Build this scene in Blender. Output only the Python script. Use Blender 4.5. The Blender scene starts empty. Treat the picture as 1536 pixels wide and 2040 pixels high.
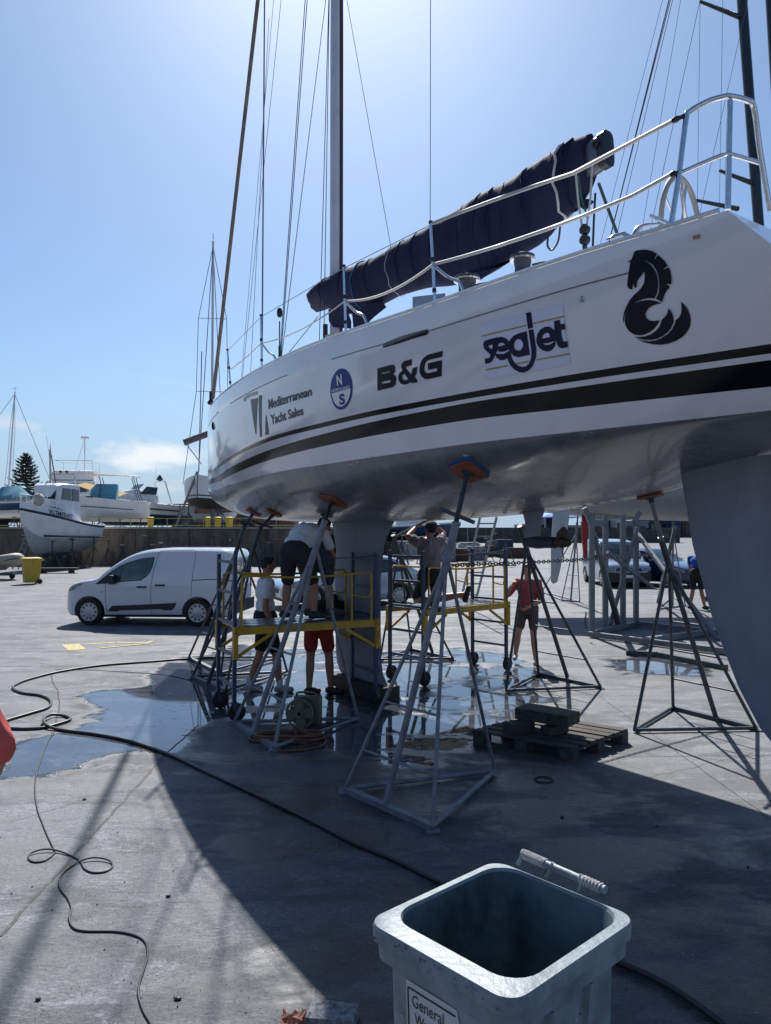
import bpy, bmesh, math, random
import numpy as np
from mathutils import Vector, Matrix
from mathutils.bvhtree import BVHTree
random.seed(7); np.random.seed(7)
R = math.radians
scene = bpy.context.scene
col = scene.collection

# ------------------------------------------------------------------ camera, sky, sun, exposure
CAM_H = 2.1; FPX = 1480.0; PITCH = math.atan(40 / 1480)
cam_d = bpy.data.cameras.new('camera'); cam = bpy.data.objects.new('camera', cam_d); col.objects.link(cam)
cam_d.sensor_fit = 'VERTICAL'; cam_d.sensor_height = 24.0; cam_d.lens = 24.0 * FPX / 2040.0
cam_d.clip_start = 0.05; cam_d.clip_end = 3000
cam.location = (0, 0, CAM_H); cam.rotation_euler = (R(90) + PITCH, 0, 0)
scene.camera = cam

SUN_EL, SUN_AZ = R(47), R(-4)          # azimuth from +Y, clockwise positive
world = bpy.data.worlds.new('World'); scene.world = world; world.use_nodes = True
wn = world.node_tree.nodes; wl = world.node_tree.links; wn.clear()
w_out = wn.new('ShaderNodeOutputWorld'); w_bg = wn.new('ShaderNodeBackground'); w_sky = wn.new('ShaderNodeTexSky')
w_sky.sky_type = 'NISHITA'; w_sky.sun_disc = False; w_sky.sun_elevation = SUN_EL; w_sky.sun_rotation = SUN_AZ
w_sky.air_density = 1.0; w_sky.dust_density = 0.9; w_sky.ozone_density = 2.5; w_sky.altitude = 10
w_bg.inputs['Strength'].default_value = 0.075
# thin white clouds low over the yard
tc = wn.new('ShaderNodeTexCoord'); mp = wn.new('ShaderNodeMapping'); mp.inputs['Scale'].default_value = (3.2, 3.2, 13)
mp.inputs['Location'].default_value = (0.35, 0.1, 0.0)
nz = wn.new('ShaderNodeTexNoise'); nz.inputs['Scale'].default_value = 1.5; nz.inputs['Detail'].default_value = 8; nz.inputs['Roughness'].default_value = 0.62
nz.inputs['Distortion'].default_value = 0.4
cr = wn.new('ShaderNodeValToRGB'); cr.color_ramp.elements[0].position = 0.53; cr.color_ramp.elements[1].position = 0.70
sep = wn.new('ShaderNodeSeparateXYZ')
band = wn.new('ShaderNodeValToRGB')
be = band.color_ramp.elements; be[0].position = 0.0; be[0].color = (0.8, 0.8, 0.8, 1); be[1].position = 0.21; be[1].color = (0, 0, 0, 1)
e = be.new(0.055); e.color = (0.75, 0.75, 0.75, 1); e = be.new(0.12); e.color = (0.85, 0.85, 0.85, 1)
mul = wn.new('ShaderNodeMath'); mul.operation = 'MULTIPLY'
mixc = wn.new('ShaderNodeMixRGB'); mixc.inputs['Color2'].default_value = (7.6, 7.9, 8.4, 1)
wl.new(tc.outputs['Generated'], mp.inputs['Vector']); wl.new(mp.outputs['Vector'], nz.inputs['Vector'])
wl.new(nz.outputs['Fac'], cr.inputs['Fac']); wl.new(tc.outputs['Generated'], sep.inputs[0])
wl.new(sep.outputs['Z'], band.inputs['Fac']); wl.new(cr.outputs['Color'], mul.inputs[0]); wl.new(band.outputs['Color'], mul.inputs[1])
wl.new(mul.outputs[0], mixc.inputs['Fac']); 
tint = wn.new('ShaderNodeMixRGB'); tint.blend_type = 'MULTIPLY'; tint.inputs['Fac'].default_value = 1; tint.inputs['Color2'].default_value = (0.82, 0.98, 1.12, 1)
hz = wn.new('ShaderNodeValToRGB'); hz.color_ramp.elements[0].position = 0.0; hz.color_ramp.elements[0].color = (.9, .9, .9, 1); hz.color_ramp.elements[1].position = 0.24; hz.color_ramp.elements[1].color = (0, 0, 0, 1)
hz.color_ramp.interpolation = 'EASE'
hmix = wn.new('ShaderNodeMixRGB'); hmix.inputs['Color2'].default_value = (4.0, 5.4, 7.2, 1)
wl.new(w_sky.outputs['Color'], tint.inputs['Color1']); wl.new(sep.outputs['Z'], hz.inputs['Fac']); wl.new(hz.outputs['Color'], hmix.inputs['Fac']); wl.new(tint.outputs['Color'], hmix.inputs['Color1'])
wl.new(hmix.outputs['Color'], mixc.inputs['Color1'])

sub = wn.new('ShaderNodeVectorMath'); sub.operation = 'SUBTRACT'; sub.inputs[1].default_value = (-0.300, 0.949, 0.098)
scl = wn.new('ShaderNodeVectorMath'); scl.operation = 'MULTIPLY'; scl.inputs[1].default_value = (13.0, 3.0, 34.0)
ln_ = wn.new('ShaderNodeVectorMath'); ln_.operation = 'LENGTH'
n2 = wn.new('ShaderNodeTexNoise'); n2.inputs['Scale'].default_value = 16; n2.inputs['Detail'].default_value = 9; n2.inputs['Roughness'].default_value = 0.6
mp2 = wn.new('ShaderNodeMapping'); mp2.inputs['Scale'].default_value = (1, 1, 2.4)
wl.new(tc.outputs['Generated'], sub.inputs[0]); wl.new(sub.outputs[0], scl.inputs[0]); wl.new(scl.outputs[0], ln_.inputs[0]); wl.new(tc.outputs['Generated'], mp2.inputs['Vector']); wl.new(mp2.outputs['Vector'], n2.inputs['Vector'])
ma = wn.new('ShaderNodeMath'); ma.operation = 'MULTIPLY_ADD'; ma.inputs[1].default_value = -0.42; wl.new(ln_.outputs['Value'], ma.inputs[0]); wl.new(n2.outputs['Fac'], ma.inputs[2])
cr2 = wn.new('ShaderNodeValToRGB'); cr2.color_ramp.elements[0].position = 0.10; cr2.color_ramp.elements[1].position = 0.42; cr2.color_ramp.elements[1].color = (.8, .8, .8, 1); wl.new(ma.outputs[0], cr2.inputs['Fac'])
mix2 = wn.new('ShaderNodeMixRGB'); mix2.inputs['Color2'].default_value = (9.5, 9.8, 10.2, 1); wl.new(cr2.outputs['Color'], mix2.inputs['Fac']); wl.new(mixc.outputs['Color'], mix2.inputs['Color1'])
wl.new(mix2.outputs['Color'], w_bg.inputs['Color']); wl.new(w_bg.outputs['Background'], w_out.inputs['Surface'])

sun_d = bpy.data.lights.new('sun', 'SUN'); sun = bpy.data.objects.new('sun', sun_d); col.objects.link(sun)
sun_d.energy = 4.9; sun_d.angle = R(0.55); sun_d.color = (1.0, 0.97, 0.93)
SUNV = Vector((math.sin(SUN_AZ) * math.cos(SUN_EL), math.cos(SUN_AZ) * math.cos(SUN_EL), math.sin(SUN_EL)))
sun.rotation_euler = SUNV.to_track_quat('Z', 'Y').to_euler(); sun.location = SUNV * 60
vs = scene.view_settings
vs.view_transform = 'Standard'; vs.look = 'None'; vs.exposure = 0.46; vs.gamma = 1.0; vs.use_curve_mapping = False

# ------------------------------------------------------------------ measuring: photo pixel (1536x2040) -> place
def ray(u, v):
    t = (1020 - v) / FPX
    return Vector(((u - 768) / FPX, math.cos(PITCH) - t * math.sin(PITCH), math.sin(PITCH) + t * math.cos(PITCH)))
def G(u, v, z=0.0):
    d = ray(u, v); k = (z - CAM_H) / d.z
    return Vector((d.x * k, d.y * k, z))
def P(u, v, Y):
    d = ray(u, v); k = Y / d.y
    return Vector((d.x * k, Y, CAM_H + d.z * k))

# ------------------------------------------------------------------ materials
_M = {}
def hexa(c): return (c[0], c[1], c[2], 1.0)
def mat(name, color, rough=0.5, metal=0.0, spec=0.5, coat=0.0, var=0.12, vscale=6.0, bump=0.0, bscale=40.0, dirt=None, dirt_amt=0.35, dscale=2.5, trans=0.0, alpha=1.0, stretch=(1, 1, 1), rvar=0.1):
    if name in _M: return _M[name]
    m = bpy.data.materials.new(name); m.use_nodes = True; nt = m.node_tree; n = nt.nodes; l = nt.links
    b = n['Principled BSDF']
    b.inputs['Roughness'].default_value = rough; b.inputs['Metallic'].default_value = metal
    b.inputs['Specular IOR Level'].default_value = spec; b.inputs['Coat Weight'].default_value = coat; b.inputs['Coat Roughness'].default_value = 0.06
    if trans: b.inputs['Transmission Weight'].default_value = trans; b.inputs['IOR'].default_value = 1.45
    if alpha < 1: b.inputs['Alpha'].default_value = alpha
    t = n.new('ShaderNodeTexCoord'); mpg = n.new('ShaderNodeMapping'); mpg.inputs['Scale'].default_value = stretch
    l.new(t.outputs['Object'], mpg.inputs['Vector'])
    a = n.new('ShaderNodeTexNoise'); a.inputs['Scale'].default_value = vscale; a.inputs['Detail'].default_value = 6; a.inputs['Roughness'].default_value = 0.6
    l.new(mpg.outputs['Vector'], a.inputs['Vector'])
    lo = tuple(max(0.0, c * (1 - var * 1.6)) for c in color); hi = tuple(min(1.0, c * (1 + var * 1.2)) for c in color)
    r = n.new('ShaderNodeValToRGB'); r.color_ramp.elements[0].position = 0.3; r.color_ramp.elements[1].position = 0.7
    r.color_ramp.elements[0].color = hexa(lo); r.color_ramp.elements[1].color = hexa(hi)
    l.new(a.outputs['Fac'], r.inputs['Fac']); out = r.outputs['Color']
    if dirt is not None:
        d = n.new('ShaderNodeTexNoise'); d.inputs['Scale'].default_value = dscale; d.inputs['Detail'].default_value = 9; d.inputs['Roughness'].default_value = 0.72
        l.new(mpg.outputs['Vector'], d.inputs['Vector'])
        dr = n.new('ShaderNodeValToRGB'); dr.color_ramp.elements[0].position = 0.52; dr.color_ramp.elements[1].position = 0.68
        dr.color_ramp.elements[1].color = (dirt_amt, dirt_amt, dirt_amt, 1)
        l.new(d.outputs['Fac'], dr.inputs['Fac'])
        mx = n.new('ShaderNodeMixRGB'); l.new(dr.outputs['Color'], mx.inputs['Fac']); l.new(out, mx.inputs['Color1']); mx.inputs['Color2'].default_value = hexa(dirt)
        out = mx.outputs['Color']
    l.new(out, b.inputs['Base Color'])
    if rvar:
        mr = n.new('ShaderNodeMapRange'); mr.inputs['To Min'].default_value = max(0.02, rough - rvar); mr.inputs['To Max'].default_value = min(1, rough + rvar)
        l.new(a.outputs['Fac'], mr.inputs['Value']); l.new(mr.outputs['Result'], b.inputs['Roughness'])
    if bump:
        bn = n.new('ShaderNodeTexNoise'); bn.inputs['Scale'].default_value = bscale; bn.inputs['Detail'].default_value = 5
        l.new(mpg.outputs['Vector'], bn.inputs['Vector'])
        bp = n.new('ShaderNodeBump'); bp.inputs['Strength'].default_value = bump; bp.inputs['Distance'].default_value = 0.02
        l.new(bn.outputs['Fac'], bp.inputs['Height']); l.new(bp.outputs['Normal'], b.inputs['Normal'])
    _M[name] = m
    return m

WHITE = mat('white_gelcoat', (0.80, 0.80, 0.82), 0.14, coat=0.5, var=0.03, vscale=1.2, bump=0.05, bscale=1.3, rvar=0.04)
HULLW = mat('hull_white', (0.82, 0.79, 0.82), 0.12, coat=0.6, var=0.03, vscale=1.0, bump=0.10, bscale=1.1, dirt=(0.5, 0.49, 0.5), dirt_amt=0.25, dscale=1.4, rvar=0.04)
HULLB = mat('hull_stripe_black', (0.006, 0.006, 0.010), 0.12, spec=0.32, coat=0.0, var=0.1, bump=0.08, bscale=1.1, rvar=0.03)
ANTI = mat('grey_antifouling', (0.155, 0.16, 0.185), 0.28, var=0.26, vscale=2.2, bump=0.13, bscale=4.0, dirt=(0.30, 0.31, 0.33), dirt_amt=0.42, dscale=4.5, stretch=(1, 1, 0.6), rvar=0.16, coat=0.25)
ANTI2 = mat('grey_fin_paint', (0.25, 0.275, 0.335), 0.5, var=0.10, vscale=2.6, bump=0.12, bscale=9, dirt=(0.36, 0.37, 0.41), dirt_amt=0.4, dscale=3.0, stretch=(1, 1, 0.5), rvar=0.12)
STEEL = mat('polished_steel', (0.68, 0.68, 0.70), 0.16, 1.0, var=0.08, vscale=30)
GALV = mat('galvanised_steel', (0.225, 0.24, 0.27), 0.55, 0.3, var=0.25, vscale=8, bump=0.15, bscale=60, dirt=(0.11, 0.085, 0.07), dirt_amt=0.6, dscale=4.5)
DSTEEL = mat('dark_worn_steel', (0.06, 0.07, 0.09), 0.5, 0.3, var=0.3, vscale=9, bump=0.15, bscale=60, dirt=(0.13, 0.09, 0.065), dirt_amt=0.5, dscale=5)
BLACK = mat('black_plastic', (0.015, 0.015, 0.017), 0.42, var=0.2)
RUBBER = mat('black_rubber', (0.018, 0.018, 0.019), 0.75, var=0.25, vscale=20)
NAVY = mat('navy_canvas', (0.020, 0.020, 0.052), 0.85, var=0.2, vscale=3, bump=0.2, bscale=9, stretch=(1, 1, 0.35), spec=0.25)
ROPEW = mat('pale_rope', (0.52, 0.50, 0.48), 0.85, var=0.15, vscale=60)
ROPEB = mat('dark_cable', (0.03, 0.032, 0.035), 0.6, var=0.2)
WIRE = mat('rigging_wire', (0.16, 0.17, 0.19), 0.4, 0.6, var=0.1)
MASTM = mat('grey_mast_paint', (0.64, 0.62, 0.66), 0.4, 0.2, var=0.06, vscale=3)
MASTB = mat('maroon_mast_track', (0.05, 0.022, 0.026), 0.45, var=0.15)
CARBON = mat('black_carbon', (0.014, 0.015, 0.019), 0.3, var=0.2, coat=0.3)
YEL = mat('yellow_scaffold_paint', (0.50, 0.285, 0.012), 0.42, var=0.14, vscale=7, bump=0.06, bscale=50, dirt=(0.10, 0.075, 0.05), dirt_amt=0.6, dscale=6)
BLU = mat('blue_scaffold_paint', (0.018, 0.045, 0.11), 0.42, var=0.2, vscale=8, bump=0.06, bscale=50, dirt=(0.12, 0.10, 0.09), dirt_amt=0.45, dscale=7)
PLYR = mat('red_brown_plywood', (0.27, 0.085, 0.045), 0.8, var=0.3, vscale=7, bump=0.2, dirt=(0.08, 0.05, 0.04), dirt_amt=0.6, dscale=7)
CARPB = mat('blue_carpet', (0.012, 0.11, 0.30), 0.95, var=0.2, vscale=30, bump=0.3, bscale=120)
DECKW = mat('wet_plywood_deck', (0.13, 0.13, 0.13), 0.16, var=0.35, vscale=8, dirt=(0.05, 0.045, 0.04), dirt_amt=0.7, dscale=3, rvar=0.12)
WOODD = mat('dark_weathered_wood', (0.055, 0.047, 0.04), 0.8, var=0.45, vscale=6, bump=0.3, bscale=22, stretch=(1, 5, 5), dirt=(0.13, 0.11, 0.09), dirt_amt=0.5, dscale=4)
WOODP = mat('pale_wood', (0.35, 0.25, 0.14), 0.8, var=0.25, vscale=9, bump=0.2)
GLASS = mat('dark_glass', (0.012, 0.015, 0.018), 0.05, var=0.1, spec=0.8, rvar=0.02)
SKIN = mat('tanned_skin', (0.36, 0.165, 0.10), 0.5, var=0.08, vscale=12, rvar=0.05)
HAIR = mat('dark_hair', (0.012, 0.009, 0.008), 0.6, var=0.3, vscale=60, bump=0.6, bscale=90)
TEEW = mat('white_cotton', (0.66, 0.66, 0.70), 0.9, var=0.06, vscale=6, bump=0.35, bscale=9)
CLOTHK = mat('black_cotton', (0.018, 0.018, 0.020), 0.9, var=0.2, vscale=7, bump=0.4, bscale=10)

# ------------------------------------------------------------------ mesh builder
class MB:
    def __init__(s): s.v = []; s.f = []; s.m = []
    def add(s, vs_, fs, mi=0):
        o = len(s.v); s.v += [tuple(p) for p in vs_]; s.f += [tuple(i + o for i in f) for f in fs]; s.m += [mi] * len(fs); return s
    def box(s, c, d, rz=0.0, mi=0, M=None, bev=0.0):
        x, y, z = d[0] / 2, d[1] / 2, d[2] / 2
        pts = [Vector((a * x, b * y, cc * z)) for a in (-1, 1) for b in (-1, 1) for cc in (-1, 1)]
        if M is None: M = Matrix.Rotation(rz, 3, 'Z')
        pts = [M @ p + Vector(c) for p in pts]
        return s.add(pts, [(0, 1, 3, 2), (4, 6, 7, 5), (0, 4, 5, 1), (2, 3, 7, 6), (0, 2, 6, 4), (1, 5, 7, 3)], mi)
    def bar(s, a, b, w, h, mi=0, up=(0, 0, 1)):
        a = Vector(a); b = Vector(b); d = (b - a); L = d.length
        if L < 1e-6: return s
        d.normalize(); u = Vector(up)
        if abs(d.dot(u)) > 0.98: u = Vector((1, 0, 0))
        x = d.cross(u).normalized(); z = x.cross(d).normalized()
        pts = [a + x * (i * w / 2) + z * (j * h / 2) for i, j in ((-1, -1), (1, -1), (1, 1), (-1, 1))]
        pts += [p + d * L for p in pts]
        return s.add(pts, [(3, 2, 1, 0), (4, 5, 6, 7), (0, 1, 5, 4), (1, 2, 6, 5), (2, 3, 7, 6), (3, 0, 4, 7)], mi)
    def tube(s, a, b, r, r2=None, n=10, mi=0, cap=True):
        return s.path([a, b], r, n=n, mi=mi, r2=r2, cap=cap)
    def path(s, pts, r, n=8, mi=0, r2=None, closed=False, cap=True):
        pts = [Vector(p) for p in pts]; k = len(pts); o = len(s.v); prev = None
        for i, p in enumerate(pts):
            if closed: d = pts[(i + 1) % k] - pts[i - 1]
            else: d = pts[min(i + 1, k - 1)] - pts[max(i - 1, 0)]
            if d.length < 1e-9: d = Vector((0, 0, 1))
            d.normalize()
            if prev is None:
                u = Vector((0, 0, 1)) if abs(d.z) < 0.9 else Vector((1, 0, 0))
                x = d.cross(u).normalized()
            else:
                x = prev - d * prev.dot(d)
                if x.length < 1e-6: x = d.orthogonal()
                x.normalize()
            prev = x; y = d.cross(x)
            if hasattr(r, '__len__'): rr = r[i]
            else: rr = r if r2 is None else r + (r2 - r) * i / max(1, k - 1)
            for j in range(n):
                an = 2 * math.pi * j / n
                s.v.append(tuple(p + x * (math.cos(an) * rr) + y * (math.sin(an) * rr)))
        for i in range(k if closed else k - 1):
            a0 = o + i * n; b0 = o + ((i + 1) % k) * n
            for j in range(n):
                s.f.append((a0 + j, b0 + j, b0 + (j + 1) % n, a0 + (j + 1) % n)); s.m.append(mi)
        if cap and not closed:
            s.f.append(tuple(o + j for j in range(n))); s.m.append(mi)
            s.f.append(tuple(o + (k - 1) * n + j for j in reversed(range(n)))); s.m.append(mi)
        return s
    def loft(s, rings, mi=0, closed=True, cap0=True, cap1=True, mif=None):
        o = len(s.v); n = len(rings[0]); k = len(rings)
        for rg in rings: s.v += [tuple(p) for p in rg]
        for i in range(k - 1):
            for j in range(n if closed else n - 1):
                a0 = o + i * n + j; a1 = o + i * n + (j + 1) % n
                s.f.append((a0, a0 + n, a1 + n, a1)); s.m.append(mi if mif is None else mif(i, j))
        if cap0: s.f.append(tuple(o + j for j in range(n))); s.m.append(mi)
        if cap1: s.f.append(tuple(o + (k - 1) * n + j for j in reversed(range(n)))); s.m.append(mi)
        return s
    def lathe(s, c, prof, n=20, axis=(0, 0, 1), mi=0, cap=True):
        ax = Vector(axis).normalized(); x = ax.orthogonal().normalized(); y = ax.cross(x); c = Vector(c)
        rings = [[c + ax * h + x * (r * math.cos(2 * math.pi * j / n)) + y * (r * math.sin(2 * math.pi * j / n)) for j in range(n)] for r, h in prof]
        return s.loft(rings, mi, cap0=cap, cap1=cap)
    def prism(s, poly, z0, z1, mi=0, M=None):
        n = len(poly); M = M or Matrix.Identity(4)
        a = [M @ Vector((p[0], p[1], z0)) for p in poly]; b = [M @ Vector((p[0], p[1], z1)) for p in poly]
        return s.add(a + b, [tuple(reversed(range(n)))] + [tuple(range(n, 2 * n))] + [(i, (i + 1) % n, n + (i + 1) % n, n + i) for i in range(n)], mi)
    def ball(s, c, r, n=10, mi=0, M=None):
        r = Vector(r) if hasattr(r, '__len__') else Vector((r, r, r)); c = Vector(c); M = M or Matrix.Identity(3)
        rings = []
        for i in range(1, n):
            th = math.pi * i / n
            rings.append([c + M @ Vector((r.x * math.sin(th) * math.cos(2 * math.pi * j / (n * 2 - 4)), r.y * math.sin(th) * math.sin(2 * math.pi * j / (n * 2 - 4)), r.z * math.cos(th))) for j in range(n * 2 - 4)])
        return s.loft(rings, mi)
    def build(s, name, mats, parent=None, smooth=40, bevel=0.0, fix=True):
        me = bpy.data.meshes.new(name); me.from_pydata(s.v, [], s.f)
        if not isinstance(mats, (list, tuple)): mats = [mats]
        for m_ in mats: me.materials.append(m_)
        me.polygons.foreach_set('material_index', s.m)
        if fix:
            bm = bmesh.new(); bm.from_mesh(me); bmesh.ops.recalc_face_normals(bm, faces=bm.faces)
            if bevel: bmesh.ops.bevel(bm, geom=[e_ for e_ in bm.edges if e_.calc_face_angle(0) > 0.6], offset=bevel, segments=2, affect='EDGES', profile=0.7)
            bm.to_mesh(me); bm.free()
        if smooth:
            me.polygons.foreach_set('use_smooth', [True] * len(me.polygons)); me.set_sharp_from_angle(angle=R(smooth))
        me.update()
        o = bpy.data.objects.new(name, me); col.objects.link(o)
        if parent is not None: link_to(o, parent)
        return o

def link_to(o, parent):
    """child mesh is written in world coordinates: shift it by the thing's own place"""
    o.parent = parent
    w = parent.get('_w', (0, 0, 0)) if False else WORLD.get(parent.name, Vector((0, 0, 0)))
    o.location = -w
    WORLD[o.name] = Vector((0, 0, 0))
    # grandchild: parent mesh already sits at -w, so its children need no shift
    if parent.type != 'EMPTY': o.location = (0, 0, 0)
WORLD = {}
def thing(name, label, cat, loc=(0, 0, 0), group=None):
    o = bpy.data.objects.new(name, None); o.empty_display_size = 0.2; col.objects.link(o)
    o.location = loc; WORLD[o.name] = Vector(loc)
    o['label'] = label; o['category'] = cat
    if group: o['group'] = group
    return o
def tag(o, label, cat, group=None):
    o['label'] = label; o['category'] = cat
    if group: o['group'] = group
    return o
def kind(o, k): o['kind'] = k; return o
def copy_tree(o, parent=None):
    c = o.copy(); col.objects.link(c)
    if parent is not None: c.parent = parent
    for ch in list(o.children): copy_tree(ch, c)
    return c
def clones(part, offs):
    """same mesh again for alike pieces, moved by offs (parent space)"""
    out = []
    for d in offs:
        c = part.copy(); col.objects.link(c); c.location = part.location + Vector(d); out.append(c)
    return out
def smoothpath(pts, n=8, closed=False):
    pts = [Vector(p) for p in pts]; out = []; k = len(pts)
    for i in range(k if closed else k - 1):
        if closed: p0, p1, p2, p3 = pts[i - 1], pts[i], pts[(i + 1) % k], pts[(i + 2) % k]
        else: p0, p1, p2, p3 = pts[max(i - 1, 0)], pts[i], pts[i + 1], pts[min(i + 2, k - 1)]
        for j in range(n):
            t = j / n
            out.append(0.5 * ((2 * p1) + (-p0 + p2) * t + (2 * p0 - 5 * p1 + 4 * p2 - p3) * t * t + (-p0 + 3 * p1 - 3 * p2 + p3) * t ** 3))
    if not closed: out.append(pts[-1])
    return out
def lerp(a, b, t): return a + (b - a) * t
def itp(x, xs, ys): return float(np.interp(x, xs, ys))
def mesh_eval(o):
    dg = bpy.context.evaluated_depsgraph_get(); return bpy.data.meshes.new_from_object(o.evaluated_get(dg))

def ordinal(k): return ['leftmost', 'second', 'third', 'fourth', 'fifth', 'sixth', 'seventh', 'eighth', 'ninth', 'tenth', 'eleventh', 'twelfth', 'thirteenth', 'fourteenth', 'fifteenth', 'sixteenth', 'seventeenth', 'eighteenth', 'nineteenth', 'twentieth', 'twenty-first', 'twenty-second', 'twenty-third', 'twenty-fourth', 'twenty-fifth', 'twenty-sixth'][k]
# ------------------------------------------------------------------ ground: one concrete sheet, wet round the yacht, boat shade put into its colour
def gz(x, y):
    """the yard rises gently towards its far side on the right"""
    if y < 42: return 0.0
    s = min(1, max(0, (y - 42) / 60.0)); s = s * s * (3 - 2 * s)
    k = min(1, max(0, (x + 6) / 10.0))
    return 1.42 * s * k
def poly_px(pts): return [G(u, v).xy for u, v in pts]
WET_SHADE = [  # (pixel outline, strength)
    (poly_px([(0, 1550), (100, 1546), (168, 1518), (218, 1499), (277, 1489), (346, 1500), (376, 1476), (411, 1440), (440, 1418), (470, 1380), (470, 1330), (420, 1310), (330, 1325), (290, 1365), (168, 1384), (192, 1428), (148, 1446), (94, 1462), (60, 1480), (0, 1500)]), 1.0),
    (poly_px([(330, 1310), (480, 1285), (620, 1290), (760, 1295), (900, 1290), (1010, 1300), (1100, 1330), (1120, 1400), (1030, 1440), (960, 1460), (860, 1440), (700, 1480), (560, 1450), (440, 1440), (340, 1420)]), 0.60),
    (poly_px([(420, 1420), (560, 1470), (760, 1560), (900, 1540), (1120, 1420), (1000, 1380), (700, 1400)]), 0.62),
    (poly_px([(1180, 1310), (1330, 1300), (1420, 1320), (1420, 1350), (1240, 1345)]), 0.7),
    (poly_px([(330, 1500), (700, 1440), (1150, 1500), (1300, 1560), (1700, 1700), (1900, 2300), (560, 2300), (450, 1800), (360, 1620)]), 0.40),  # outline of the boat's shadow: its shade painted in, with patchy damp
    (poly_px([(150, 1425), (230, 1405), (250, 1440), (170, 1450)]), 0.8),
]
def sd_poly(pts, x, y):
    inside = False; d = 1e9; n = len(pts); j = n - 1
    for i in range(n):
        ax, ay = pts[i]; bx, by = pts[j]
        if (ay > y) != (by > y) and x < (bx - ax) * (y - ay) / (by - ay) + ax: inside = not inside
        ex, ey = bx - ax, by - ay; t = max(0, min(1, ((x - ax) * ex + (y - ay) * ey) / (ex * ex + ey * ey + 1e-12)))
        d = min(d, math.hypot(x - ax - ex * t, y - ay - ey * t)); j = i
    return d if inside else -d
def axis(a, b, fa, fb, step, grow=1.25):
    xs = list(np.arange(fa, fb + 1e-6, step)); s = step; x = fb
    while x < b: s *= grow; x += s; xs.append(x)
    s = step; x = fa
    while x > a: s *= grow; x -= s; xs.insert(0, x)
    return xs
gx = axis(-700, 700, -7.0, 5.0, 0.12, 1.3); gy = axis(-300, 1500, 2.0, 16.0, 0.12, 1.16)
gv = []; wet_shade_v = []
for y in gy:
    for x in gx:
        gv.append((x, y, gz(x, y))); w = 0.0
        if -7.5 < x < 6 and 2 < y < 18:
            for pl, st in WET_SHADE:
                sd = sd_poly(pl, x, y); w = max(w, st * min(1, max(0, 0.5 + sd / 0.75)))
        wet_shade_v.append(w)
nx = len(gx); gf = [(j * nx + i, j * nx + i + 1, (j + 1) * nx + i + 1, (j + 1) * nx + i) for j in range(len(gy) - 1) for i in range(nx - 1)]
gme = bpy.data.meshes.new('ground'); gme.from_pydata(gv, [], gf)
at = gme.attributes.new('wet', 'FLOAT', 'POINT'); at.data.foreach_set('value', wet_shade_v)  # holds real wetness plus the boat's shade over the foreground
gme.polygons.foreach_set('use_smooth', [True] * len(gf))
ground = bpy.data.objects.new('ground', gme); col.objects.link(ground); kind(ground, 'structure')

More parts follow.
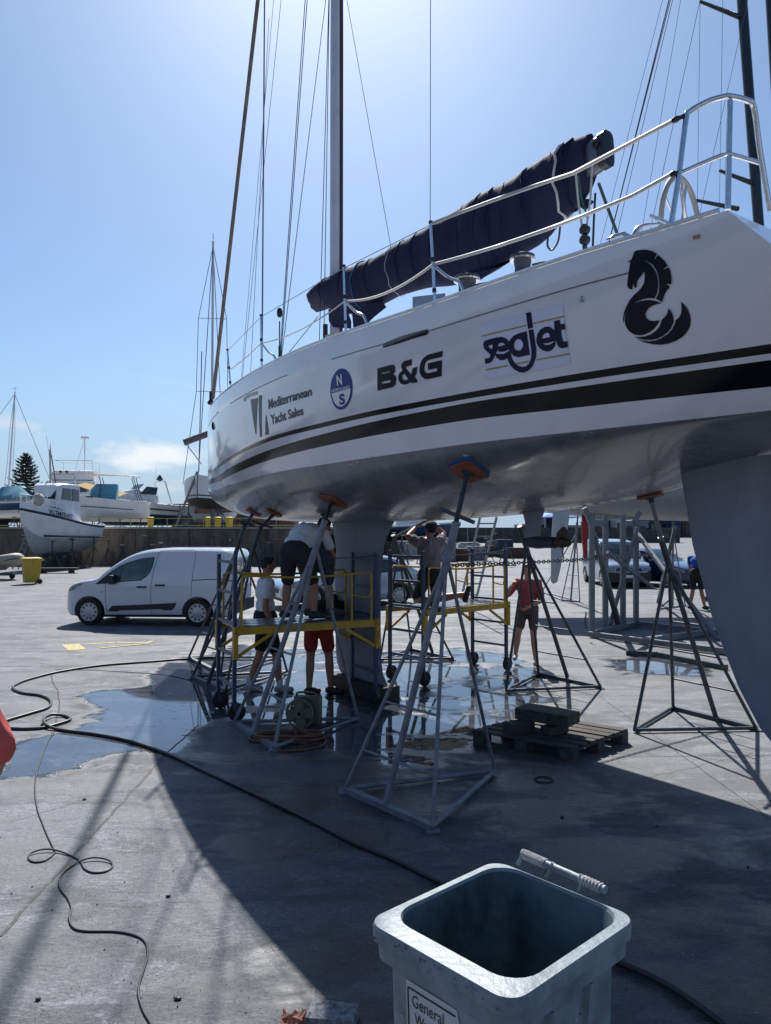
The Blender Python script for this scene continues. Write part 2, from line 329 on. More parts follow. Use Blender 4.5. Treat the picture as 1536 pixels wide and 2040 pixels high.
def concrete_mat():
    m = bpy.data.materials.new('yard_concrete'); m.use_nodes = True; nt = m.node_tree; n = nt.nodes; l = nt.links; b = n['Principled BSDF']
    geo = n.new('ShaderNodeNewGeometry')
    def mapping(sc, rot=0.0, loc=(0, 0, 0)):
        q = n.new('ShaderNodeMapping'); q.inputs['Scale'].default_value = sc; q.inputs['Rotation'].default_value = (0, 0, rot); q.inputs['Location'].default_value = loc
        l.new(geo.outputs['Position'], q.inputs['Vector']); return q
    def noise(vec, s, d=6, r=0.6, dist=0.0):
        q = n.new('ShaderNodeTexNoise'); q.inputs['Scale'].default_value = s; q.inputs['Detail'].default_value = d; q.inputs['Roughness'].default_value = r; q.inputs['Distortion'].default_value = dist
        l.new(vec.outputs['Vector'], q.inputs['Vector']); return q.outputs['Fac']
    def ramp(f, a, b_, c0=(0, 0, 0), c1=(1, 1, 1)):
        q = n.new('ShaderNodeValToRGB'); q.color_ramp.elements[0].position = a; q.color_ramp.elements[1].position = b_
        q.color_ramp.elements[0].color = hexa(c0); q.color_ramp.elements[1].color = hexa(c1); l.new(f, q.inputs['Fac']); return q.outputs['Color']
    def math_(op, a, b_=None, clamp=False):
        q = n.new('ShaderNodeMath'); q.operation = op; q.use_clamp = clamp
        for i, x in enumerate((a, b_)):
            if x is None: continue
            if isinstance(x, (int, float)): q.inputs[i].default_value = x
            else: l.new(x, q.inputs[i])
        return q.outputs[0]
    def mix(f, c1, c2, bt='MIX'):
        q = n.new('ShaderNodeMixRGB'); q.blend_type = bt
        for i, x in ((0, f), (1, c1), (2, c2)):
            if isinstance(x, (int, float)): q.inputs[i].default_value = x
            elif isinstance(x, tuple): q.inputs[i].default_value = hexa(x)
            else: l.new(x, q.inputs[i])
        return q.outputs['Color']
    iso = mapping((1, 1, 1)); st = mapping((0.55, 1.5, 1), 0.25); br = mapping((1.2, 9, 1), -0.06)
    base = ramp(noise(iso, 0.45, 8, 0.65, 0.3), 0.33, 0.68, (0.135, 0.133, 0.13), (0.235, 0.232, 0.228))
    patch = ramp(noise(st, 1.4, 10, 0.72, 0.6), 0.47, 0.54); base = mix(math_('MULTIPLY', patch, 0.75), base, (0.098, 0.097, 0.096))
    pale = ramp(noise(mapping((1, 1.6, 1), 0.5, (5, 3, 0)), 2.0, 10, 0.78, 0.4), 0.545, 0.60); base = mix(math_('MULTIPLY', pale, 0.62), base, (0.30, 0.297, 0.29))
    brush = noise(br, 14, 4, 0.7); base = mix(0.5, base, ramp(brush, 0.3, 0.7, (0.62, 0.62, 0.62), (1.12, 1.12, 1.12)), 'MULTIPLY')
    grit = noise(iso, 60, 4, 0.85); base = mix(0.75, base, ramp(grit, 0.38, 0.64, (0.45, 0.45, 0.45), (1.32, 1.32, 1.32)), 'MULTIPLY')
    vo = n.new('ShaderNodeTexVoronoi'); vo.inputs['Scale'].default_value = 7; vo.inputs['Randomness'].default_value = 1; l.new(iso.outputs['Vector'], vo.inputs['Vector'])
    vr = ramp(vo.outputs['Distance'], 0.035, 0.06, (1, 1, 1), (0, 0, 0)); vr2 = math_('MULTIPLY', vr, ramp(noise(iso, 2.2, 3, 0.5), 0.55, 0.6)); base = mix(math_('MULTIPLY', vr2, 0.55), base, (0.42, 0.41, 0.40))
    stain = ramp(noise(mapping((1, 1, 1), 0, (9, 1, 0)), 0.9, 4, 0.5), 0.62, 0.72); base = mix(math_('MULTIPLY', stain, 0.22), base, (0.24, 0.17, 0.11))
    # wetness and painted boat shade: one attribute, broken up by noise
    at_ = n.new('ShaderNodeAttribute'); at_.attribute_name = 'wet'
    wn_ = noise(mapping((0.8, 1.5, 1), 0.1), 1.1, 9, 0.66, 0.5)
    wsum = math_('ADD', at_.outputs['Fac'], math_('MULTIPLY', math_('SUBTRACT', wn_, 0.5), 1.5))
    pool = math_('MULTIPLY', ramp(wsum, 0.50, 0.56), ramp(at_.outputs['Fac'], 0.41, 0.47)); film = ramp(wsum, 0.30, 0.52)
    fine = noise(mapping((1, 2.2, 1)), 7, 6, 0.75); pool2 = math_('MULTIPLY', pool, ramp(fine, 0.34, 0.42))
    damp = ramp(noise(mapping((0.8, 1.5, 1), 0.0, (2, 7, 0)), 0.75, 10, 0.74, 0.6), 0.505, 0.54)
    base = mix(math_('MULTIPLY', damp, 0.5), base, (0.065, 0.064, 0.064))
    wetcol = mix(0.72, base, mix(pool2, (0.30, 0.30, 0.30), (0.78, 0.86, 1.0)), 'MULTIPLY'); base = mix(math_('MULTIPLY', film, 0.9), base, wetcol)
    base = mix(math_('MULTIPLY', pool2, 0.15), base, (0.04, 0.042, 0.044))
    base = mix(ramp(at_.outputs['Fac'], 0.15, 0.38, (0, 0, 0), (.55, .55, .55)), base, mix(1.0, base, (0.42, 0.42, 0.43), 'MULTIPLY'))  # deepens the boat's shadow in the base colour, along with the wet areas
    base = mix(1.0, base, (1.06, 1.10, 1.19), 'MULTIPLY')
    l.new(base, b.inputs['Base Color'])
    rough = math_('SUBTRACT', 0.82, math_('MULTIPLY', film, 0.66)); rough = math_('SUBTRACT', rough, math_('MULTIPLY', damp, 0.16))
    rr = n.new('ShaderNodeMixRGB'); l.new(pool2, rr.inputs[0]); l.new(rough, rr.inputs[1]); rr.inputs[2].default_value = (0.025, 0.025, 0.025, 1)
    l.new(rr.outputs['Color'], b.inputs['Roughness'])
    spl = math_('ADD', 0.5, math_('MULTIPLY', pool2, 0.5)); l.new(spl, b.inputs['Specular IOR Level'])
    med = noise(mapping((1.0, 2.6, 1), 0.12, (1, 4, 0)), 16, 8, 0.78); base = mix(0.6, base, ramp(med, 0.40, 0.60, (0.60, 0.60, 0.60), (1.25, 1.25, 1.25)), 'MULTIPLY'); l.new(base, b.inputs['Base Color'])
    bh = math_('ADD', math_('MULTIPLY', brush, 0.6), math_('ADD', math_('MULTIPLY', grit, 0.5), math_('MULTIPLY', noise(iso, 5, 6, 0.7), 1.2)))
    bp = n.new('ShaderNodeBump'); bp.inputs['Distance'].default_value = 0.006
    l.new(math_('SUBTRACT', 0.75, math_('MULTIPLY', pool2, 0.745)), bp.inputs['Strength']); l.new(bh, bp.inputs['Height'])
    l.new(bp.outputs['Normal'], b.inputs['Normal'])
    return m
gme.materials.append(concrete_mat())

def groove(name, pts, w, m_, z=0.003):
    mb = MB(); pts = [Vector(p) for p in pts]
    for a, b_ in zip(pts, pts[1:]):
        d = (b_ - a).normalized(); x = Vector((d.y, -d.x, 0)) * w / 2; up = Vector((0, 0, z))
        mb.add([a - x + up, b_ - x + up, b_ + x + up, a + x + up], [(0, 1, 2, 3)])
    return kind(mb.build(name, m_, smooth=0), 'structure')
JOINT = mat('joint_filler', (0.075, 0.073, 0.07), 0.8, var=0.4, vscale=12, dirt=(0.3, 0.29, 0.28), dirt_amt=0.8, dscale=9)
def gp(u, v): return G(u, v)
def jit(a, b_, n=14, amp=0.012):
    return [lerp(Vector(a), Vector(b_), i / n) + Vector((random.uniform(-amp, amp), random.uniform(-amp, amp), 0)) * (0 < i < n) for i in range(n + 1)]
groove('expansion_joint', jit(gp(0, 1866), gp(330, 1503), 40, 0.01), 0.022, JOINT)
groove('expansion_joint', jit(gp(330, 1503), gp(395, 1445), 10, 0.008), 0.012, JOINT)
groove('expansion_joint', jit(gp(1130, 1340), gp(1560, 1650), 30, 0.008), 0.010, JOINT)
groove('expansion_joint', jit(gp(440, 1517), gp(1536, 1505), 20, 0.005), 0.007, JOINT)
groove('expansion_joint', jit(gp(0, 1327), gp(380, 1331), 20, 0.01), 0.012, JOINT)
CRACK = mat('crack_shadow', (0.05, 0.05, 0.05), 0.9)
cp = smoothpath([gp(104, 1343), gp(106, 1362), gp(113, 1372), gp(116, 1392), gp(116, 1420), gp(110, 1455), gp(95, 1475)], 5)
groove('pavement_crack', [p + Vector((random.uniform(-.012, .012), random.uniform(-.03, .03), 0)) for p in cp], 0.014, CRACK)
PAINTY = mat('faded_yellow_paint', (0.50, 0.40, 0.16), 0.8, var=0.2, vscale=12, dirt=(0.28, 0.27, 0.25), dirt_amt=0.95, dscale=7)
groove('painted_marking', [gp(140, 1284), gp(154, 1295)], 0.30, PAINTY, 0.005)
groove('painted_marking', [gp(170, 1284), gp(232, 1280), gp(300, 1281)], 0.10, PAINTY, 0.005)
groove('painted_marking', [gp(200, 1292), gp(290, 1283), gp(304, 1278)], 0.09, PAINTY, 0.009)

# loose grit, denser towards the lower left, one uncountable lot
random.seed(2); mb = MB()
for k in range(7500):
    y = 2.6 + 6.5 * random.random() ** 1.6; x = random.uniform(-.55 * y - .2, .55 * y + .2)
    if x > -.2 and random.random() < .55: continue
    r_ = random.uniform(.0012, .0036) * (1 if random.random() < .97 else 2.4); c = Vector((x, y, r_ * .4)); a = random.uniform(0, 6.28)
    mb.add([c + Vector((r_ * math.cos(a + q), r_ * math.sin(a + q) * random.uniform(.6, 1), 0)) for q in (0, 2.1, 4.2)] + [c + Vector((0, 0, r_))], [(0, 1, 3), (1, 2, 3), (2, 0, 3)], 0 if random.random() < .75 else 1)
gr_ = mb.build('grit', [mat('pale_grit', (.42, .41, .40), .8, var=.3), mat('dark_grit', (.05, .048, .045), .8, var=.3)], None, smooth=0, fix=False); gr_['kind'] = 'stuff'

random.seed(77)
for (a, b_, n_) in (((20, 1640), (150, 1600), 14), ((1250, 1560), (1500, 1500), 16)):
    groove('pavement_crack', jit(gp(*a), gp(*b_), n_, .018), .0035, CRACK, .0034)
SPLAT = [mat('antifouling_drip_blue', (.05, .09, .15), .7), mat('pale_paint_drip', (.5, .5, .5), .6), mat('rust_stain', (.14, .07, .04), .85)]
dr = [MB(), MB(), MB()]
for k in range(150):
    y = random.uniform(2.8, 13); x = random.uniform(-.5 * y, .5 * y); r_ = random.choice((.002, .003, .004, .006)) * random.uniform(.6, 1.2); n_ = 9
    dr[k % 3].add([Vector((x + r_ * random.uniform(.5, 1.2) * math.cos(6.28 * i / n_), y + r_ * random.uniform(.5, 1.2) * math.sin(6.28 * i / n_), .0042)) for i in range(n_)], [tuple(range(n_))])
for i in range(3): o = dr[i].build(('paint_drips', 'paint_drips', 'rust_spots')[i], SPLAT[i], None, smooth=0, fix=False); o['kind'] = 'stuff'
# ------------------------------------------------------------------ the racing yacht on stands
BOW = Vector((-3.37, 14.14, 0)); AX = Vector((math.sin(R(35)), -math.cos(R(35)), 0)); PORT = Vector((-math.cos(R(35)), -math.sin(R(35)), 0)); LOA = 11.35
T_ = [0, .05, .1, .2, .3, .4, .5, .6, .7, .8, .9, 1., 1.1]
BS = [.03, .24, .46, .86, 1.18, 1.42, 1.60, 1.70, 1.74, 1.73, 1.68, 1.60, 1.52]
BW = [.012, .13, .27, .60, .90, 1.17, 1.38, 1.50, 1.53, 1.48, 1.34, 1.08, .8]
ZS = [4.34, 4.27, 4.19, 4.11, 4.065, 4.035, 4.005, 3.975, 3.925, 3.88, 3.86, 3.82, 3.80]
ZT = [3.28, 3.24, 3.225, 3.20, 3.20, 3.21, 3.215, 3.20, 3.19, 3.17, 3.15, 3.13, 3.11]      # top of thin stripe
ZB = [3.00, 2.99, 2.975, 2.955, 2.955, 2.96, 2.965, 2.97, 2.975, 2.97, 2.94, 2.92, 2.90]     # foot of thick stripe
ZW = [2.87, 2.86, 2.855, 2.84, 2.825, 2.815, 2.81, 2.795, 2.79, 2.795, 2.79, 2.80, 2.84]     # edge of the antifouling
ZK_T = [0, .02, .057, .143, .25, .40, .55, .70, .793, .88, .96, 1.07]
ZK = [2.868, 2.72, 2.585, 2.40, 2.29, 2.235, 2.23, 2.275, 2.36, 2.56, 2.70, 2.80]
def cs(xs, ys):
    """smooth (monotone cubic) table"""
    xs = np.array(xs, float); ys = np.array(ys, float); h = np.diff(xs); d = np.diff(ys) / h
    m_ = np.zeros_like(ys); m_[1:-1] = np.where(d[:-1] * d[1:] > 0, 2 * d[:-1] * d[1:] / (d[:-1] + d[1:] + 1e-12), 0); m_[0] = d[0]; m_[-1] = d[-1]
    def f(x):
        x = min(max(x, xs[0]), xs[-1]); i = int(min(np.searchsorted(xs, x, 'right') - 1, len(xs) - 2)); t = (x - xs[i]) / h[i]
        return float((2*t**3-3*t**2+1)*ys[i] + (t**3-2*t**2+t)*h[i]*m_[i] + (-2*t**3+3*t**2)*ys[i+1] + (t**3-t**2)*h[i]*m_[i+1])
    return f
fBS, fBW, fZS, fZT, fZB, fZW, fZK = [cs(T_, q) for q in (BS, BW, ZS, ZT, ZB, ZW)] + [cs(ZK_T, ZK)]
def cl(t, off=0.0, z=0.0):
    """place on the yacht: t along (0 bow..1), off metres to port of the centreline"""
    p = BOW + AX * (t * LOA) + PORT * off; return Vector((p.x, p.y, z))
def tend(z): return 1.0 + 0.072 * min(1, max(0, (3.82 - z) / 0.95))
def stretch_t(tp, z): return tp + (tend(z) - 1) * max(0, (tp - .8) / .2) ** 1.3
def side_b(t, z):
    zs, zw = fZS(t), fZW(t); f = min(1, max(0, (zs - z) / (zs - zw)))
    return fBS(t) + (fBW(t) - fBS(t)) * f ** 1.6
def side_pt(t, z, side=1, out=0.0):
    e_ = 0.01; a = cl(t + e_, side * side_b(t + e_, z)) - cl(t - e_, side * side_b(t - e_, z)); nrm = Vector((a.y, -a.x, 0)).normalized()
    if nrm.dot(PORT) * side < 0: nrm = -nrm
    p = cl(t, side * side_b(t, z), z); return p + nrm * out
# rows: one side from the sheer down to the centreline
THIN, THICKH = 0.046, 0.115
def row_z(k, t):
    zs, zt, zb, zw = fZS(t), fZT(t), fZB(t), fZW(t); thick = THICKH * (0.8 + 0.35 * t)
    tab = [zs, zs - .02, lerp(zs, zt, .25), lerp(zs, zt, .5), lerp(zs, zt, .75), zt, zt - THIN, zb + thick, lerp(zb + thick, zb, .5), zb, lerp(zb, zw, .5), zw]
    return tab[k]
NB = 12; NROW = 12 + NB
stations = [0, .008, .02, .035, .057, .08, .11] + list(np.linspace(.14, .98, 64)) + [1.0]
def half(side):
    rows = []
    for k in range(12):
        rows.append([])
        for tp in stations:
            z = row_z(k, tp); t = stretch_t(tp, z); z = row_z(k, t); rows[-1].append(cl(t, side * side_b(t, z), z))
    for q in range(1, NB + 1):
        ph = math.pi / 2 * q / NB; rows.append([])
        for tp in stations:
            t = stretch_t(tp, 2.8); zw, zk, bw = fZW(t), min(fZK(t), fZW(t) - .001), fBW(t)
            zz = zw - (zw - zk) * math.sin(ph) ** 1.15; bb = bw * math.cos(ph) ** 0.92 if q < NB else 0.0
            rows[-1].append(cl(t, side * bb, zz))
    return rows
yacht = thing('racing_yacht', 'big white racing yacht with black stripes and sponsor lettering, propped over wet concrete', 'yacht', cl(.47, 0, 0))
mb = MB()
for side in (1, -1):
    rows = half(side); o = len(mb.v); ns = len(stations)
    for r_ in rows: mb.v += [tuple(p) for p in r_]
    for k in range(len(rows) - 1):
        mi = 0
        if k in (5, 7, 8): mi = 1
        if k >= 11: mi = 2
        for i in range(ns - 1):
            a = o + k * ns + i; f = (a, a + 1, a + ns + 1, a + ns); mb.f.append(f if side > 0 else f[::-1]); mb.m.append(mi)
    # transom ring half
    tr = [r_[-1] for r_ in rows]; o2 = len(mb.v); mb.v += [tuple(p) for p in tr] + [tuple(cl(stretch_t(1, p.z), 0, p.z)) for p in tr]
    for k in range(len(tr) - 1):
        f = (o2 + k, o2 + k + 1, o2 + len(tr) + k + 1, o2 + len(tr) + k); mb.f.append(f); mb.m.append(0)
hull = mb.build('hull', [HULLW, HULLB, ANTI], None, smooth=50, fix=False)
bm = bmesh.new(); bm.from_mesh(hull.data); bmesh.ops.remove_doubles(bm, verts=bm.verts, dist=0.0015); bmesh.ops.recalc_face_normals(bm, faces=bm.faces)
bm.to_mesh(hull.data); HB = BVHTree.FromBMesh(bm); bm.free(); hull.data.set_sharp_from_angle(angle=R(50)); link_to(hull, yacht)
def hull_hit(u, v):
    d = ray(u, v).normalized(); h = HB.ray_cast(Vector((0, 0, CAM_H)), d); return h[0], h[1]
def to_tz(p):
    q = p - BOW; return (q.x * AX.x + q.y * AX.y) / LOA, p.z
# deck, cockpit sole and coachroof
mb = MB(); rings = []
for t in np.linspace(.004, 1, 40):
    b = fBS(t) - .03; z = fZS(t) - .03; rings.append([cl(t, s_ * b, z + .05 * (1 - s_ * s_)) for s_ in (-1, -.6, -.2, .2, .6, 1)])
mb.loft(rings, closed=False, cap0=False, cap1=False); deck = mb.build('deck', WHITE, yacht)
mb = MB(); rings = []
for t in np.linspace(.28, .68, 16):
    k = min(1, (t - .28) / .1) ** .6; b = fBS(t) * .56 * (.55 + .45 * k); z = fZS(t) + .02; h = .26 * k * (1 if t < .66 else .9)
    rings.append([cl(t, s_ * b, z + (h * q)) for s_, q in ((-1, 0), (-.93, .75), (-.75, 1), (0, 1.12), (.75, 1), (.93, .75), (1, 0))])
mb.loft(rings, closed=False, cap0=True, cap1=True); mb.build('coachroof', WHITE, yacht)
mb = MB()
for side in (1, -1):
    mb.path([cl(t, side * (fBS(t) - .012), fZS(t) + .018) for t in np.linspace(.01, .995, 70)], .016, n=6)
mb.build('toe_rail', STEEL, yacht)

# ---- flat graphics laid on the topsides, outlines measured in the photograph and carried onto the hull
def poly_to_mesh(loops, step=0.05, scale=1.0):
    cu = bpy.data.curves.new('tmp', 'CURVE'); cu.dimensions = '2D'; cu.fill_mode = 'BOTH'
    for lp in loops:
        sp = cu.splines.new('POLY'); sp.points.add(len(lp) - 1); sp.use_cyclic_u = True
        for i, (x, y) in enumerate(lp): sp.points[i].co = (x, y, 0, 1)
    o = bpy.data.objects.new('tmp', cu); col.objects.link(o); me = mesh_eval(o); bpy.data.objects.remove(o); bpy.data.curves.remove(cu)
    return refine(me, step)
def refine(me, step):
    bm = bmesh.new(); bm.from_mesh(me); bmesh.ops.remove_doubles(bm, verts=bm.verts, dist=1e-5)
    xs = [v_.co.x for v_ in bm.verts]; ys = [v_.co.y for v_ in bm.verts]
    for ax_, (a, b_) in enumerate(((min(xs), max(xs)), (min(ys), max(ys)))):
        n = max(1, int((b_ - a) / step))
        for i in range(1, n):
            c = [0, 0, 0]; c[ax_] = a + (b_ - a) * i / n; nn = [0, 0, 0]; nn[ax_] = 1
            bmesh.ops.bisect_plane(bm, geom=bm.verts[:] + bm.edges[:] + bm.faces[:], plane_co=c, plane_no=nn)
    bm.to_mesh(me); bm.free(); return me
def px_loop(pts):
    out = []
    for u, v in pts:
        h, _ = hull_hit(u, v); t, z = to_tz(h); out.append((t * LOA, z))
    return out
def decal_mesh(me, name, m_, out=0.004, parent=None, f=None):
    for v_ in me.vertices:
        x, z = (v_.co.x, v_.co.y) if f is None else f(v_.co.x, v_.co.y)
        v_.co = side_pt(x / LOA, z, 1, out)
    me.materials.clear(); me.materials.append(m_); me.update()
    bm = bmesh.new(); bm.from_mesh(me); bmesh.ops.recalc_face_normals(bm, faces=bm.faces)
    if sum((f_.normal.dot(PORT) for f_ in bm.faces)) < 0: bmesh.ops.reverse_faces(bm, faces=bm.faces)
    bm.to_mesh(me); bm.free(); me.name = name
    o = bpy.data.objects.new(name, me); col.objects.link(o); link_to(o, parent or yacht); return o
def decal(name, loops, m_, out=0.004, parent=None, step=.06):
    return decal_mesh(poly_to_mesh([px_loop(l) for l in loops], step), name, m_, out, parent)
def text_mesh(txt, bold=0.0, size=1.0, sx=1.0, space=1.0):
    cu = bpy.data.curves.new('tmp', 'FONT'); cu.body = txt; cu.size = size; cu.offset = bold; cu.space_character = space; cu.resolution_u = 4
    o = bpy.data.objects.new('tmp', cu); col.objects.link(o); me = mesh_eval(o); bpy.data.objects.remove(o); bpy.data.curves.remove(cu)
    for v_ in me.vertices: v_.co.x *= sx
    return me
def quad_text(txt, name, quad, m_, bold=0.0, parent=None, out=0.004, space=1.0):
    """quad: pixel corners of the text's ink box - lower left, lower right, upper right, upper left"""
    me = text_mesh(txt, bold, space=space); xs = [v_.co.x for v_ in me.vertices]; ys = [v_.co.y for v_ in me.vertices]
    x0, x1, y0, y1 = min(xs), max(xs), min(ys), max(ys)
    for v_ in me.vertices: v_.co.x = (v_.co.x - x0) / (x1 - x0); v_.co.y = (v_.co.y - y0) / (y1 - y0)
    me = refine(me, 0.12); c = px_loop(quad)
    def f(a, b_):
        return ((1-a)*(1-b_)*c[0][0] + a*(1-b_)*c[1][0] + a*b_*c[2][0] + (1-a)*b_*c[3][0], (1-a)*(1-b_)*c[0][1] + a*(1-b_)*c[1][1] + a*b_*c[2][1] + (1-a)*b_*c[3][1])
    return decal_mesh(me, name, m_, out, parent, f)
INK = mat('black_vinyl', (0.007, 0.008, 0.017), 0.3, spec=0.25, var=0.08, rvar=0.03)
INKN = mat('navy_vinyl', (0.013, 0.018, 0.052), 0.3, spec=0.25, var=0.08, rvar=0.03)
INKB = mat('blue_vinyl', (0.010, 0.026, 0.21), 0.3, spec=0.25, var=0.06, rvar=0.03)
INKG = mat('gold_vinyl', (0.42, 0.33, 0.07), 0.3, var=0.06)
INKW = mat('pale_blue_vinyl', (0.74, 0.76, 0.90), 0.25, coat=0.2, var=0.03, rvar=0.03)
WHT2 = mat('white_vinyl', (0.82, 0.81, 0.84), 0.2, coat=0.2, var=0.02, rvar=0.03)
GREYL = mat('seam_grey', (0.15, 0.14, 0.15), 0.5, var=0.1)
def Z4(pts, s_, x0, y0): return [(x0 + x / s_, y0 + y / s_) for x, y in pts]
def sm2(pts, n=5): return [(p.x, p.y) for p in smoothpath([(x, y, 0) for x, y in pts], n, closed=True)]
# seahorse emblem (zoom scale 6.982 from 1200,460)
sh = lambda pts: Z4(pts, 6.982, 1200, 460)
horse = sh([(455,290),(490,275),(560,266),(620,267),(680,278),(740,305),(770,322),(728,390),(738,398),(785,338),(830,378),(880,430),(918,487),(855,535),(862,545),(930,508),(950,550),(965,620),(970,690),(965,750),(905,735),(900,745),(948,782),(905,830),(870,890),(850,950),(840,995),(790,965),(750,948),(790,860),(803,760),(795,660),(765,560),(710,480),(640,430),(565,408),(640,440),(700,495),(750,570),(778,660),(785,760),(770,860),(735,940),(640,940),(560,955),(480,990),(410,1045),(355,1110),(320,1180),(305,1290),(296,1230),(305,1150),(330,1075),(380,970),(440,900),(510,840),(560,780),(590,720),(598,650),(595,590),(580,565),(560,610),(520,660),(497,690),(488,740),(485,785),(460,802),(445,735),(432,760),(425,818),(385,812),(360,780),(356,730),(365,640),(368,600),(380,520),(400,430),(368,440),(362,432),(412,405),(435,350)])
coil = sh([(322,1240),(326,1190),(345,1130),(385,1070),(440,1020),(510,985),(580,968),(650,962),(720,970),(790,992),(832,1015),(770,1020),(700,1045),(650,1080),(615,1130),(607,1170),(620,1215),(665,1250),(720,1258),(770,1252),(808,1245),(770,1310),(720,1370),(650,1420),(580,1448),(510,1455),(440,1440),(380,1400),(340,1340),(324,1290)])
wave = sh([(922,1080),(960,1115),(985,1165),(998,1220),(995,1280),(965,1350),(915,1410),(850,1465),(780,1500),(700,1518),(600,1520),(520,1500),(450,1472),(520,1478),(600,1470),(680,1440),(750,1390),(800,1330),(835,1240),(880,1195),(905,1160),(920,1120)])
tail = sh([(1095,985),(1140,1020),(1185,1075),(1220,1150),(1236,1240),(1225,1330),(1185,1410),(1120,1480),(1030,1535),(930,1570),(830,1586),(730,1582),(640,1565),(540,1535),(450,1485),(540,1525),(640,1540),(740,1530),(830,1495),(910,1440),(975,1370),(1015,1290),(1022,1248),(1070,1210),(1100,1165),(1112,1100),(1108,1030)])
em = decal('seahorse_emblem', [horse], INK)
for lp in (coil, wave, tail): decal('emblem_coil', [lp], INK, parent=em)
# seajet panel (scale 5.12 from 880,560)
sj = lambda pts: Z4(pts, 5.12, 880, 560)
pn = decal('sponsor_panel', [sj([(398, 440), (1240, 235), (1320, 850), (458, 1010)])], INKW, 0.003)
decal('panel_line', [sj([(410, 556), (868, 446), (868, 460), (410, 572)])], INKG, 0.006, pn)
decal('panel_line', [sj([(940, 426), (1252, 354), (1252, 370), (940, 441)])], INKG, 0.006, pn)
decal('panel_line', [sj([(455, 898), (680, 856), (680, 872), (455, 915)])], INKG, 0.006, pn)
decal('panel_line', [sj([(765, 838), (895, 812), (895, 828), (765, 855)])], INKG, 0.006, pn)
decal('panel_line', [sj([(975, 798), (1305, 737), (1305, 752), (975, 812)])], INKG, 0.006, pn)
s_ = sj([(430,640),(445,610),(480,598),(560,578),(620,570),(665,588),(695,620),(712,590),(740,560),(790,535),(874,512),(906,752),(850,765),(790,778),(740,765),(712,730),(690,700),(640,722),(590,722),(582,700),(555,745),(548,770),(520,820),(490,838),(453,848),(445,792),(495,785),(505,750),(470,722),(440,690)])
s_h1 = sj([(745,650),(755,612),(785,592),(815,600),(835,630),(838,665),(820,698),(790,712),(760,702),(746,680)])
s_h2 = sj([(482,662),(528,648),(524,690),(518,698),(490,678)])
s_h3 = sj([(578,665),(590,638),(610,630),(635,632),(655,650),(600,668)])
decal('sponsor_lettering', [s_, s_h1, s_h2, s_h3], INKN, 0.007, pn)
decal('sponsor_lettering', [sj([(548,740),(590,745),(640,745),(695,712),(710,735),(672,790),(640,808),(600,808),(568,785)])], INKN, 0.007, pn)
decal('sponsor_lettering', [sj([(866,328),(918,316),(938,478),(888,490)])], INKN, 0.007, pn)
decal('sponsor_lettering', [sj([(892,500),(942,494),(958,600),(972,700),(968,780),(940,860),(900,910),(850,935),(800,932),(750,905),(705,860),(680,805),(672,765),(712,735),(722,790),(750,835),(790,868),(830,878),(865,872),(900,840),(918,790),(922,720),(910,620)])], INKN, 0.007, pn)
e1 = sj([(972,600),(985,540),(1015,495),(1060,468),(1100,466),(1130,480),(1158,508),(1152,410),(1210,397),(1218,442),(1262,436),(1270,494),(1225,502),(1232,560),(1245,620),(1288,615),(1294,675),(1240,688),(1205,680),(1185,650),(1172,600),(1165,660),(1130,705),(1085,722),(1040,710),(1000,680),(978,640)])
decal('sponsor_lettering', [e1, sj([(1030,590),(1036,560),(1060,535),(1085,526),(1105,540),(1112,572)]), sj([(1036,640),(1100,632),(1168,610),(1140,630),(1110,650),(1070,655)])], INKN, 0.007, pn)
# B & G (scale 4.267 from 560,640)
bg = lambda pts: Z4(pts, 4.267, 560, 640)
decal('instrument_lettering', [bg([(822,402),(940,370),(962,372),(972,390),(972,430),(955,452),(975,462),(983,490),(975,540),(950,562),(822,592)]), bg([(858,446),(925,430),(932,418),(860,436)][::-1]) if False else bg([(860,450),(922,434),(935,424),(860,440)]), bg([(860,518),(925,502),(938,508),(930,520),(860,532)])], INK)
decal('instrument_lettering', [bg([(1024,372),(1040,345),(1062,335),(1114,322),(1112,375),(1070,385),(1062,396),(1090,432),(1108,455),(1122,400),(1160,388),(1155,440),(1140,470),(1160,505),(1162,520),(1115,527),(1108,515),(1085,532),(1050,540),(1018,530),(1000,500),(998,465),(1012,440),(1035,420),(1026,400)]), bg([(1032,462),(1050,446),(1082,488),(1068,502),(1046,500),(1034,485)])], INK)
decal('instrument_lettering', [bg([(1180,400),(1188,355),(1210,315),(1250,285),(1376,252),(1374,302),(1260,330),(1235,345),(1222,380),(1220,415),(1232,438),(1255,442),(1330,425),(1330,400),(1252,415),(1252,358),(1370,330),(1368,466),(1260,492),(1220,490),(1192,465),(1180,430)])], INK)
# sail maker's oval (same zoom)
ov = [(515 + 94 * math.cos(a) + 0 * math.sin(a), 577 + 175 * math.sin(a) - 10 * math.cos(a)) for a in [2 * math.pi * i / 40 for i in range(40)]]
ovp = decal('oval_badge', [bg(ov)], INKB, 0.004)
def ovc(k, a): return (515 + 94 * k * math.cos(a), 577 + 175 * k * math.sin(a) - 10 * k * math.cos(a))
low = [ovc(.86, R(a)) for a in range(0, 181, 12)]
low = [(x, y) for x, y in low]; low[0] = (596, 572); low[-1] = (437, 614)
decal('badge_field', [bg(low)], WHT2, 0.007, ovp)
quad_text('N', 'badge_lettering', bg([(483, 548), (526, 538), (520, 450), (475, 462)]), WHT2, .03, ovp, 0.008)
quad_text('NORTH SAILS', 'badge_lettering', bg([(438, 607), (592, 572), (590, 545), (434, 582)]), WHT2, .015, ovp, 0.008)
quad_text('S', 'badge_lettering', bg([(506, 716), (554, 704), (545, 612), (498, 622)]), INKB, .04, ovp, 0.010)
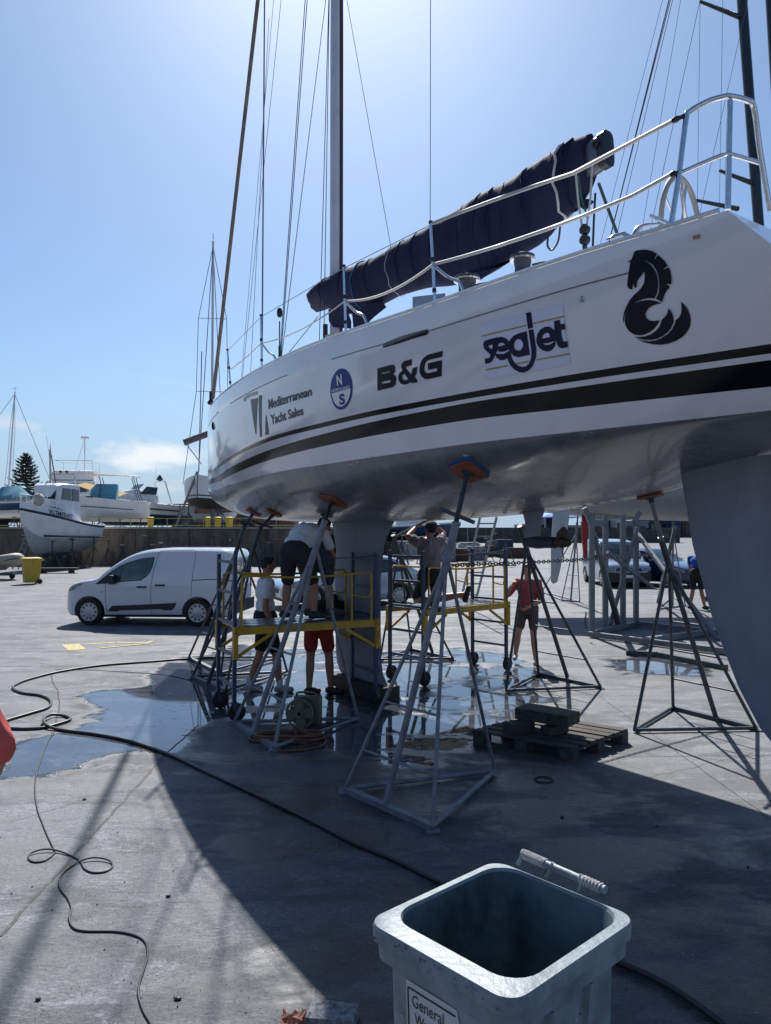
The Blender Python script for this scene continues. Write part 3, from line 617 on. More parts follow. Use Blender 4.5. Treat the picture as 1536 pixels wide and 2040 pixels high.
# broker's name (scale 3.776 from 360,420)
my = lambda pts: Z4(pts, 3.776, 360, 420)
quad_text('Mediterranean', 'broker_lettering', my([(664, 1497), (988, 1390), (985, 1322), (660, 1420)]), INK, .022, None)
quad_text('Yacht Sales', 'broker_lettering', my([(682, 1612), (926, 1535), (920, 1468), (676, 1535)]), INK, .022, None)
decal('sail_emblem', [my([(528, 1420), (582, 1408), (570, 1682), (566, 1680)])], INK)
decal('sail_emblem', [my([(590, 1392), (612, 1385), (612, 1698), (599, 1702)])], INK)
decal('sail_emblem', [my([(643, 1530), (648, 1550), (665, 1680), (638, 1688)])], INK)
# seam line below the gunwale, windows in the topsides, fittings
for a, b_ in ((.012, .262), (.36, .566), (.655, .955)):
    mb = MB(); ts = np.linspace(a, b_, 40); zf = lambda t: fZS(t) - lerp(.22, .19, t)
    for i in range(len(ts) - 1):
        t0, t1 = ts[i], ts[i + 1]; mb.add([side_pt(t0, zf(t0), 1, .003), side_pt(t1, zf(t1), 1, .003), side_pt(t1, zf(t1) + .008, 1, .003), side_pt(t0, zf(t0) + .008, 1, .003)], [(0, 1, 2, 3)])
    mb.build('seam_line', GREYL, yacht, smooth=0)
decal('hull_window', [bg([(866,222),(870,192),(900,178),(1000,135),(1120,98),(1240,68),(1254,78),(1256,100),(1240,116),(1120,150),(1000,190),(890,222),(872,226)])], GLASS, .004)
ow = decal('hull_window', [my([(474,1432),(476,1405),(500,1385),(545,1365),(575,1357),(579,1372),(570,1385),(520,1400),(492,1415),(486,1434)])], GLASS, .004)
decal('maker_plate', [[(1382, 470), (1396, 467), (1396, 475), (1382, 478)]], mat('tan_label', (.34, .20, .08), .5), .004)
for u, v, r_ in ((1160, 596, .022), (434, 822, .012)):
    h, nn = hull_hit(u, v); mb = MB(); mb.lathe(h - nn * .01, [(r_, 0), (r_, .016), (r_ * .75, .024), (r_ * .4, .012)], 16, nn); mb.build('through_hull_fitting', STEEL, yacht)
h, nn = hull_hit(425, 848); mb = MB(); mb.ball(h, (.03, .03, .07)); mb.build('bow_fitting', BLACK, yacht)
chip = mat('chipped_primer', (.45, .44, .43), .8)
for u, v, r_ in ((700, 925, 7), (712, 921, 5), (928, 907, 6), (1178, 861, 4), (741, 909, 3), (838, 897, 4)):
    lp = [(u + r_ * random.uniform(.5, 1.2) * math.cos(a), v + r_ * .4 * random.uniform(.4, 1.2) * math.sin(a)) for a in [i * .7 for i in range(9)]]
    pts = [hull_hit(*q) for q in lp]; mb = MB(); mb.add([p + n_ * .003 for p, n_ in pts], [tuple(range(9))]); mb.build('paint_chip', chip, yacht, smooth=0)

random.seed(31)
SCR = mat('pale_scrape', (.30, .31, .33), .5)
for k in range(46):
    u, v = random.gauss(840, 45), random.gauss(975, 22); L_ = random.uniform(6, 26); a = random.gauss(-.45, .5); p0, n0 = hull_hit(u, v); p1, n1 = hull_hit(u + L_ * math.cos(a), v + L_ * math.sin(a))
    if p0 is None or p1 is None or p0.z > 2.78 or p1.z > 2.78 or (p0 - p1).length > .5: continue
    w = (p1 - p0).cross(n0).normalized() * random.uniform(.0008, .0022); mb = MB(); mid, nm_ = hull_hit(u + L_ / 2 * math.cos(a), v + L_ / 2 * math.sin(a) + random.uniform(-1, 1))
    pts = [p0 + n0 * .002, mid + nm_ * .002, p1 + n1 * .002]; mb.add([pts[0], pts[1] - w, pts[2], pts[1] + w], [(0, 1, 2, 3)]); mb.build('scrape', SCR, yacht, smooth=0)
# ---- keel, rudder, saildrive
def foil(secs, n=14):
    """secs: (t_lead metres, t_trail metres, thickness, z) along the centreline from the bow"""
    rings = []
    for a, b_, th, z in secs:
        c = b_ - a; rg = []
        for j in range(2 * n):
            k = j / n if j < n else 2 - j / n; x = (1 - math.cos(math.pi * k)) / 2; y = th / 2 * 2.6 * (math.sqrt(max(x, 0)) - x) * .77; sgn = 1 if j < n else -1
            rg.append(cl((a + c * x) / LOA, sgn * y, z))
        rings.append(rg)
    return rings
sK = lambda s_: s_ + 5.35
mb = MB(); mb.loft(foil([(sK(-.80), sK(.78), .22, 2.30), (sK(-.72), sK(.62), .17, 2.12), (sK(-.70), sK(.50), .16, 1.95), (sK(-.69), sK(.42), .16, 1.5), (sK(-.67), sK(.42), .16, .9), (sK(-.66), sK(.43), .17, .5), (sK(-.62), sK(.47), .20, .32), (sK(-.55), sK(.55), .22, .22), (sK(-.50), sK(.58), .16, .185)]))
mb.build('keel', ANTI2, yacht, smooth=60)
mb = MB(); mb.loft(foil([(10.0, 10.93, .13, 2.66), (10.0, 10.93, .13, 2.58), (10.10, 10.93, .12, 2.0), (10.27, 10.92, .11, 1.4), (10.46, 10.90, .09, .95), (10.62, 10.87, .07, .68), (10.74, 10.84, .04, .56)]))
mb.build('rudder', ANTI2, yacht, smooth=60)
sd = 8.42
mb = MB(); mb.loft(foil([(sd - .2, sd + .16, .12, 2.40), (sd - .13, sd + .08, .10, 2.2), (sd - .13, sd + .07, .10, 2.05), (sd - .15, sd + .10, .13, 1.98)])); drv = mb.build('saildrive_leg', ANTI2, yacht, smooth=60)
mb = MB(); mb.lathe(cl((sd - .16) / LOA, 0, 2.0), [(.01, 0), (.05, .05), (.062, .2), (.055, .3), (.055, .42)], 16, AX); mb.build('gear_housing', DSTEEL, drv)
mb = MB(); hubc = cl((sd + .26) / LOA, 0, 2.0)
mb.lathe(hubc, [(.045, 0), (.05, .08), (.035, .16), (.01, .19)], 14, AX)
BRZ = mat('fouled_bronze', (.075, .05, .035), .6, .3, var=.35, bump=.5, bscale=40)
mb.build('propeller_hub', BRZ, drv)
pb = None
for k, an in enumerate((math.pi * .5, math.pi * 1.5)):
    dz = Vector((0, 0, 1)); dr = PORT * math.cos(an) + dz * math.sin(an); tw = PORT * -math.sin(an) + dz * math.cos(an); mb = MB(); rings = []
    for q in range(7):
        rr = .03 + .12 * q / 6; w = .055 * math.sin(math.pi * (.25 + .68 * q / 6)); c = hubc + AX * (.07 + .03 * q / 6) + dr * rr; ch = (tw * .8 + AX * .6).normalized()
        rings.append([c - ch * w, c + AX * .008, c + ch * w, c - AX * .008])
    mb.loft(rings); mb.build('propeller_blade', BRZ, drv)
# keel blocks are their own things
# ------------------------------------------------------------------ mast, boom, covers, lifelines, deck gear (parts of the yacht)
MT = cl(.412, 0, 0)
mb = MB(); zt_ = 19.0
for a0, a1, mi in ((0, 1, 0),):
    rings = []
    for z in (4.0, 9, 14, zt_):
        k = 1 if z < 14 else .8
        rings.append([MT + AX * (.125 * k * math.cos(a)) + PORT * (.078 * k * math.sin(a)) + Vector((0, 0, z)) for a in [2 * math.pi * j / 20 for j in range(20)]])
    mb.loft(rings, mif=lambda i, j: 1 if (j == 0 or j >= 16) else 0)
mast = mb.build('mast', [MASTM, MASTB], yacht, smooth=40)
for z in (10.6, 13.6, 16.6):
    mb = MB()
    for s_ in (1, -1): mb.loft([[MT + PORT * (s_ * q) + AX * (.12 + .32 * q / 1.2 + c * .055) + Vector((0, 0, z + .05 * q + h)) for c, h in ((-1, 0), (0, .018), (1, 0), (0, -.018))] for q in (.05, 1.15 - (z - 8) * .05)])
    mb.build('spreader', MASTM, mast)
# mast collar with cream winch panel seen behind the shrouds
CREAM = mat('cream_panel', (.42, .37, .26), .6, var=.05)
pA = P(677, 650, 10.2)
mb = MB(); mb.box(cl(.425, .16, 4.42), (.26, .06, .78), rz=R(-55)); mp_ = mb.build('mast_foot_panel', CREAM, yacht)
for k in range(5):
    mb = MB(); mb.box(cl(.425, .195, 4.12 + k * .15), (.26, .004, .008), rz=R(-55)); mb.build('panel_joint', BLACK, mp_)
mb = MB(); mb.box(cl(.405, .13, 4.5), (.05, .05, 1.0), rz=R(-55)); mb.build('mast_track_car', DSTEEL, yacht)

def ctr(u, v, off=0.0):
    """point of the centre plane (shifted off metres to port) behind a photo pixel"""
    d = ray(u, v); n_ = PORT; o_ = BOW + PORT * off; k = (o_ - Vector((0, 0, CAM_H))).dot(n_) / d.dot(n_)
    return Vector((0, 0, CAM_H)) + d * k
top = [(633, 588), (641, 573), (654, 561), (683, 540), (721, 527), (760, 510), (796, 490), (850, 457), (908, 423), (958, 388), (1017, 361), (1067, 327), (1095, 307), (1121, 292), (1150, 276), (1178, 266)]
bot = [(631, 622), (641, 616), (654, 612), (683, 625), (721, 628), (760, 606), (796, 588), (850, 574), (908, 568), (958, 556), (1017, 520), (1067, 492), (1095, 468), (1121, 438), (1150, 412), (1176, 372)]
mb = MB(); rings = []; n = 22; us = np.concatenate([[631.5, 634], np.linspace(640, 1176, 66)])
for u in us:
    a = ctr(u, itp(u, [p[0] for p in top], [p[1] for p in top])); b_ = ctr(u, itp(u, [p[0] for p in bot], [p[1] for p in bot]))
    h = (a.z - b_.z) / 2; c = (a + b_) / 2; q = (u - 631) / 545; w = lerp(.26, .13, q) * min(1, (u - 629) / 12) ** .5; rg = []
    wr = .014 * math.sin(q * 43) + .010 * math.sin(q * 97 + 2)
    for j in range(n):
        an = 2 * math.pi * j / n; bulge = 1 +   .05 * math.sin(7 * q * 6 + j * .9) * (.4 + .6 * abs(math.sin(q * 19 + j))) ; sx = math.sin(an)
        zz = math.cos(an) * h
        rg.append(c + PORT * (sx * (w + wr) * bulge * (1 - .25 * max(0, -math.cos(an)))) + Vector((0, 0, zz)) + AX * (.02 * math.sin(j * 2.1 + q * 40)))
    rings.append(rg)
mb.loft(rings); cover = mb.build('sail_cover', NAVY, yacht, smooth=60)
# fold ridges of cloth wrapping the bag
for q in [k / 15 + .02 * math.sin(k * 5) for k in range(1, 15)]:
    i = 2 + int(q * 64); rg = rings[i]; lean = .10 + .05 * math.sin(i)
    pts = [rg[j] + AX * (lean * (j / 11.0)) + (rg[j] - (rg[0] + rg[11]) / 2).normalized() * (.004) for j in range(0, 11)]
    pts = [p + PORT * 0.0 for p in pts]
    mb = MB(); mb.path(pts, [.003 + .005 * math.sin(math.pi * k / 10) for k in range(11)], n=6); mb.build('cloth_fold', NAVY, cover, smooth=60)
def strap(u, m_, w=.016, name='tie_strap'):
    i = int(np.argmin([abs(u - x) for x in us])); mb = MB(); c = sum(rings[i], Vector()) / n
    mb.path([c + (p - c) * 1.035 for p in rings[i]], w, n=6, closed=True); mb.build(name, m_, cover)
strap(1123, ROPEW, .013); strap(731, mat('blue_line', (.02, .12, .28), .8), .009); strap(796, ROPEW, .004); strap(1144, NAVY, .012)
# boom: the cover hides most of it; spar end and gooseneck show
def spar(uv0, uv1, hw, hh, name, m_, off=0, n=14):
    a, b_ = ctr(*uv0), ctr(*uv1); d = (b_ - a).normalized(); up = PORT.cross(d) if PORT.cross(d).z > 0 else -PORT.cross(d); mb = MB(); rings_ = []
    for k, t in ((.93, 0), (1, .02), (1, .98), (.93, 1)):
        c = lerp(a, b_, t) + PORT * off; rg = []
        for j in range(n):
            an = 2 * math.pi * j / n; cx, cy = math.cos(an), math.sin(an); e_ = .55
            rg.append(c + PORT * (hw * k * math.copysign(abs(cx) ** e_, cx)) + up * (hh * k * math.copysign(abs(cy) ** e_, cy)))
        rings_.append(rg)
    mb.loft(rings_); return mb.build(name, m_, yacht, smooth=40)
BOOMG = mat('grey_boom', (.13, .135, .15), .35, .4, var=.06)
boom = spar((700, 606), (1204, 301), .07, .158, 'boom', BOOMG)
spar((1199, 303), (1213, 295), .078, .165, 'boom_end_cap', BLACK)
b0 = ctr(1187, 287, .08); mb = MB(); mb.lathe(b0, [(.035, 0), (.04, .012), (.02, .014), (.018, .004)], 16, PORT); mb.build('boom_sheave', BLACK, boom)
mb = MB(); fl = [(1150, 396), (1176, 396), (1184, 402), (1174, 412), (1166, 420), (1152, 410)]
pts = [ctr(u, v, .05) for u, v in fl]; pts2 = [ctr(u, v, -.03) for u, v in fl]; mb.add(pts + pts2, [tuple(range(6)), tuple(reversed(range(6, 12)))] + [(i, (i + 1) % 6, 6 + (i + 1) % 6, 6 + i) for i in range(6)]); mb.build('cover_flap', NAVY, cover)
for fl in ([(654, 616), (690, 612), (700, 640), (700, 655), (664, 652), (655, 640)], [(700, 612), (762, 600), (770, 612), (745, 632), (722, 655), (704, 655)], [(930, 545), (1000, 530), (1040, 510), (985, 537), (955, 560), (935, 562)]):
    mb = MB(); k = len(fl); pts = [ctr(u, v, .10) for u, v in fl]; pts2 = [ctr(u, v, .04) for u, v in fl]
    mb.add(pts + pts2, [tuple(range(k)), tuple(reversed(range(k, 2 * k)))] + [(i, (i + 1) % k, k + (i + 1) % k, k + i) for i in range(k)]); mb.build('cover_flap', NAVY, cover)
# vang, mainsheet, blocks and lines under the boom
def line(name, pts, r, m_, par=None, n=6): mb = MB(); mb.path(pts, r, n=n); return mb.build(name, m_, par or yacht, smooth=60)
LG = mat('green_line', (.02, .12, .07), .8)
for k, (a, b_) in enumerate((((706, 655), (738, 600)), ((712, 655), (745, 600)), ((718, 656), (750, 598)))):
    line('vang_line', [ctr(*a), ctr(*b_)], .012, ROPEB if k != 1 else ROPEW)
def sp_pt(u, v, dy): return P(u, v, dy)
YB = 6.35
line('mainsheet', [P(1147, 345, YB - 1.1), P(1152, 400, YB - 1.1), P(1162, 470, YB - 1.15)], .008, ROPEW)
line('mainsheet', [P(1180, 327, YB - 1.1), P(1176, 400, YB - 1.1), P(1166, 470, YB - 1.15)], .008, ROPEW)
line('mainsheet', smoothpath([P(1152, 350, YB - 1.0), P(1160, 400, YB - 1.0), P(1170, 432, YB - 1.05), P(1163, 424, YB - 1.05)], 5), .006, LG)
line('mainsheet', [P(1186, 385, YB), P(1183, 440, YB), P(1181, 492, YB)], .010, ROPEB)
line('boom_strut', [P(1193, 366, YB), P(1234, 478, YB - .3)], .014, mat('dull_green_tube', (.10, .13, .11), .5))
for v, r_ in ((458, .034), (478, .034)):
    mb = MB(); c = P(1165, v, YB - 1.15); mb.lathe(c - PORT * .02, [(r_, 0), (r_ * 1.05, .02), (r_, .04)], 16, PORT); mb.box(c + Vector((0, 0, -.01)), (.03, .02, .10)); mb.build('pulley_block', BLACK, yacht)
line('mainsheet', [P(1166, 490, YB - 1.15), P(1164, 500, YB - 1.15)], .014, DSTEEL)
line('reef_line', smoothpath([ctr(1116, 450), ctr(1112, 480), ctr(1100, 498), ctr(1091, 490), ctr(1092, 470)], 6), .010, ROPEB)

# stanchions, braces and lifelines
def deckpt(u, v, inb=.05):
    """place on the port gunwale seen at this pixel column"""
    best = None
    for t in np.linspace(.01, 1.0, 500):
        p = side_pt(t, fZS(t), 1, -inb); d = ray(u, v); q = abs((p.x / p.y) - d.x / d.y)
        if best is None or q < best[0]: best = (q, t, p)
    return best[2], best[1]
STW = []
def stanchion(ub, vb, ut, vt, brace=True, r=.0125):
    p, t = deckpt(ub, vb); p = Vector((p.x, p.y, fZS(t) + .0)); q = P(ut, vt, p.y)
    mb = MB(); mb.path([p, lerp(p, q, .5), q], r, n=10); mb.lathe(p - Vector((0, 0, .02)), [(.03, 0), (.03, .02), (.017, .03), (.015, .07)], 14)
    o = mb.build('stanchion', STEEL, yacht)
    for kk, hh in ((.17, .03), (.53, .035), (.985, .02)): mb = MB(); mb.lathe(lerp(p, q, kk), [(.0175, 0), (.017, hh)], 12, q - p); mb.build('stanchion_collar', BLACK, o)
    if brace:
        m_ = lerp(p, q, .50); e_ = cl(t + .027, fBS(t) - .10, fZS(t)); mb = MB()
        mb.path(smoothpath([m_, m_ + (e_ - m_) * .45 + Vector((0, 0, .02)), lerp(m_, e_, .82) + Vector((0, 0, .07)), e_], 6), r, n=8); mb.build('stanchion_brace', STEEL, o)
    STW.append((p, q)); return p, q
sD = stanchion(460, 770, 453, 697, False); sC = stanchion(521, 738, 520, 628); sA = stanchion(690, 669, 685, 530); sB = stanchion(868, 607, 858, 443)
LW = mat('lifeline_cover', (.55, .53, .51), .6, var=.08)
pu = lambda s_, k: lerp(s_[0], s_[1], k)
pp0, _t = deckpt(1338, 452); PPY = pp0.y
line('lifeline', [pu(sD, .97), pu(sC, .97), pu(sA, .97), pu(sB, .97)], .0035, WIRE)
def sag(a, b_, s_, n=10): return [lerp(a, b_, i / n) - Vector((0, 0, s_ * 4 * (i / n) * (1 - i / n))) for i in range(n + 1)]
line('lifeline', sag(pu(sD, .5), pu(sC, .5), .02), .007, LW); line('lifeline', sag(pu(sC, .5), pu(sA, .5), .07), .007, LW); line('lifeline', sag(pu(sA, .5), pu(sB, .5), .08), .011, LW)
uA = P(1339, 241, PPY); uB = P(1336, 348, PPY)
line('lifeline', sag(pu(sB, .98), P(1142, 345, lerp(sB[1].y, PPY, .66)), -.01) + [uA], .0125, LW)
line('lifeline', sag(pu(sB, .50), P(1260, 390, lerp(sB[0].y, PPY, .86)), .03) + [uB], .0125, LW)
for a, b_ in ((uA, P(1362, 231, PPY)), (uB, P(1352, 343, PPY))):
    mb = MB(); mb.path([a, lerp(a, b_, .3), lerp(a, b_, .7), b_], [.014, .02, .012, .016], n=8); mb.build('lashing', BLACK, yacht)
# pushpit
tubep = smoothpath([P(1336, 452, PPY), P(1352, 350, PPY), P(1366, 240, PPY), P(1374, 222, PPY), P(1410, 202, PPY), P(1440, 193, PPY - .02), P(1456, 192, PPY - .03), P(1488, 200, PPY + .0), P(1502, 215, PPY + .05), P(1514, 300, PPY + .1), P(1534, 420, PPY + .15)], 7)
PUSH = mb = MB(); mb.path(tubep, .0165, n=12)
pushpit = mb.build('pushpit', STEEL, yacht, smooth=60)
for pts, r_ in (([P(1355, 345, PPY), P(1400, 325, PPY), P(1440, 309, PPY - .02), P(1456, 308, PPY - .03), P(1512, 324, PPY + .1)], .014), ([P(1454, 200, PPY - .03), P(1450, 418, PPY - .03)], .017), ([P(1354, 350, PPY), P(1366, 440, PPY + .12)], .012), ([P(1296, 430, PPY + .25), P(1340, 448, PPY + .1)], .012)):
    mb = MB(); mb.path(smoothpath(pts, 5), r_, n=10); mb.build('pushpit_rail', STEEL, pushpit)
# helm wheel seen over the gunwale
wc = P(1356, 470, 5.0); mb = MB(); wr = .40
mb.path([wc + AX * (0 * wr) + PORT * (-math.cos(a) * .225) * 1.0 + Vector((0, 0, wr * math.sin(a))) + Vector((0,0,0)) for a in [2 * math.pi * i / 40 for i in range(40)]], .019, n=8, closed=True)
wheel = mb.build('helm_wheel', mat('grey_leather', (.32, .31, .29), .6), yacht, smooth=60)
for a in (0, 1.26, 2.5, 3.77, 5.0):
    line('wheel_spoke', [wc, wc + PORT * (-math.cos(a) * .225) + Vector((0, 0, wr * math.sin(a)))], .009, STEEL, wheel)
# cleat
c0, _t = deckpt(1235, 475, .06); cz = fZS(_t)
cA = P(1208, 477, c0.y); mb = MB()
mb.path(smoothpath([P(1208, 477, c0.y), P(1225, 471, c0.y), P(1244, 466, c0.y)], 4), [.006] * 3 + [.016] * 6, n=8)
mb.path(smoothpath([P(1240, 466, c0.y), P(1254, 474, c0.y)], 4), .018, n=8); mb.path(smoothpath([P(1262, 470, c0.y), P(1276, 452, c0.y), P(1312, 446, c0.y)], 5), [.018] * 5 + [.014] * 3 + [.010] * 3, n=8)
mb.build('mooring_cleat', mat('brushed_aluminium', (.35, .40, .46), .35, .8), yacht, smooth=60)
# winches
for (u, v, s_) in ((930, 570, .085), (1041, 535, .075)):
    p, t = deckpt(u, v, .28); z0 = fZS(t) + .02; c = Vector((p.x, p.y, z0)); c.x = P(u, v, p.y).x; k = s_ / .085
    mb = MB(); mb.lathe(c, [(.10 * k, 0), (.10 * k, .05), (.085 * k, .06), (.068 * k, .10), (.064 * k, .15), (.075 * k, .20), (.10 * k, .215), (.102 * k, .235), (.06 * k, .25)], 24)
    wv = mb.build('winch', DSTEEL, yacht); mb = MB(); mb.lathe(c + Vector((0, 0, .20)), [(.104 * k, 0), (.108 * k, .012), (.098 * k, .02)], 24); mb.build('winch_jaw', STEEL, wv)
    line('winch_tail', smoothpath([c + Vector((.07, 0, .17)), c + Vector((.17, 0, .19)), c + Vector((.20, 0, .14)), c + Vector((.12, 0, .08)), c + Vector((.06, 0, .07))], 5), .008, ROPEB, wv)
p, t = deckpt(862, 590, .30); mb = MB(); mb.loft([[Vector((p.x + a, p.y + b_, fZS(t) + h)) for a, b_ in ((-.17, -.0), (.10, -.1), (.12, .05), (-.1, .1))] for h in (.0, .10, .2)]); mb.build('companionway_screen', mat('smoked_acrylic', (.20, .26, .33), .08, spec=.7), yacht)
# standing rigging
def rig(name, u0, v0, Y0, u1, v1, Y1, r, m_=WIRE):
    a, b_ = P(u0, v0, Y0), P(u1, v1, Y1); d = b_ - a; b2 = a + d * 1.35
    if b2.z > 19: b2 = a + d * ((19 - a.z) / d.z)
    return line(name, [a, b2], r, m_)
bp = cl(.012, 0, 4.33)
fy = bp.y
rig('forestay', 424, 795, fy, 514, -2, 12.3, .035, mat('furled_sail_brown', (.20, .15, .13), .8, var=.2))
mb = MB(); mb.lathe(P(420, 806, fy), [(.05, 0), (.07, .04), (.03, .09), (.03, .25)], 14); mb.build('furling_drum', BLACK, yacht)
SY = 9.0
rig('shroud', 557, 720, SY, 608, 0, 9.6, .006); rig('shroud', 559, 720, SY, 612, 0, 9.6, .006); rig('shroud', 560, 718, SY, 649, 0, 10.2, .005)
rig('shroud', 522, 736, 9.4, 527, 0, 9.8, .010); rig('shroud', 482, 760, 11.2, 560, 0, 10.6, .004); rig('shroud', 499, 745, 10.8, 526, 223, 10.6, .004)
rig('halyard', 636, 690, 10.3, 655, 0, 10.2, .006, ROPEB); rig('halyard', 645, 690, 10.25, 656, 0, 10.2, .006, ROPEB)
rig('topping_lift', 779, 494, 9.1, 691, 0, 9.9, .004); line('backstay', [P(857, 443, 8.7), P(859, -700, 8.7)], .005, WIRE)
rig('shroud', 480, 762, 11.4, 545, 0, 10.9, .0035)
line('shroud_brace', [P(634, 630, 9.9), P(568, 712, 9.2)], .005, WIRE)
for u in (557,):
    a = P(u, 722, 9.0); mb = MB(); mb.path([a, P(u, 690, 9.0)], .016, n=8); mb.path([P(u, 690, 9.0), P(u, 640, 9.0)], .008, n=8); mb.lathe(P(u, 632, 9.0), [(.022, 0), (.034, .03), (.034, .08), (.02, .11)], 12); mb.build('turnbuckle', BLACK, yacht)
# ------------------------------------------------------------------ boat stands
def stand(label, A, B, C, cbase, apex, padpx=None, m_=GALV, rungs=(.25, .48, .7), group='stands holding up the racing yacht', legr=.017, padcol=PLYR, mat_blue=False, pad_size=.26, padpt=None, padn=None, handle=True, pad_rot=0.0, screw=DSTEEL, cr=.028, long=False):
    """A,B feet of the ladder side, C single foot (all ground places); apex: top of the tube"""
    c0 = (A + B + C) / 3; t = thing('boat_stand', label, 'boat stand', (c0.x, c0.y, 0), group)
    ax_ = Vector(apex); hz_ = ax_ - Vector((0, 0, .0)); up = Vector((0, 0, 1))
    j = lerp(cbase, ax_, .80); hd = (ax_ - j).normalized()
    lo = [A, B, C]
    for q, fp in enumerate(lo):
        top_ = lerp(j, ax_, .25 if q < 2 else .35) ; mb = MB(); mb.path([fp + up * .03, top_], legr, n=10); mb.build('leg', m_, t, smooth=60)
    mb = MB(); mb.path([cbase + up * .03, ax_], cr, n=12); mb.build('centre_post', m_, t, smooth=60)
    mb = MB(); mb.path([j, ax_], cr * 1.22, n=12); mb.build('head_sleeve', m_, t, smooth=60)
    for q in (A, B): mb = MB(); mb.box(q + up * .006, (.10, .10, .012)); mb.build('foot_plate', m_, t)
    mb = MB(); mb.bar(A + up * .025 , B + up * .025, .06, .045); mb.build('base_bar', m_, t)
    for a, b_ in ((A, C), (B, C)):
        mb = MB(); mb.path([a + up * .03, b_ + up * .03], .019, n=8); mb.build('base_bar', m_, t, smooth=60)
    mb = MB()
    topA = lerp(j, ax_, .25)
    for k in rungs:
        mb = MB(); mb.path([lerp(A + up * .03, topA, k), lerp(B + up * .03, topA, k)], .0105, n=8); mb.build('rung', m_, t, smooth=60)
    if padpx is not None:
        h, nn = hull_hit(*padpx); pt, pn_ = h, nn
    else: pt, pn_ = padpt, padn
    if pt is not None:
        th = .022; base_ = pt + pn_ * (th + (.016 if mat_blue else .004))
        mb = MB(); mb.path([ax_ - hd * .05, base_ + pn_ * .02], .021, n=10); sc_ = mb.build('screw', screw, t, smooth=60)
        if handle:
            hp = lerp(ax_, base_, .12); dd = Vector((.8, -.5, -.35)).normalized() if long else Vector((.7, .5, -.25)).normalized(); mb = MB(); mb.path([hp - dd * .17, hp + dd * .15], .016, n=8); mb.build('turning_handle', screw, t, smooth=60)
        x = Vector((0, 0, 1)).cross(pn_); x = x.normalized() if x.length > .05 else Vector((1, 0, 0)); x = Matrix.Rotation(pad_rot, 3, pn_) @ x; y = pn_.cross(x)
        M = Matrix((x, y, pn_)).transposed(); s_ = pad_size; mb = MB(); c_ = .22
        poly = [(-1 + c_, -1), (1 - c_, -1), (1, -1 + c_), (1, 1 - c_), (1 - c_, 1), (-1 + c_, 1), (-1, 1 - c_), (-1, -1 + c_)]
        o_ = pt + pn_ * ((.016 if mat_blue else .004))
        M4 = Matrix.Translation(o_) @ M.to_4x4()
        mb.prism([(a * s_ / 2, b_ * s_ * .42) for a, b_ in poly], 0, th, M=M4); pd = mb.build('pad', padcol, t)
        if mat_blue:
            mb = MB(); M4 = Matrix.Translation(pt + pn_ * .002) @ M.to_4x4(); mb.prism([(a * s_ * .56, b_ * s_ * .49) for a, b_ in poly], 0, .013, M=M4); mb.build('pad_lining', CARPB, pd)
        mb = MB(); mb.lathe(base_ + pn_ * 0.0, [(.05, 0), (.05, .012), (.026, .016), (.026, .05)], 14, pn_); mb.build('pad_socket', screw, pd)
    return t
S1 = stand('large pale grey boat stand in the foreground, its pad edged with blue carpet', G(688, 1578), G(862, 1655), G(986, 1543), G(768, 1612), P(909, 1040, 5.75), (935, 935), mat_blue=True, pad_size=.27, rungs=(.18, .40, .60), long=True, pad_rot=.25, legr=.0155, cr=.026)
S2 = stand('boat stand straddling the orange hose and reel, in front of the left scaffold', G(467, 1444), G(547, 1494), G(713, 1436), G(503, 1467), P(648, 1036, 7.8), (662, 996), pad_size=.30, rungs=(.22, .45, .66, .84), pad_rot=-.3, handle=False, legr=.018)
S3 = stand('dark boat stand between the walking woman and the stacked pallet', G(1073, 1346), G(1196, 1372), G(1008, 1380), G(1130, 1352), P(1035, 1048, 9.6), (1030, 1030), m_=DSTEEL, rungs=(.2, .42, .62), handle=False, legr=.018)
S4 = stand('tall dark boat stand just left of the rudder, its shadow running to the right', G(1341, 1414), G(1506, 1456), G(1264, 1460), G(1426, 1434), P(1316, 1070, 7.9), (1295, 986), m_=DSTEEL, rungs=(.22, .43, .63), legr=.018, cr=.028)
S5 = stand('dark boat stand under the bow, farther of the pair behind the blue ladder frame', G(376, 1313), G(440, 1345), G(560, 1312), G(396, 1326), P(488, 1046, 11.2), (505, 1020), m_=DSTEEL, rungs=(.25, .5, .72), handle=True)
S6 = stand('dark boat stand under the bow, nearer of the pair behind the blue ladder frame', G(383, 1352), G(450, 1380), G(572, 1342), G(414, 1367), P(520, 1048, 9.9), (545, 1021), m_=DSTEEL, rungs=(.25, .5, .72), handle=True)
hh = cl(.60, -1.0, 0)
S8 = stand('boat stand behind the right scaffold, on the far side of the keel', G(902, 1315), G(820, 1296), G(757, 1317), G(862, 1305), P(783, 1066, 11.6), None, m_=DSTEEL, rungs=(.25, .5, .72), padpt=cl(.50, -1.08, 2.42), padn=Vector((.2, .1, -.95)).normalized(), handle=False)
for (c, d_, rz, nm, lb) in ((cl(sK(0) / LOA, 0, .09), (1.25, .30, .18), R(-55), 'keel_block', 'dark timber bearer lying under the yacht keel'),):
    mb = MB(); mb.box(c, d_, rz); o = mb.build(nm, WOODD, None, bevel=.008); tag(o, lb, 'timber block')

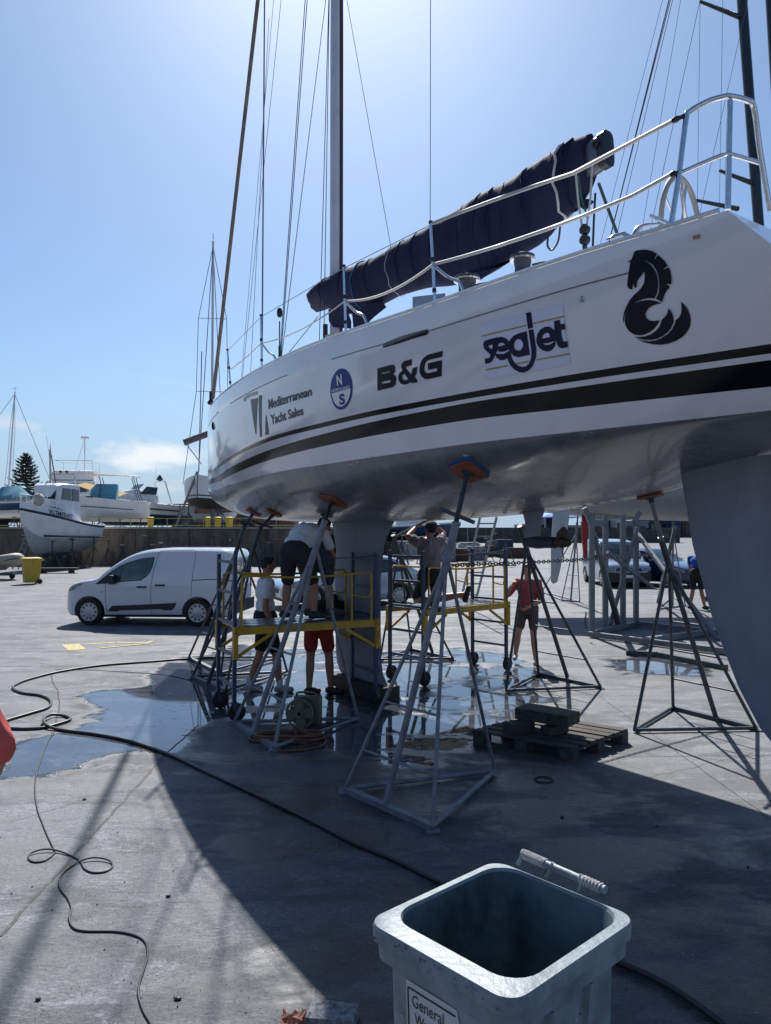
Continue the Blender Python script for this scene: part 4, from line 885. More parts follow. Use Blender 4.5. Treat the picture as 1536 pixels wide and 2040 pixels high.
# ------------------------------------------------------------------ rolling scaffolds
def scaffold(label, O, ang, chain=True, posts=None):
    L, W, H, PH = 1.76, .68, 1.72, .95
    ex = Vector((math.cos(ang), math.sin(ang), 0)); ey = Vector((-math.sin(ang), math.cos(ang), 0)); up = Vector((0, 0, 1))
    t = thing('rolling_scaffold', label, 'scaffold', (O.x, O.y, 0), 'yellow and blue rolling scaffolds')
    X = lambda a, b_, z: O + ex * a + ey * b_ + up * z
    z0 = .20
    for a in (0, L):
        for b_ in (0, W):
            mb = MB(); mb.bar(X(a, b_, z0), X(a, b_, H + .12), .042, .042, up=ex); mb.build('post', BLU, t)
            mb = MB(); c = X(a, b_, .10) + ex * .03
            mb.lathe(c - ey * .022, [(.088, 0), (.10, .008), (.10, .036), (.088, .044)], 20, ey); w_ = mb.build('caster_wheel', RUBBER, t)
            mb = MB(); mb.bar(X(a, b_, .19) - ey * .03, c - ey * .03, .006, .05, up=ex); mb.bar(X(a, b_, .19) + ey * .03, c + ey * .03, .006, .05, up=ex); mb.box(X(a, b_, .2), (.09, .09, .012), ang); mb.lathe(c - ey * .035, [(.014, 0), (.014, .07)], 8, ey); mb.build('caster_fork', DSTEEL, w_)
        for k in range(5):
            z = .38 + k * .345; mb = MB(); mb.bar(X(a, .021, z), X(a, W - .021, z), .028, .032); mb.build('rung', BLU if k != 2 else BLU, t)
    for b_, s_ in ((0, -1), (W, 1)):
        y = b_ + s_ * .036; mb = MB(); mb.bar(X(-.02, y, PH + .045), X(L + .02, y, PH + .045), .022, .085); mb.build('side_beam', YEL, t)
        for a, q in ((0, 1), (L, -1)):
            mb = MB(); mb.bar(X(a, y - .0, PH - .26), X(a, y, PH + .10), .055, .05, up=ex); mb.build('sleeve', YEL, t)
            mb = MB(); mb.bar(X(a + q * .03, y, PH - .23), X(a + q * .42, y, PH + .0), .02, .035); mb.build('brace', YEL, t)
            mb = MB(); mb.lathe(X(a, y + s_ * .028, PH + .03), [(.01, 0), (.01, .012)], 8, ey * s_); mb.build('bolt', DSTEEL, t)
        zr = PH + .66; yr = y + .0 * s_; sg = .03
        pts = [X(.07, yr, PH + .08), X(.07, yr, zr - .08), X(.09, yr, zr - .02), X(.15, yr, zr), X(.6, yr, zr - sg), X(1.1, yr, zr - sg), X(L - .16, yr, zr), X(L - .10, yr, zr - .02), X(L - .08, yr, zr - .08), X(L - .08, yr, PH + .08)]
        mb = MB(); mb.path(smoothpath(pts, 4), .014, n=10); g = mb.build('guard_rail', YEL, t, smooth=60)
        pts = [X(L - .30, yr, PH + .38), X(L - .14, yr, PH + .36), X(L - .10, yr, PH + .38), X(L - .085, yr, PH + .45)]
        mb = MB(); mb.path([X(L - .34, yr, PH + .08), X(L - .34, yr, zr - .02)], .014, n=8); mb.path(smoothpath([X(L - .33, yr, PH + .40)] + pts[1:], 3), .010, n=8); mb.build('guard_rail', YEL, t, smooth=60)
    nb = 3
    for k in range(nb):
        w = (W - .01) / nb; mb = MB(); mb.box(X(L / 2, .005 + w * (k + .5), PH + .085), (L - .02, w - .008, .02), ang); mb.build('deck_board', DECKW, t, bevel=.003)
    return t, X
ang1 = math.atan2(.461, .887); SC1, X1 = scaffold('left yellow and blue rolling scaffold with a man bending on its deck', Vector((-1.68, 8.30, 0)), ang1)
ang2 = math.atan2(.663, .748); SC2, X2 = scaffold('right yellow and blue rolling scaffold with a man kneeling on its deck', Vector((.515, 10.16, 0)), ang2)
# chain strung between posts and stands
def chain(label, pts, r=.022, wire=.005):
    t = thing('chain', label, 'chain', pts[0]); P_ = smoothpath(pts, 12); acc = []; d = 0
    L_ = [0]
    for a, b_ in zip(P_, P_[1:]): L_.append(L_[-1] + (b_ - a).length)
    step = r * 1.55; nlk = int(L_[-1] / step); base_ = None
    mb = MB()
    for k in range(nlk):
        s_ = (k + .5) * step; i = max(0, int(np.searchsorted(L_, s_)) - 1); a, b_ = P_[i], P_[min(i + 1, len(P_) - 1)]; q = (s_ - L_[i]) / max(1e-6, (L_[min(i + 1, len(L_) - 1)] - L_[i]))
        c = lerp(a, b_, q); dr = (b_ - a).normalized(); x = dr.cross(Vector((0, 0, 1))).normalized() if k % 2 else dr.cross(dr.cross(Vector((0, 0, 1)))).normalized()
        rr = [c + dr * (r * math.cos(an)) + x * (r * .62 * math.sin(an)) for an in [2 * math.pi * j / 8 for j in range(8)]]
        mb.path(rr, wire, n=4, closed=True)
    o = mb.build('chain_links', DSTEEL, t); kind(o, 'stuff'); return t
chain('dark safety chain strung from the foreground stand to the right over the woman', [P(897, 1127, 7.6), P(960, 1124, 7.9), P(1040, 1121, 8.2), P(1120, 1117, 8.6), P(1250, 1109, 9.3), P(1300, 1106, 9.6)], .026, .0065)
chain('thin chain hanging across the keel between the two scaffolds', [P(640, 1112, 9.0), P(700, 1111, 9.2), P(745, 1107, 9.4), P(775, 1103, 9.7)], .014, .003)
chain('chain hung between the posts of the right scaffold behind the kneeling man', [P(845, 1104, 10.9), P(890, 1106, 11), P(932, 1104, 11.1), P(1003, 1097, 11.4)], .018, .004)

# ------------------------------------------------------------------ hoses, reel, pallet, bin, small things
def hose(name, label, cat, px, r, m_, n=8, z=None, closed=False, k=10, lifts=None):
    pts = [G(u, v) + Vector((0, 0, r * 1.0 + (lifts.get(i, 0) if lifts else 0))) for i, (u, v) in enumerate(px)]; mb = MB(); mb.path(smoothpath(pts, k), r, n=n); o = mb.build(name, m_, None, smooth=60); tag(o, label, cat); return o
HOSEM = mat('black_hose', (.018, .019, .021), .42, var=.2)
hose('pressure_hose', 'thick black hose looping over the puddle and running to the bin', 'hose',
     [(440, 1313), (378, 1314), (300, 1320), (200, 1328), (120, 1340), (60, 1355), (32, 1366), (26, 1374), (44, 1383), (80, 1388), (100, 1398), (96, 1412), (60, 1424), (20, 1436), (-8, 1448), (-2, 1452), (40, 1455), (84, 1453), (120, 1444), (140, 1436), (128, 1429), (104, 1430), (88, 1440), (92, 1451), (120, 1457), (190, 1466), (260, 1480), (340, 1508), (420, 1546), (520, 1592), (620, 1640), (700, 1682), (780, 1716), (880, 1765), (980, 1812), (1100, 1868), (1220, 1918), (1330, 1970), (1430, 2040), (1500, 2100)], .0165, HOSEM, lifts={21: .02, 22: .03, 23: .02})
hose('electric_cable', 'thin black cable with two loops snaking down the left foreground', 'cable',
     [(380, 1356), (330, 1345), (260, 1340), (190, 1336), (110, 1335)], .004, ROPEB)
hose('extension_cable', 'thin cable with two round loops winding to the bottom edge', 'cable',
     [(104, 1460), (90, 1490), (76, 1530), (72, 1545), (70, 1580), (75, 1615), (84, 1640), (94, 1665), (108, 1695), (108, 1702), (90, 1716), (68, 1719), (57, 1712), (62, 1703), (90, 1697), (118, 1699), (145, 1708), (160, 1718), (168, 1732), (185, 1740), (210, 1738), (224, 1728), (218, 1718), (190, 1714), (160, 1719), (132, 1735), (119, 1752), (120, 1772), (135, 1792), (142, 1812), (138, 1832), (146, 1850), (170, 1857), (230, 1858), (270, 1866), (290, 1880), (294, 1905), (288, 1930), (278, 1960), (276, 1985), (285, 2015), (302, 2045), (320, 2080)], .0058, ROPEB,
     lifts={13: .006, 14: .012, 15: .006, 22: .006, 23: .012, 24: .006})
ORH = mat('orange_brown_hose', (.19, .075, .040), .5, var=.25, vscale=5)
def coil(cx, cy, a, b_, rot, z, turns, jit_, seed):
    random.seed(seed); out = []; N = int(turns * 14)
    for i in range(N + 1):
        an = rot + 2 * math.pi * i / 14; k = 1 + jit_ * math.sin(i * .9 + seed) + random.uniform(-.03, .03); out.append(Vector((cx + a * k * math.cos(an), cy + b_ * k * math.sin(an), z + .012 * (1 + math.sin(i * .7)))))
    return out
cc = G(572, 1474); pts = coil(cc.x, cc.y, .34, .17, 0, .012, 2, .12, 1) + coil(cc.x - .05, cc.y + .02, .24, .12, .6, .03, 3, .22, 2) + coil(cc.x + .02, cc.y, .30, .14, 1.4, .045, 2, .2, 3)
tailp = [G(600, 1483) , G(640, 1470), G(648, 1482), G(620, 1494), G(560, 1498), G(548, 1492)]
mb = MB(); mb.path(smoothpath(pts + [p + Vector((0, 0, .01)) for p in tailp], 5), .0095, n=8); oo = mb.build('air_hose', ORH, None, smooth=60); tag(oo, 'tangle of orange-brown hose lying at the foot of the reel', 'hose')
hose('spray_lance', 'black spray lance lying from the reel towards the right foot of the stand', 'spray lance', [(600, 1461), (640, 1452), (680, 1441), (712, 1432)], .012, ROPEB)
# cream hose reel
rc = G(597, 1451); rz_ = .155; fc = Vector((-.25, -.97, 0)).normalized(); sx_ = Vector((.97, -.25, 0)).normalized(); ctrR = rc + Vector((0, 0, rz_)) ; REELM = mat('cream_reel_plastic', (.155, .14, .095), .5, var=.12, vscale=9, dirt=(.07, .06, .05), dirt_amt=.6, dscale=8)
reel = thing('hose_reel', 'cream plastic hose reel with spoked drum standing in the wet', 'hose reel', rc)
for dd in (0, .13):
    c = ctrR - fc * dd; mb = MB(); mb.path([c + sx_ * (.15 * math.cos(a)) + Vector((0, 0, .15 * math.sin(a))) for a in [2 * math.pi * i / 32 for i in range(32)]], .012, n=8, closed=True); mb.build('reel_rim', REELM, reel, smooth=60)
    for k in range(4):
        a = math.pi / 2 * k + .12; mb = MB(); d1 = sx_ * math.cos(a) + Vector((0, 0, math.sin(a))); d2 = sx_ * -math.sin(a) + Vector((0, 0, math.cos(a)))
        pl = [c + d1 * .04 + d2 * .045, c + d1 * .148 + d2 * .055, c + d1 * .148 - d2 * .055, c + d1 * .04 - d2 * .045]; mb.add([p + fc * .004 for p in pl] + [p - fc * .004 for p in pl], [(0, 1, 2, 3), (7, 6, 5, 4), (0, 4, 5, 1), (1, 5, 6, 2), (2, 6, 7, 3), (3, 7, 4, 0)]); mb.build('reel_spoke', REELM, reel)
mb = MB(); mb.lathe(ctrR - fc * .14, [(.05, 0), (.05, .15), (.045, .165), (.022, .165), (.022, .13)], 20, fc, cap=False); mb.build('reel_hub', REELM, reel)
mb = MB(); mb.box(ctrR + sx_ * .02 - fc * .20 + Vector((0, 0, .0)), (.30, .10, .30), math.atan2(sx_.y, sx_.x)); mb.build('reel_housing', REELM, reel, bevel=.015)
mb = MB(); mb.path(smoothpath([ctrR - fc * .18 + sx_ * -.10 + Vector((0, 0, .14)), ctrR - fc * .15 + sx_ * -.08 + Vector((0, 0, .19)), ctrR - fc * .15 + sx_ * .10 + Vector((0, 0, .20)), ctrR - fc * .18 + sx_ * .14 + Vector((0, 0, .14))], 5), .012, n=8); mb.build('reel_handle', REELM, reel, smooth=60)

# pallet with blocks
A, B, C, D = G(942, 1483), G(1140, 1522), G(1252, 1480), G(1070, 1447)
pxd = (B - A).normalized(); pyd = Vector((-pxd.y, pxd.x, 0)); LP, WP = 1.2, .80
print('pallet', (B - A).length, (C - B).length)
LP = (B - A).length; WP = (C - B).length; pyd = (C - B).normalized()
pal = thing('pallet', 'dark weathered timber pallet lying half in the shadow', 'pallet', A)
Q = lambda a, b_, z: A + pxd * (a * LP) + pyd * (b_ * WP) + Vector((0, 0, z))
def plank(a0, b0, a1, b1, z0, z1, name, par):
    mb = MB(); jz = random.uniform(-.003, .003); r4 = [Q(a0, b0, z0), Q(a1, b0, z0), Q(a1, b1, z0), Q(a0, b1, z0)]; t4 = [p + Vector((0, 0, z1 - z0 + jz)) for p in r4]
    mb.add(r4 + t4, [(3, 2, 1, 0), (4, 5, 6, 7), (0, 1, 5, 4), (1, 2, 6, 5), (2, 3, 7, 6), (3, 0, 4, 7)]); return mb.build(name, WOODD, par, bevel=.004)
for b_ in (0, .44, .88): plank(0, b_, 1, b_ + .12, 0, .02, 'bottom_board', pal)
for a in (0, .44, .88):
    for b_ in (0, .44, .88): plank(a, b_, a + .12, b_ + .12, .022, .10, 'pallet_block', pal)
for a in (0, .44, .88): plank(a, 0, a + .12, 1, .102, .122, 'stringer', pal)
for k in range(7): plank(-.005 + random.uniform(-.01, .01), k * .1465, 1.0 + random.uniform(-.01, .01), k * .1465 + .11, .124, .146, 'deck_plank', pal)
def tblock(label, px0, ang_, size, z, m_=WOODD, name='timber_block'):
    c = G(px0[0], px0[1], z + size[2] / 2); mb = MB(); mb.box(c, size, ang_); o = mb.build(name, m_, None, bevel=.006); tag(o, label, 'timber block'); return o
pa = math.atan2(pxd.y, pxd.x)
tblock('small dark timber under the left end of the long block on the pallet', (1034, 1447), pa + 1.2, (.30, .13, .10), .15)
tblock('small dark timber under the right end of the long block on the pallet', (1105, 1452), pa + 1.2, (.26, .12, .08), .15)
tblock('long thick dark timber block topmost on the pallet', (1090, 1424), pa - .02, (.56, .28, .11), .25)
# paving block and crumpled leaf at the bottom edge
mb = MB(); c = G(662, 2026, .03); mb.box(c, (.21, .13, .06), -.16); ob = mb.build('concrete_block', mat('mottled_concrete_block', (.20, .21, .23), .9, var=.5, vscale=35, bump=.5, bscale=60), None, bevel=.01); tag(ob, 'mottled grey concrete block lying at the bottom edge', 'block')
random.seed(5); mb = MB(); c = G(592, 2046, .0); rg = []
for i in range(9):
    for j in range(9): rg.append(c + Vector(((i - 4) * .017, (j - 4) * .016, .012 + .03 * random.random() + .012 * math.sin(i * 1.4) * math.cos(j))))
mb.add(rg, [(i * 9 + j, i * 9 + j + 1, (i + 1) * 9 + j + 1, (i + 1) * 9 + j) for i in range(8) for j in range(8)]); ob = mb.build('crumpled_wrapper', mat('brown_paper', (.28, .13, .09), .6, var=.4, vscale=20), None, smooth=0); tag(ob, 'crumpled brown wrapper beside the concrete block', 'litter')
mb = MB(); c = G(1083, 1554, .004); mb.path([c + Vector((.075 * math.cos(a), .075 * math.sin(a), .004)) for a in [2 * math.pi * i / 28 for i in range(28)]], .006, n=6, closed=True); o = mb.build('rubber_ring', RUBBER, None); tag(o, 'thin dark ring lying on the shaded concrete below the pallet', 'ring')
random.seed(11)
for k, (u, v) in enumerate(((76, 1990), (354, 1989), (1120, 1627), (1490, 1727), (168, 1592), (945, 1800), (1308, 1645), (335, 1785))):
    mb = MB(); mb.ball(G(u, v, .006), (random.uniform(.008, .02), random.uniform(.008, .015), .008), n=5); o = mb.build('pebble', BLACK, None); tag(o, ['dark pebble in the sun near the left bottom corner', 'small dark chip in the sun left of the bin', 'dark chip in the boat shadow right of the foreground stand', 'dark chip in the shade at the far right above the bin', 'dark speck beside the long cable at the left', 'dark speck in the shade just above the bin', 'dark speck in the shade between pallet and right edge', 'dark speck in the sun near the shadow edge'][k], 'debris', 'bits of debris on the concrete')
# ------------------------------------------------------------------ grey wheeled bin in the foreground
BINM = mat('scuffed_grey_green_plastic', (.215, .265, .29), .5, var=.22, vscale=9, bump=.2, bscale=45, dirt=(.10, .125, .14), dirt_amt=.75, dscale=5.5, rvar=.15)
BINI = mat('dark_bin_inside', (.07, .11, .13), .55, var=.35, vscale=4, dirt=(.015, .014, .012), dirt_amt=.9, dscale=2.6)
RIMZ = .98
nr, lf, rt, bk = G(1012, 1985, RIMZ), G(752, 1838, RIMZ), G(1240, 1832, RIMZ), G(1000, 1716, RIMZ)
print('bin', (nr - lf).length, (nr - rt).length)
bc = (nr + lf + rt + bk) / 4
bx = (nr - lf).normalized(); by = Vector((-bx.y, bx.x, 0)); W_ = .60; D_ = (rt - nr).length
print('bin centre', bc, 'angle', (rt - nr).normalized().dot(bx))
W_ = (nr - lf).length; byv = (rt - nr).normalized()
binr = thing('waste_bin', 'open scuffed grey wheeled bin in the foreground with a general waste sticker', 'bin', (bc.x, bc.y, 0))
def rr(w, d, r_, z, n=6, cx=0.0, cy=0.0, skew=True):
    """rounded rectangle round the bin axis"""
    out = []
    for sx, sy, a0 in ((1, 1, 0), (-1, 1, 90), (-1, -1, 180), (1, -1, 270)):
        for k in range(n + 1):
            a = R(a0 + 90 * k / n); x = sx * (w / 2 - r_) + r_ * math.cos(a) + cx; y = sy * (d / 2 - r_) + r_ * math.sin(a) + cy
            out.append(Vector((bc.x, bc.y, 0)) + bx * x + byv * y + Vector((0, 0, z)))
    return out
W2, D2 = W_ * 1.13, D_ * 1.12
mb = MB()
outer = [rr(W2 * .76, D2 * .78, .05, .06), rr(W2 * .79, D2 * .82, .05, .30), rr(W2 * .83, D2 * .87, .05, RIMZ - .13), rr(W2 * .84, D2 * .885, .05, RIMZ - .085)]
mb.loft(outer, cap1=False); body = mb.build('bin_body', BINM, binr, smooth=50)
mb = MB()
mb.loft([rr(W2 * .838, D2 * .88, .05, RIMZ - .115), rr(W2 * .95, D2 * .955, .055, RIMZ - .095), rr(W2 * .955, D2 * .96, .055, RIMZ - .055), rr(W2 * .965, D2 * .97, .055, RIMZ - .052), rr(W2 * .995, D2 * .995, .055, RIMZ - .045), rr(W2 * 1.0, D2 * 1.0, .058, RIMZ - .008), rr(W2 * .99, D2 * .99, .058, RIMZ), rr(W2 * .885, D2 * .875, .09, RIMZ + .004, cy=.024), rr(W2 * .872, D2 * .862, .09, RIMZ - .006, cy=.024)], cap0=False, cap1=False); mb.build('bin_rim', BINM, binr, smooth=35)
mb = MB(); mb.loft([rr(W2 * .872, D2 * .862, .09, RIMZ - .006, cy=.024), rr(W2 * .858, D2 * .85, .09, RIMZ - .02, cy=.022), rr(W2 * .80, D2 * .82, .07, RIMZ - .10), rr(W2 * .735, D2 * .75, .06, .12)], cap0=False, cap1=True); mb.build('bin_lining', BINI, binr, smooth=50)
# scuffs and dried drips on rim and walls, each a thin uneven patch
random.seed(9); SC = mat('scuff_pale', (.46, .52, .55), .7, var=.3, vscale=40); SD = mat('scuff_dark', (.11, .13, .14), .7, var=.4, vscale=30)
def scuff(fn, m_, n_, smax, nm):
    mb = MB()
    for k in range(n_):
        a, z = fn(); k_ = random.randint(5, 8); w = random.uniform(.15, 1) * smax; h = w * random.uniform(.08, .3)
        pts = [a_ for a_ in [(a + w * math.cos(6.28 * i / k_) * random.uniform(.5, 1), z + h * math.sin(6.28 * i / k_) * random.uniform(.5, 1)) for i in range(k_)]]
        mb.add([FN(*p) for p in pts], [tuple(range(k_))])
    o = mb.build(nm, m_, binr, smooth=0); o['kind'] = 'stuff'
def FN(a, z): w = lerp(.79, .83, (z - .3) / .55); return Vector((bc.x, bc.y, 0)) - byv * (D2 * lerp(.82, .87, (z - .3) / .55) / 2 + .002) + bx * (W2 * w * (a - .5)) + Vector((0, 0, z))
scuff(lambda: (random.uniform(.08, .92), random.uniform(.4, .84)), SD, 26, .018, 'scuff_marks'); scuff(lambda: (random.uniform(.08, .92), random.uniform(.4, .84)), SC, 26, .02, 'scuff_marks')
def FN(a, z): return Vector((bc.x, bc.y, 0)) + bx * (W2 * lerp(.79, .83, (z - .3) / .55) / 2 + .002) + byv * (D2 * .85 * (a - .5)) + Vector((0, 0, z))
scuff(lambda: (random.uniform(.08, .92), random.uniform(.45, .84)), SC, 22, .02, 'scuff_marks'); scuff(lambda: (random.uniform(.08, .92), random.uniform(.45, .84)), SD, 18, .016, 'scuff_marks')
def FN(a, z): return Vector((bc.x, bc.y, 0)) + bx * (W2 * (a - .5)) - byv * (D2 * (.5 - .0) + .0015) + Vector((0, 0, z))
scuff(lambda: (random.uniform(.08, .92), random.uniform(RIMZ - .04, RIMZ - .01)), SD, 30, .02, 'scuff_marks')
def FN(a, z): return Vector((bc.x, bc.y, 0)) + bx * (W2 * (a - .5)) - byv * (D2 * (.5 - .03 * z)) + Vector((0, 0, RIMZ + .0045))
scuff(lambda: (random.uniform(.08, .92), random.uniform(.2, 1.4)), SD, 60, .012, 'scuff_marks')
# stiffening ribs, sticker, handle
for k in (.30, .66):
    mb = MB(); c = Vector((bc.x, bc.y, 0)) + bx * (W2 * .417) + byv * (D2 * (k - .5) * .85); mb.bar(c + Vector((0, 0, RIMZ - .24)), c + bx * .012 + Vector((0, 0, RIMZ - .11)), .012, .022, up=bx); mb.build('stiffening_rib', BINM, binr)
def fr(a, z, out=.003):
    """front face (towards left of the photo): a 0..1 along, z height"""
    w = lerp(.79, .83, (z - .3) / .55); return Vector((bc.x, bc.y, 0)) - byv * (D2 * lerp(.82, .87, (z - .3) / .55) / 2 + out) + bx * (W2 * w * (a - .5)) + Vector((0, 0, z))
ST = mat('sticker_white', (.60, .61, .60), .5, var=.05, dirt=(.4, .4, .38), dirt_amt=.4, dscale=10)
sx0, sx1, sz1, sz0 = .20, .66, .858, .60
mb = MB(); mb.add([fr(sx0, sz0), fr(sx1 - .02, sz0), fr(sx1 + .005, sz1 - .06), fr(sx1 - .03, sz1), fr(sx0, sz1)], [(0, 1, 2, 3, 4)]); sticker = mb.build('sticker', ST, binr, smooth=0)
bl = .008
def frame_(a, b_): mb = MB(); mb.bar(fr(*a, .0045), fr(*b_, .0045), .0015, .004, up=(0, 0, 1)); return mb
for a, b_ in (((sx0 + .02, sz0), (sx0 + .02, sz1 - .02)), ((sx0 + .02, sz1 - .018), (sx1 - .04, sz1 - .018)), ((sx1 - .025, sz0), (sx1 - .02, sz1 - .035))):
    frame_(a, b_).build('sticker_border', BLACK, sticker)
for txt, z, ht in (('General', .795, .034), ('Waste', .749, .034)):
    me = text_mesh(txt); xs = [v_.co.x for v_ in me.vertices]; s_ = .36 / 1.0; x0, x1 = min(xs), max(xs); wid = (.27 if txt == 'General' else .21)
    for v_ in me.vertices:
        a = sx0 + .055 + (0 if txt == 'General' else .02) + (v_.co.x - x0) / (x1 - x0) * wid; zz = z + v_.co.y / .73 * ht; v_.co = fr(a, zz, .005)
    me.materials.clear(); me.materials.append(BLACK); me.name = 'sticker_lettering'; o = bpy.data.objects.new('sticker_lettering', me); col.objects.link(o); link_to(o, sticker)
mb = MB(); cpt = [(sx0 + .19 + .075 * math.cos(R(a)), .678 + .055 * math.sin(R(a))) for a in range(0, 360, 15)]; mb.add([fr(a, z, .005) for a, z in cpt], [tuple(range(24))]); mb.build('sticker_disc', mat('sticker_blue', (.10, .30, .38), .5), sticker, smooth=0)
# handle bar behind the rim with worn rope binding
h0, h1 = G(1040, 1700, RIMZ + .03), G(1206, 1773, RIMZ + .03)
hA, hB = h0, h1; mb = MB(); mb.path([hA, hB], .0125, n=14); hb = mb.build('handle_bar', BINM, binr, smooth=60)
mb = MB(); dH = (hB - hA).normalized()
for k in range(34):
    q = .04 + .40 * k / 34 if k < 22 else .74 + .22 * (k - 22) / 12; c = lerp(hA, hB, q); mb.path([c + Vector((0, 0, 1)) * (.0145 * math.sin(a)) + dH.cross(Vector((0, 0, 1))) * (.0145 * math.cos(a)) + dH * (.006 * math.sin(a) * (1 if k % 2 else -1)) for a in [2 * math.pi * i / 12 for i in range(12)]], .0024, n=5, closed=True)
o = mb.build('rope_binding', ROPEW, hb); kind(o, 'stuff')
for q, tgt in ((.02, (1032, 1722)), (.40, (1088, 1748)), (.76, (1152, 1778))):
    a = lerp(hA, hB, q); b_ = G(tgt[0], tgt[1], RIMZ - .01); mb = MB(); mb.path(smoothpath([a + Vector((0, 0, .013)), a + (b_ - a) * .15 + Vector((0, 0, .008)), lerp(a, b_, .55) + Vector((0, 0, .0)), b_], 5), .0075, n=8); mb.build('handle_bracket', BINM, binr, smooth=60)
c = Vector((bc.x, bc.y, 0)) - bx * 0.05 + byv * (-.02)
pz = G(973, 1850, RIMZ - .28); mb = MB()
dd = (Vector((0, 0, CAM_H)) - pz).normalized(); sxv = dd.cross(Vector((0, 0, 1))).normalized()
ipt = lambda z, f: Vector((bc.x, bc.y, 0)) - bx * (W2 * lerp(.735, .80, (z - .12) / .76) / 2 - .006) + byv * (D2 * f) + Vector((0, 0, z))
mb.add([ipt(.72 + .04 * math.sin(a), .10 + .03 * math.cos(a)) for a in [2 * math.pi * i / 14 for i in range(14)]], [tuple(range(14))]); mb.build('stray_label', ST, binr, smooth=0)
for a in (-.33, .33):
    mb = MB(); c = Vector((bc.x, bc.y, .10)) + byv * (D2 * .40) + bx * (W2 * a); mb.lathe(c - bx * .02, [(.10, 0), (.10, .045)], 20, bx); mb.build('bin_wheel', RUBBER, binr)
# ------------------------------------------------------------------ people: capsules fused into one continuous skin, clothes fused the same way
def fuse(prims, vox, name, m_, parent, smooth_it=6, crumple=0.0):
    """prims: ('c', a, b, ra, rb) tapered limb | ('e', centre, radii, rot) ellipsoid"""
    mb = MB()
    for p in prims:
        if p[0] == 'c':
            a, b_, ra, rb = Vector(p[1]), Vector(p[2]), p[3], p[4]; d = b_ - a; L = max(d.length, 1e-4); d.normalize(); x = d.orthogonal().normalized(); y = d.cross(x); rings = []
            for k in range(1, 5): an = math.pi / 2 * k / 5; rings.append((a - d * ra * math.cos(an), ra * math.sin(an)))
            rings.append((a, ra)); rings.append((b_, rb))
            for k in range(4, 0, -1): an = math.pi / 2 * k / 5; rings.append((b_ + d * rb * math.cos(an), rb * math.sin(an)))
            mb.loft([[c + x * (r_ * math.cos(2 * math.pi * j / 14)) + y * (r_ * math.sin(2 * math.pi * j / 14)) for j in range(14)] for c, r_ in rings])
        else:
            mb.ball(p[1], p[2], n=9, M=p[3] if len(p) > 3 else None)
    o = mb.build(name, m_, None, smooth=0)
    rm = o.modifiers.new('r', 'REMESH'); rm.mode = 'VOXEL'; rm.voxel_size = vox; rm.use_smooth_shade = True
    sm = o.modifiers.new('s', 'SMOOTH'); sm.factor = .5; sm.iterations = smooth_it
    me = mesh_eval(o); old = o.data; o.modifiers.clear(); o.data = me; bpy.data.meshes.remove(old); me.name = name
    if crumple:
        from mathutils import noise as mn
        cos_ = []
        for v_ in me.vertices:
            p = v_.co; q = Vector((p.x * 9, p.y * 9, p.z * 3.2)); d = mn.noise(q) + .55 * mn.noise(q * 2.6 + Vector((3, 1, 0))); cos_.append(p + v_.normal * (crumple * max(-.12, d - abs(mn.noise(q * 1.4)) * .8 + .25)))
        for v_, c in zip(me.vertices, cos_): v_.co = c
    me.polygons.foreach_set('use_smooth', [True] * len(me.polygons))
    if not me.materials: me.materials.append(m_)
    if parent is not None: link_to(o, parent)
    return o
def frame(d, up):
    d = Vector(d).normalized(); x = d.cross(Vector(up)).normalized(); u = x.cross(d).normalized(); return Matrix((x, d, u)).transposed()   # columns right, forward, up
def hand(prims, wrist, fore, palmn, s_=1.0, curl=.5):
    """palm, four unequal fingers and a thumb; fore = direction of the forearm, palmn = normal of the palm"""
    f = Vector(fore).normalized(); n_ = Vector(palmn); n_ = (n_ - f * n_.dot(f)).normalized(); w = f.cross(n_)
    c = wrist + f * .045 * s_; prims.append(('e', c, (.040 * s_, .052 * s_, .016 * s_), Matrix((w, f, n_)).transposed()))
    for k, (off, L) in enumerate(((-.029, .070), (-.010, .080), (.010, .075), (.028, .058))):
        p = wrist + f * .085 * s_ + w * off * s_; d1 = (f + n_ * curl * .5).normalized(); d2 = (f * (1 - curl * .6) + n_ * curl * 1.2).normalized(); d3 = (f * (.7 - curl) + n_ * (curl * 1.6 + .1)).normalized(); L *= s_
        q1 = p + d1 * L * .45; q2 = q1 + d2 * L * .32; q3 = q2 + d3 * L * .23
        prims += [('c', wrist + f * .05 * s_ + w * off * .8 * s_, p, .010 * s_, .0095 * s_), ('c', p, q1, .0095 * s_, .009 * s_), ('c', q1, q2, .009 * s_, .008 * s_), ('c', q2, q3, .008 * s_, .007 * s_)]
    t0 = wrist + f * .02 * s_ - w * .03 * s_; t1 = t0 + (f * .6 - w * .7 + n_ * .3).normalized() * .038 * s_; t2 = t1 + (f * .9 - w * .15 + n_ * .4).normalized() * .03 * s_
    prims += [('c', t0, t1, .012 * s_, .011 * s_), ('c', t1, t2, .0105 * s_, .008 * s_)]
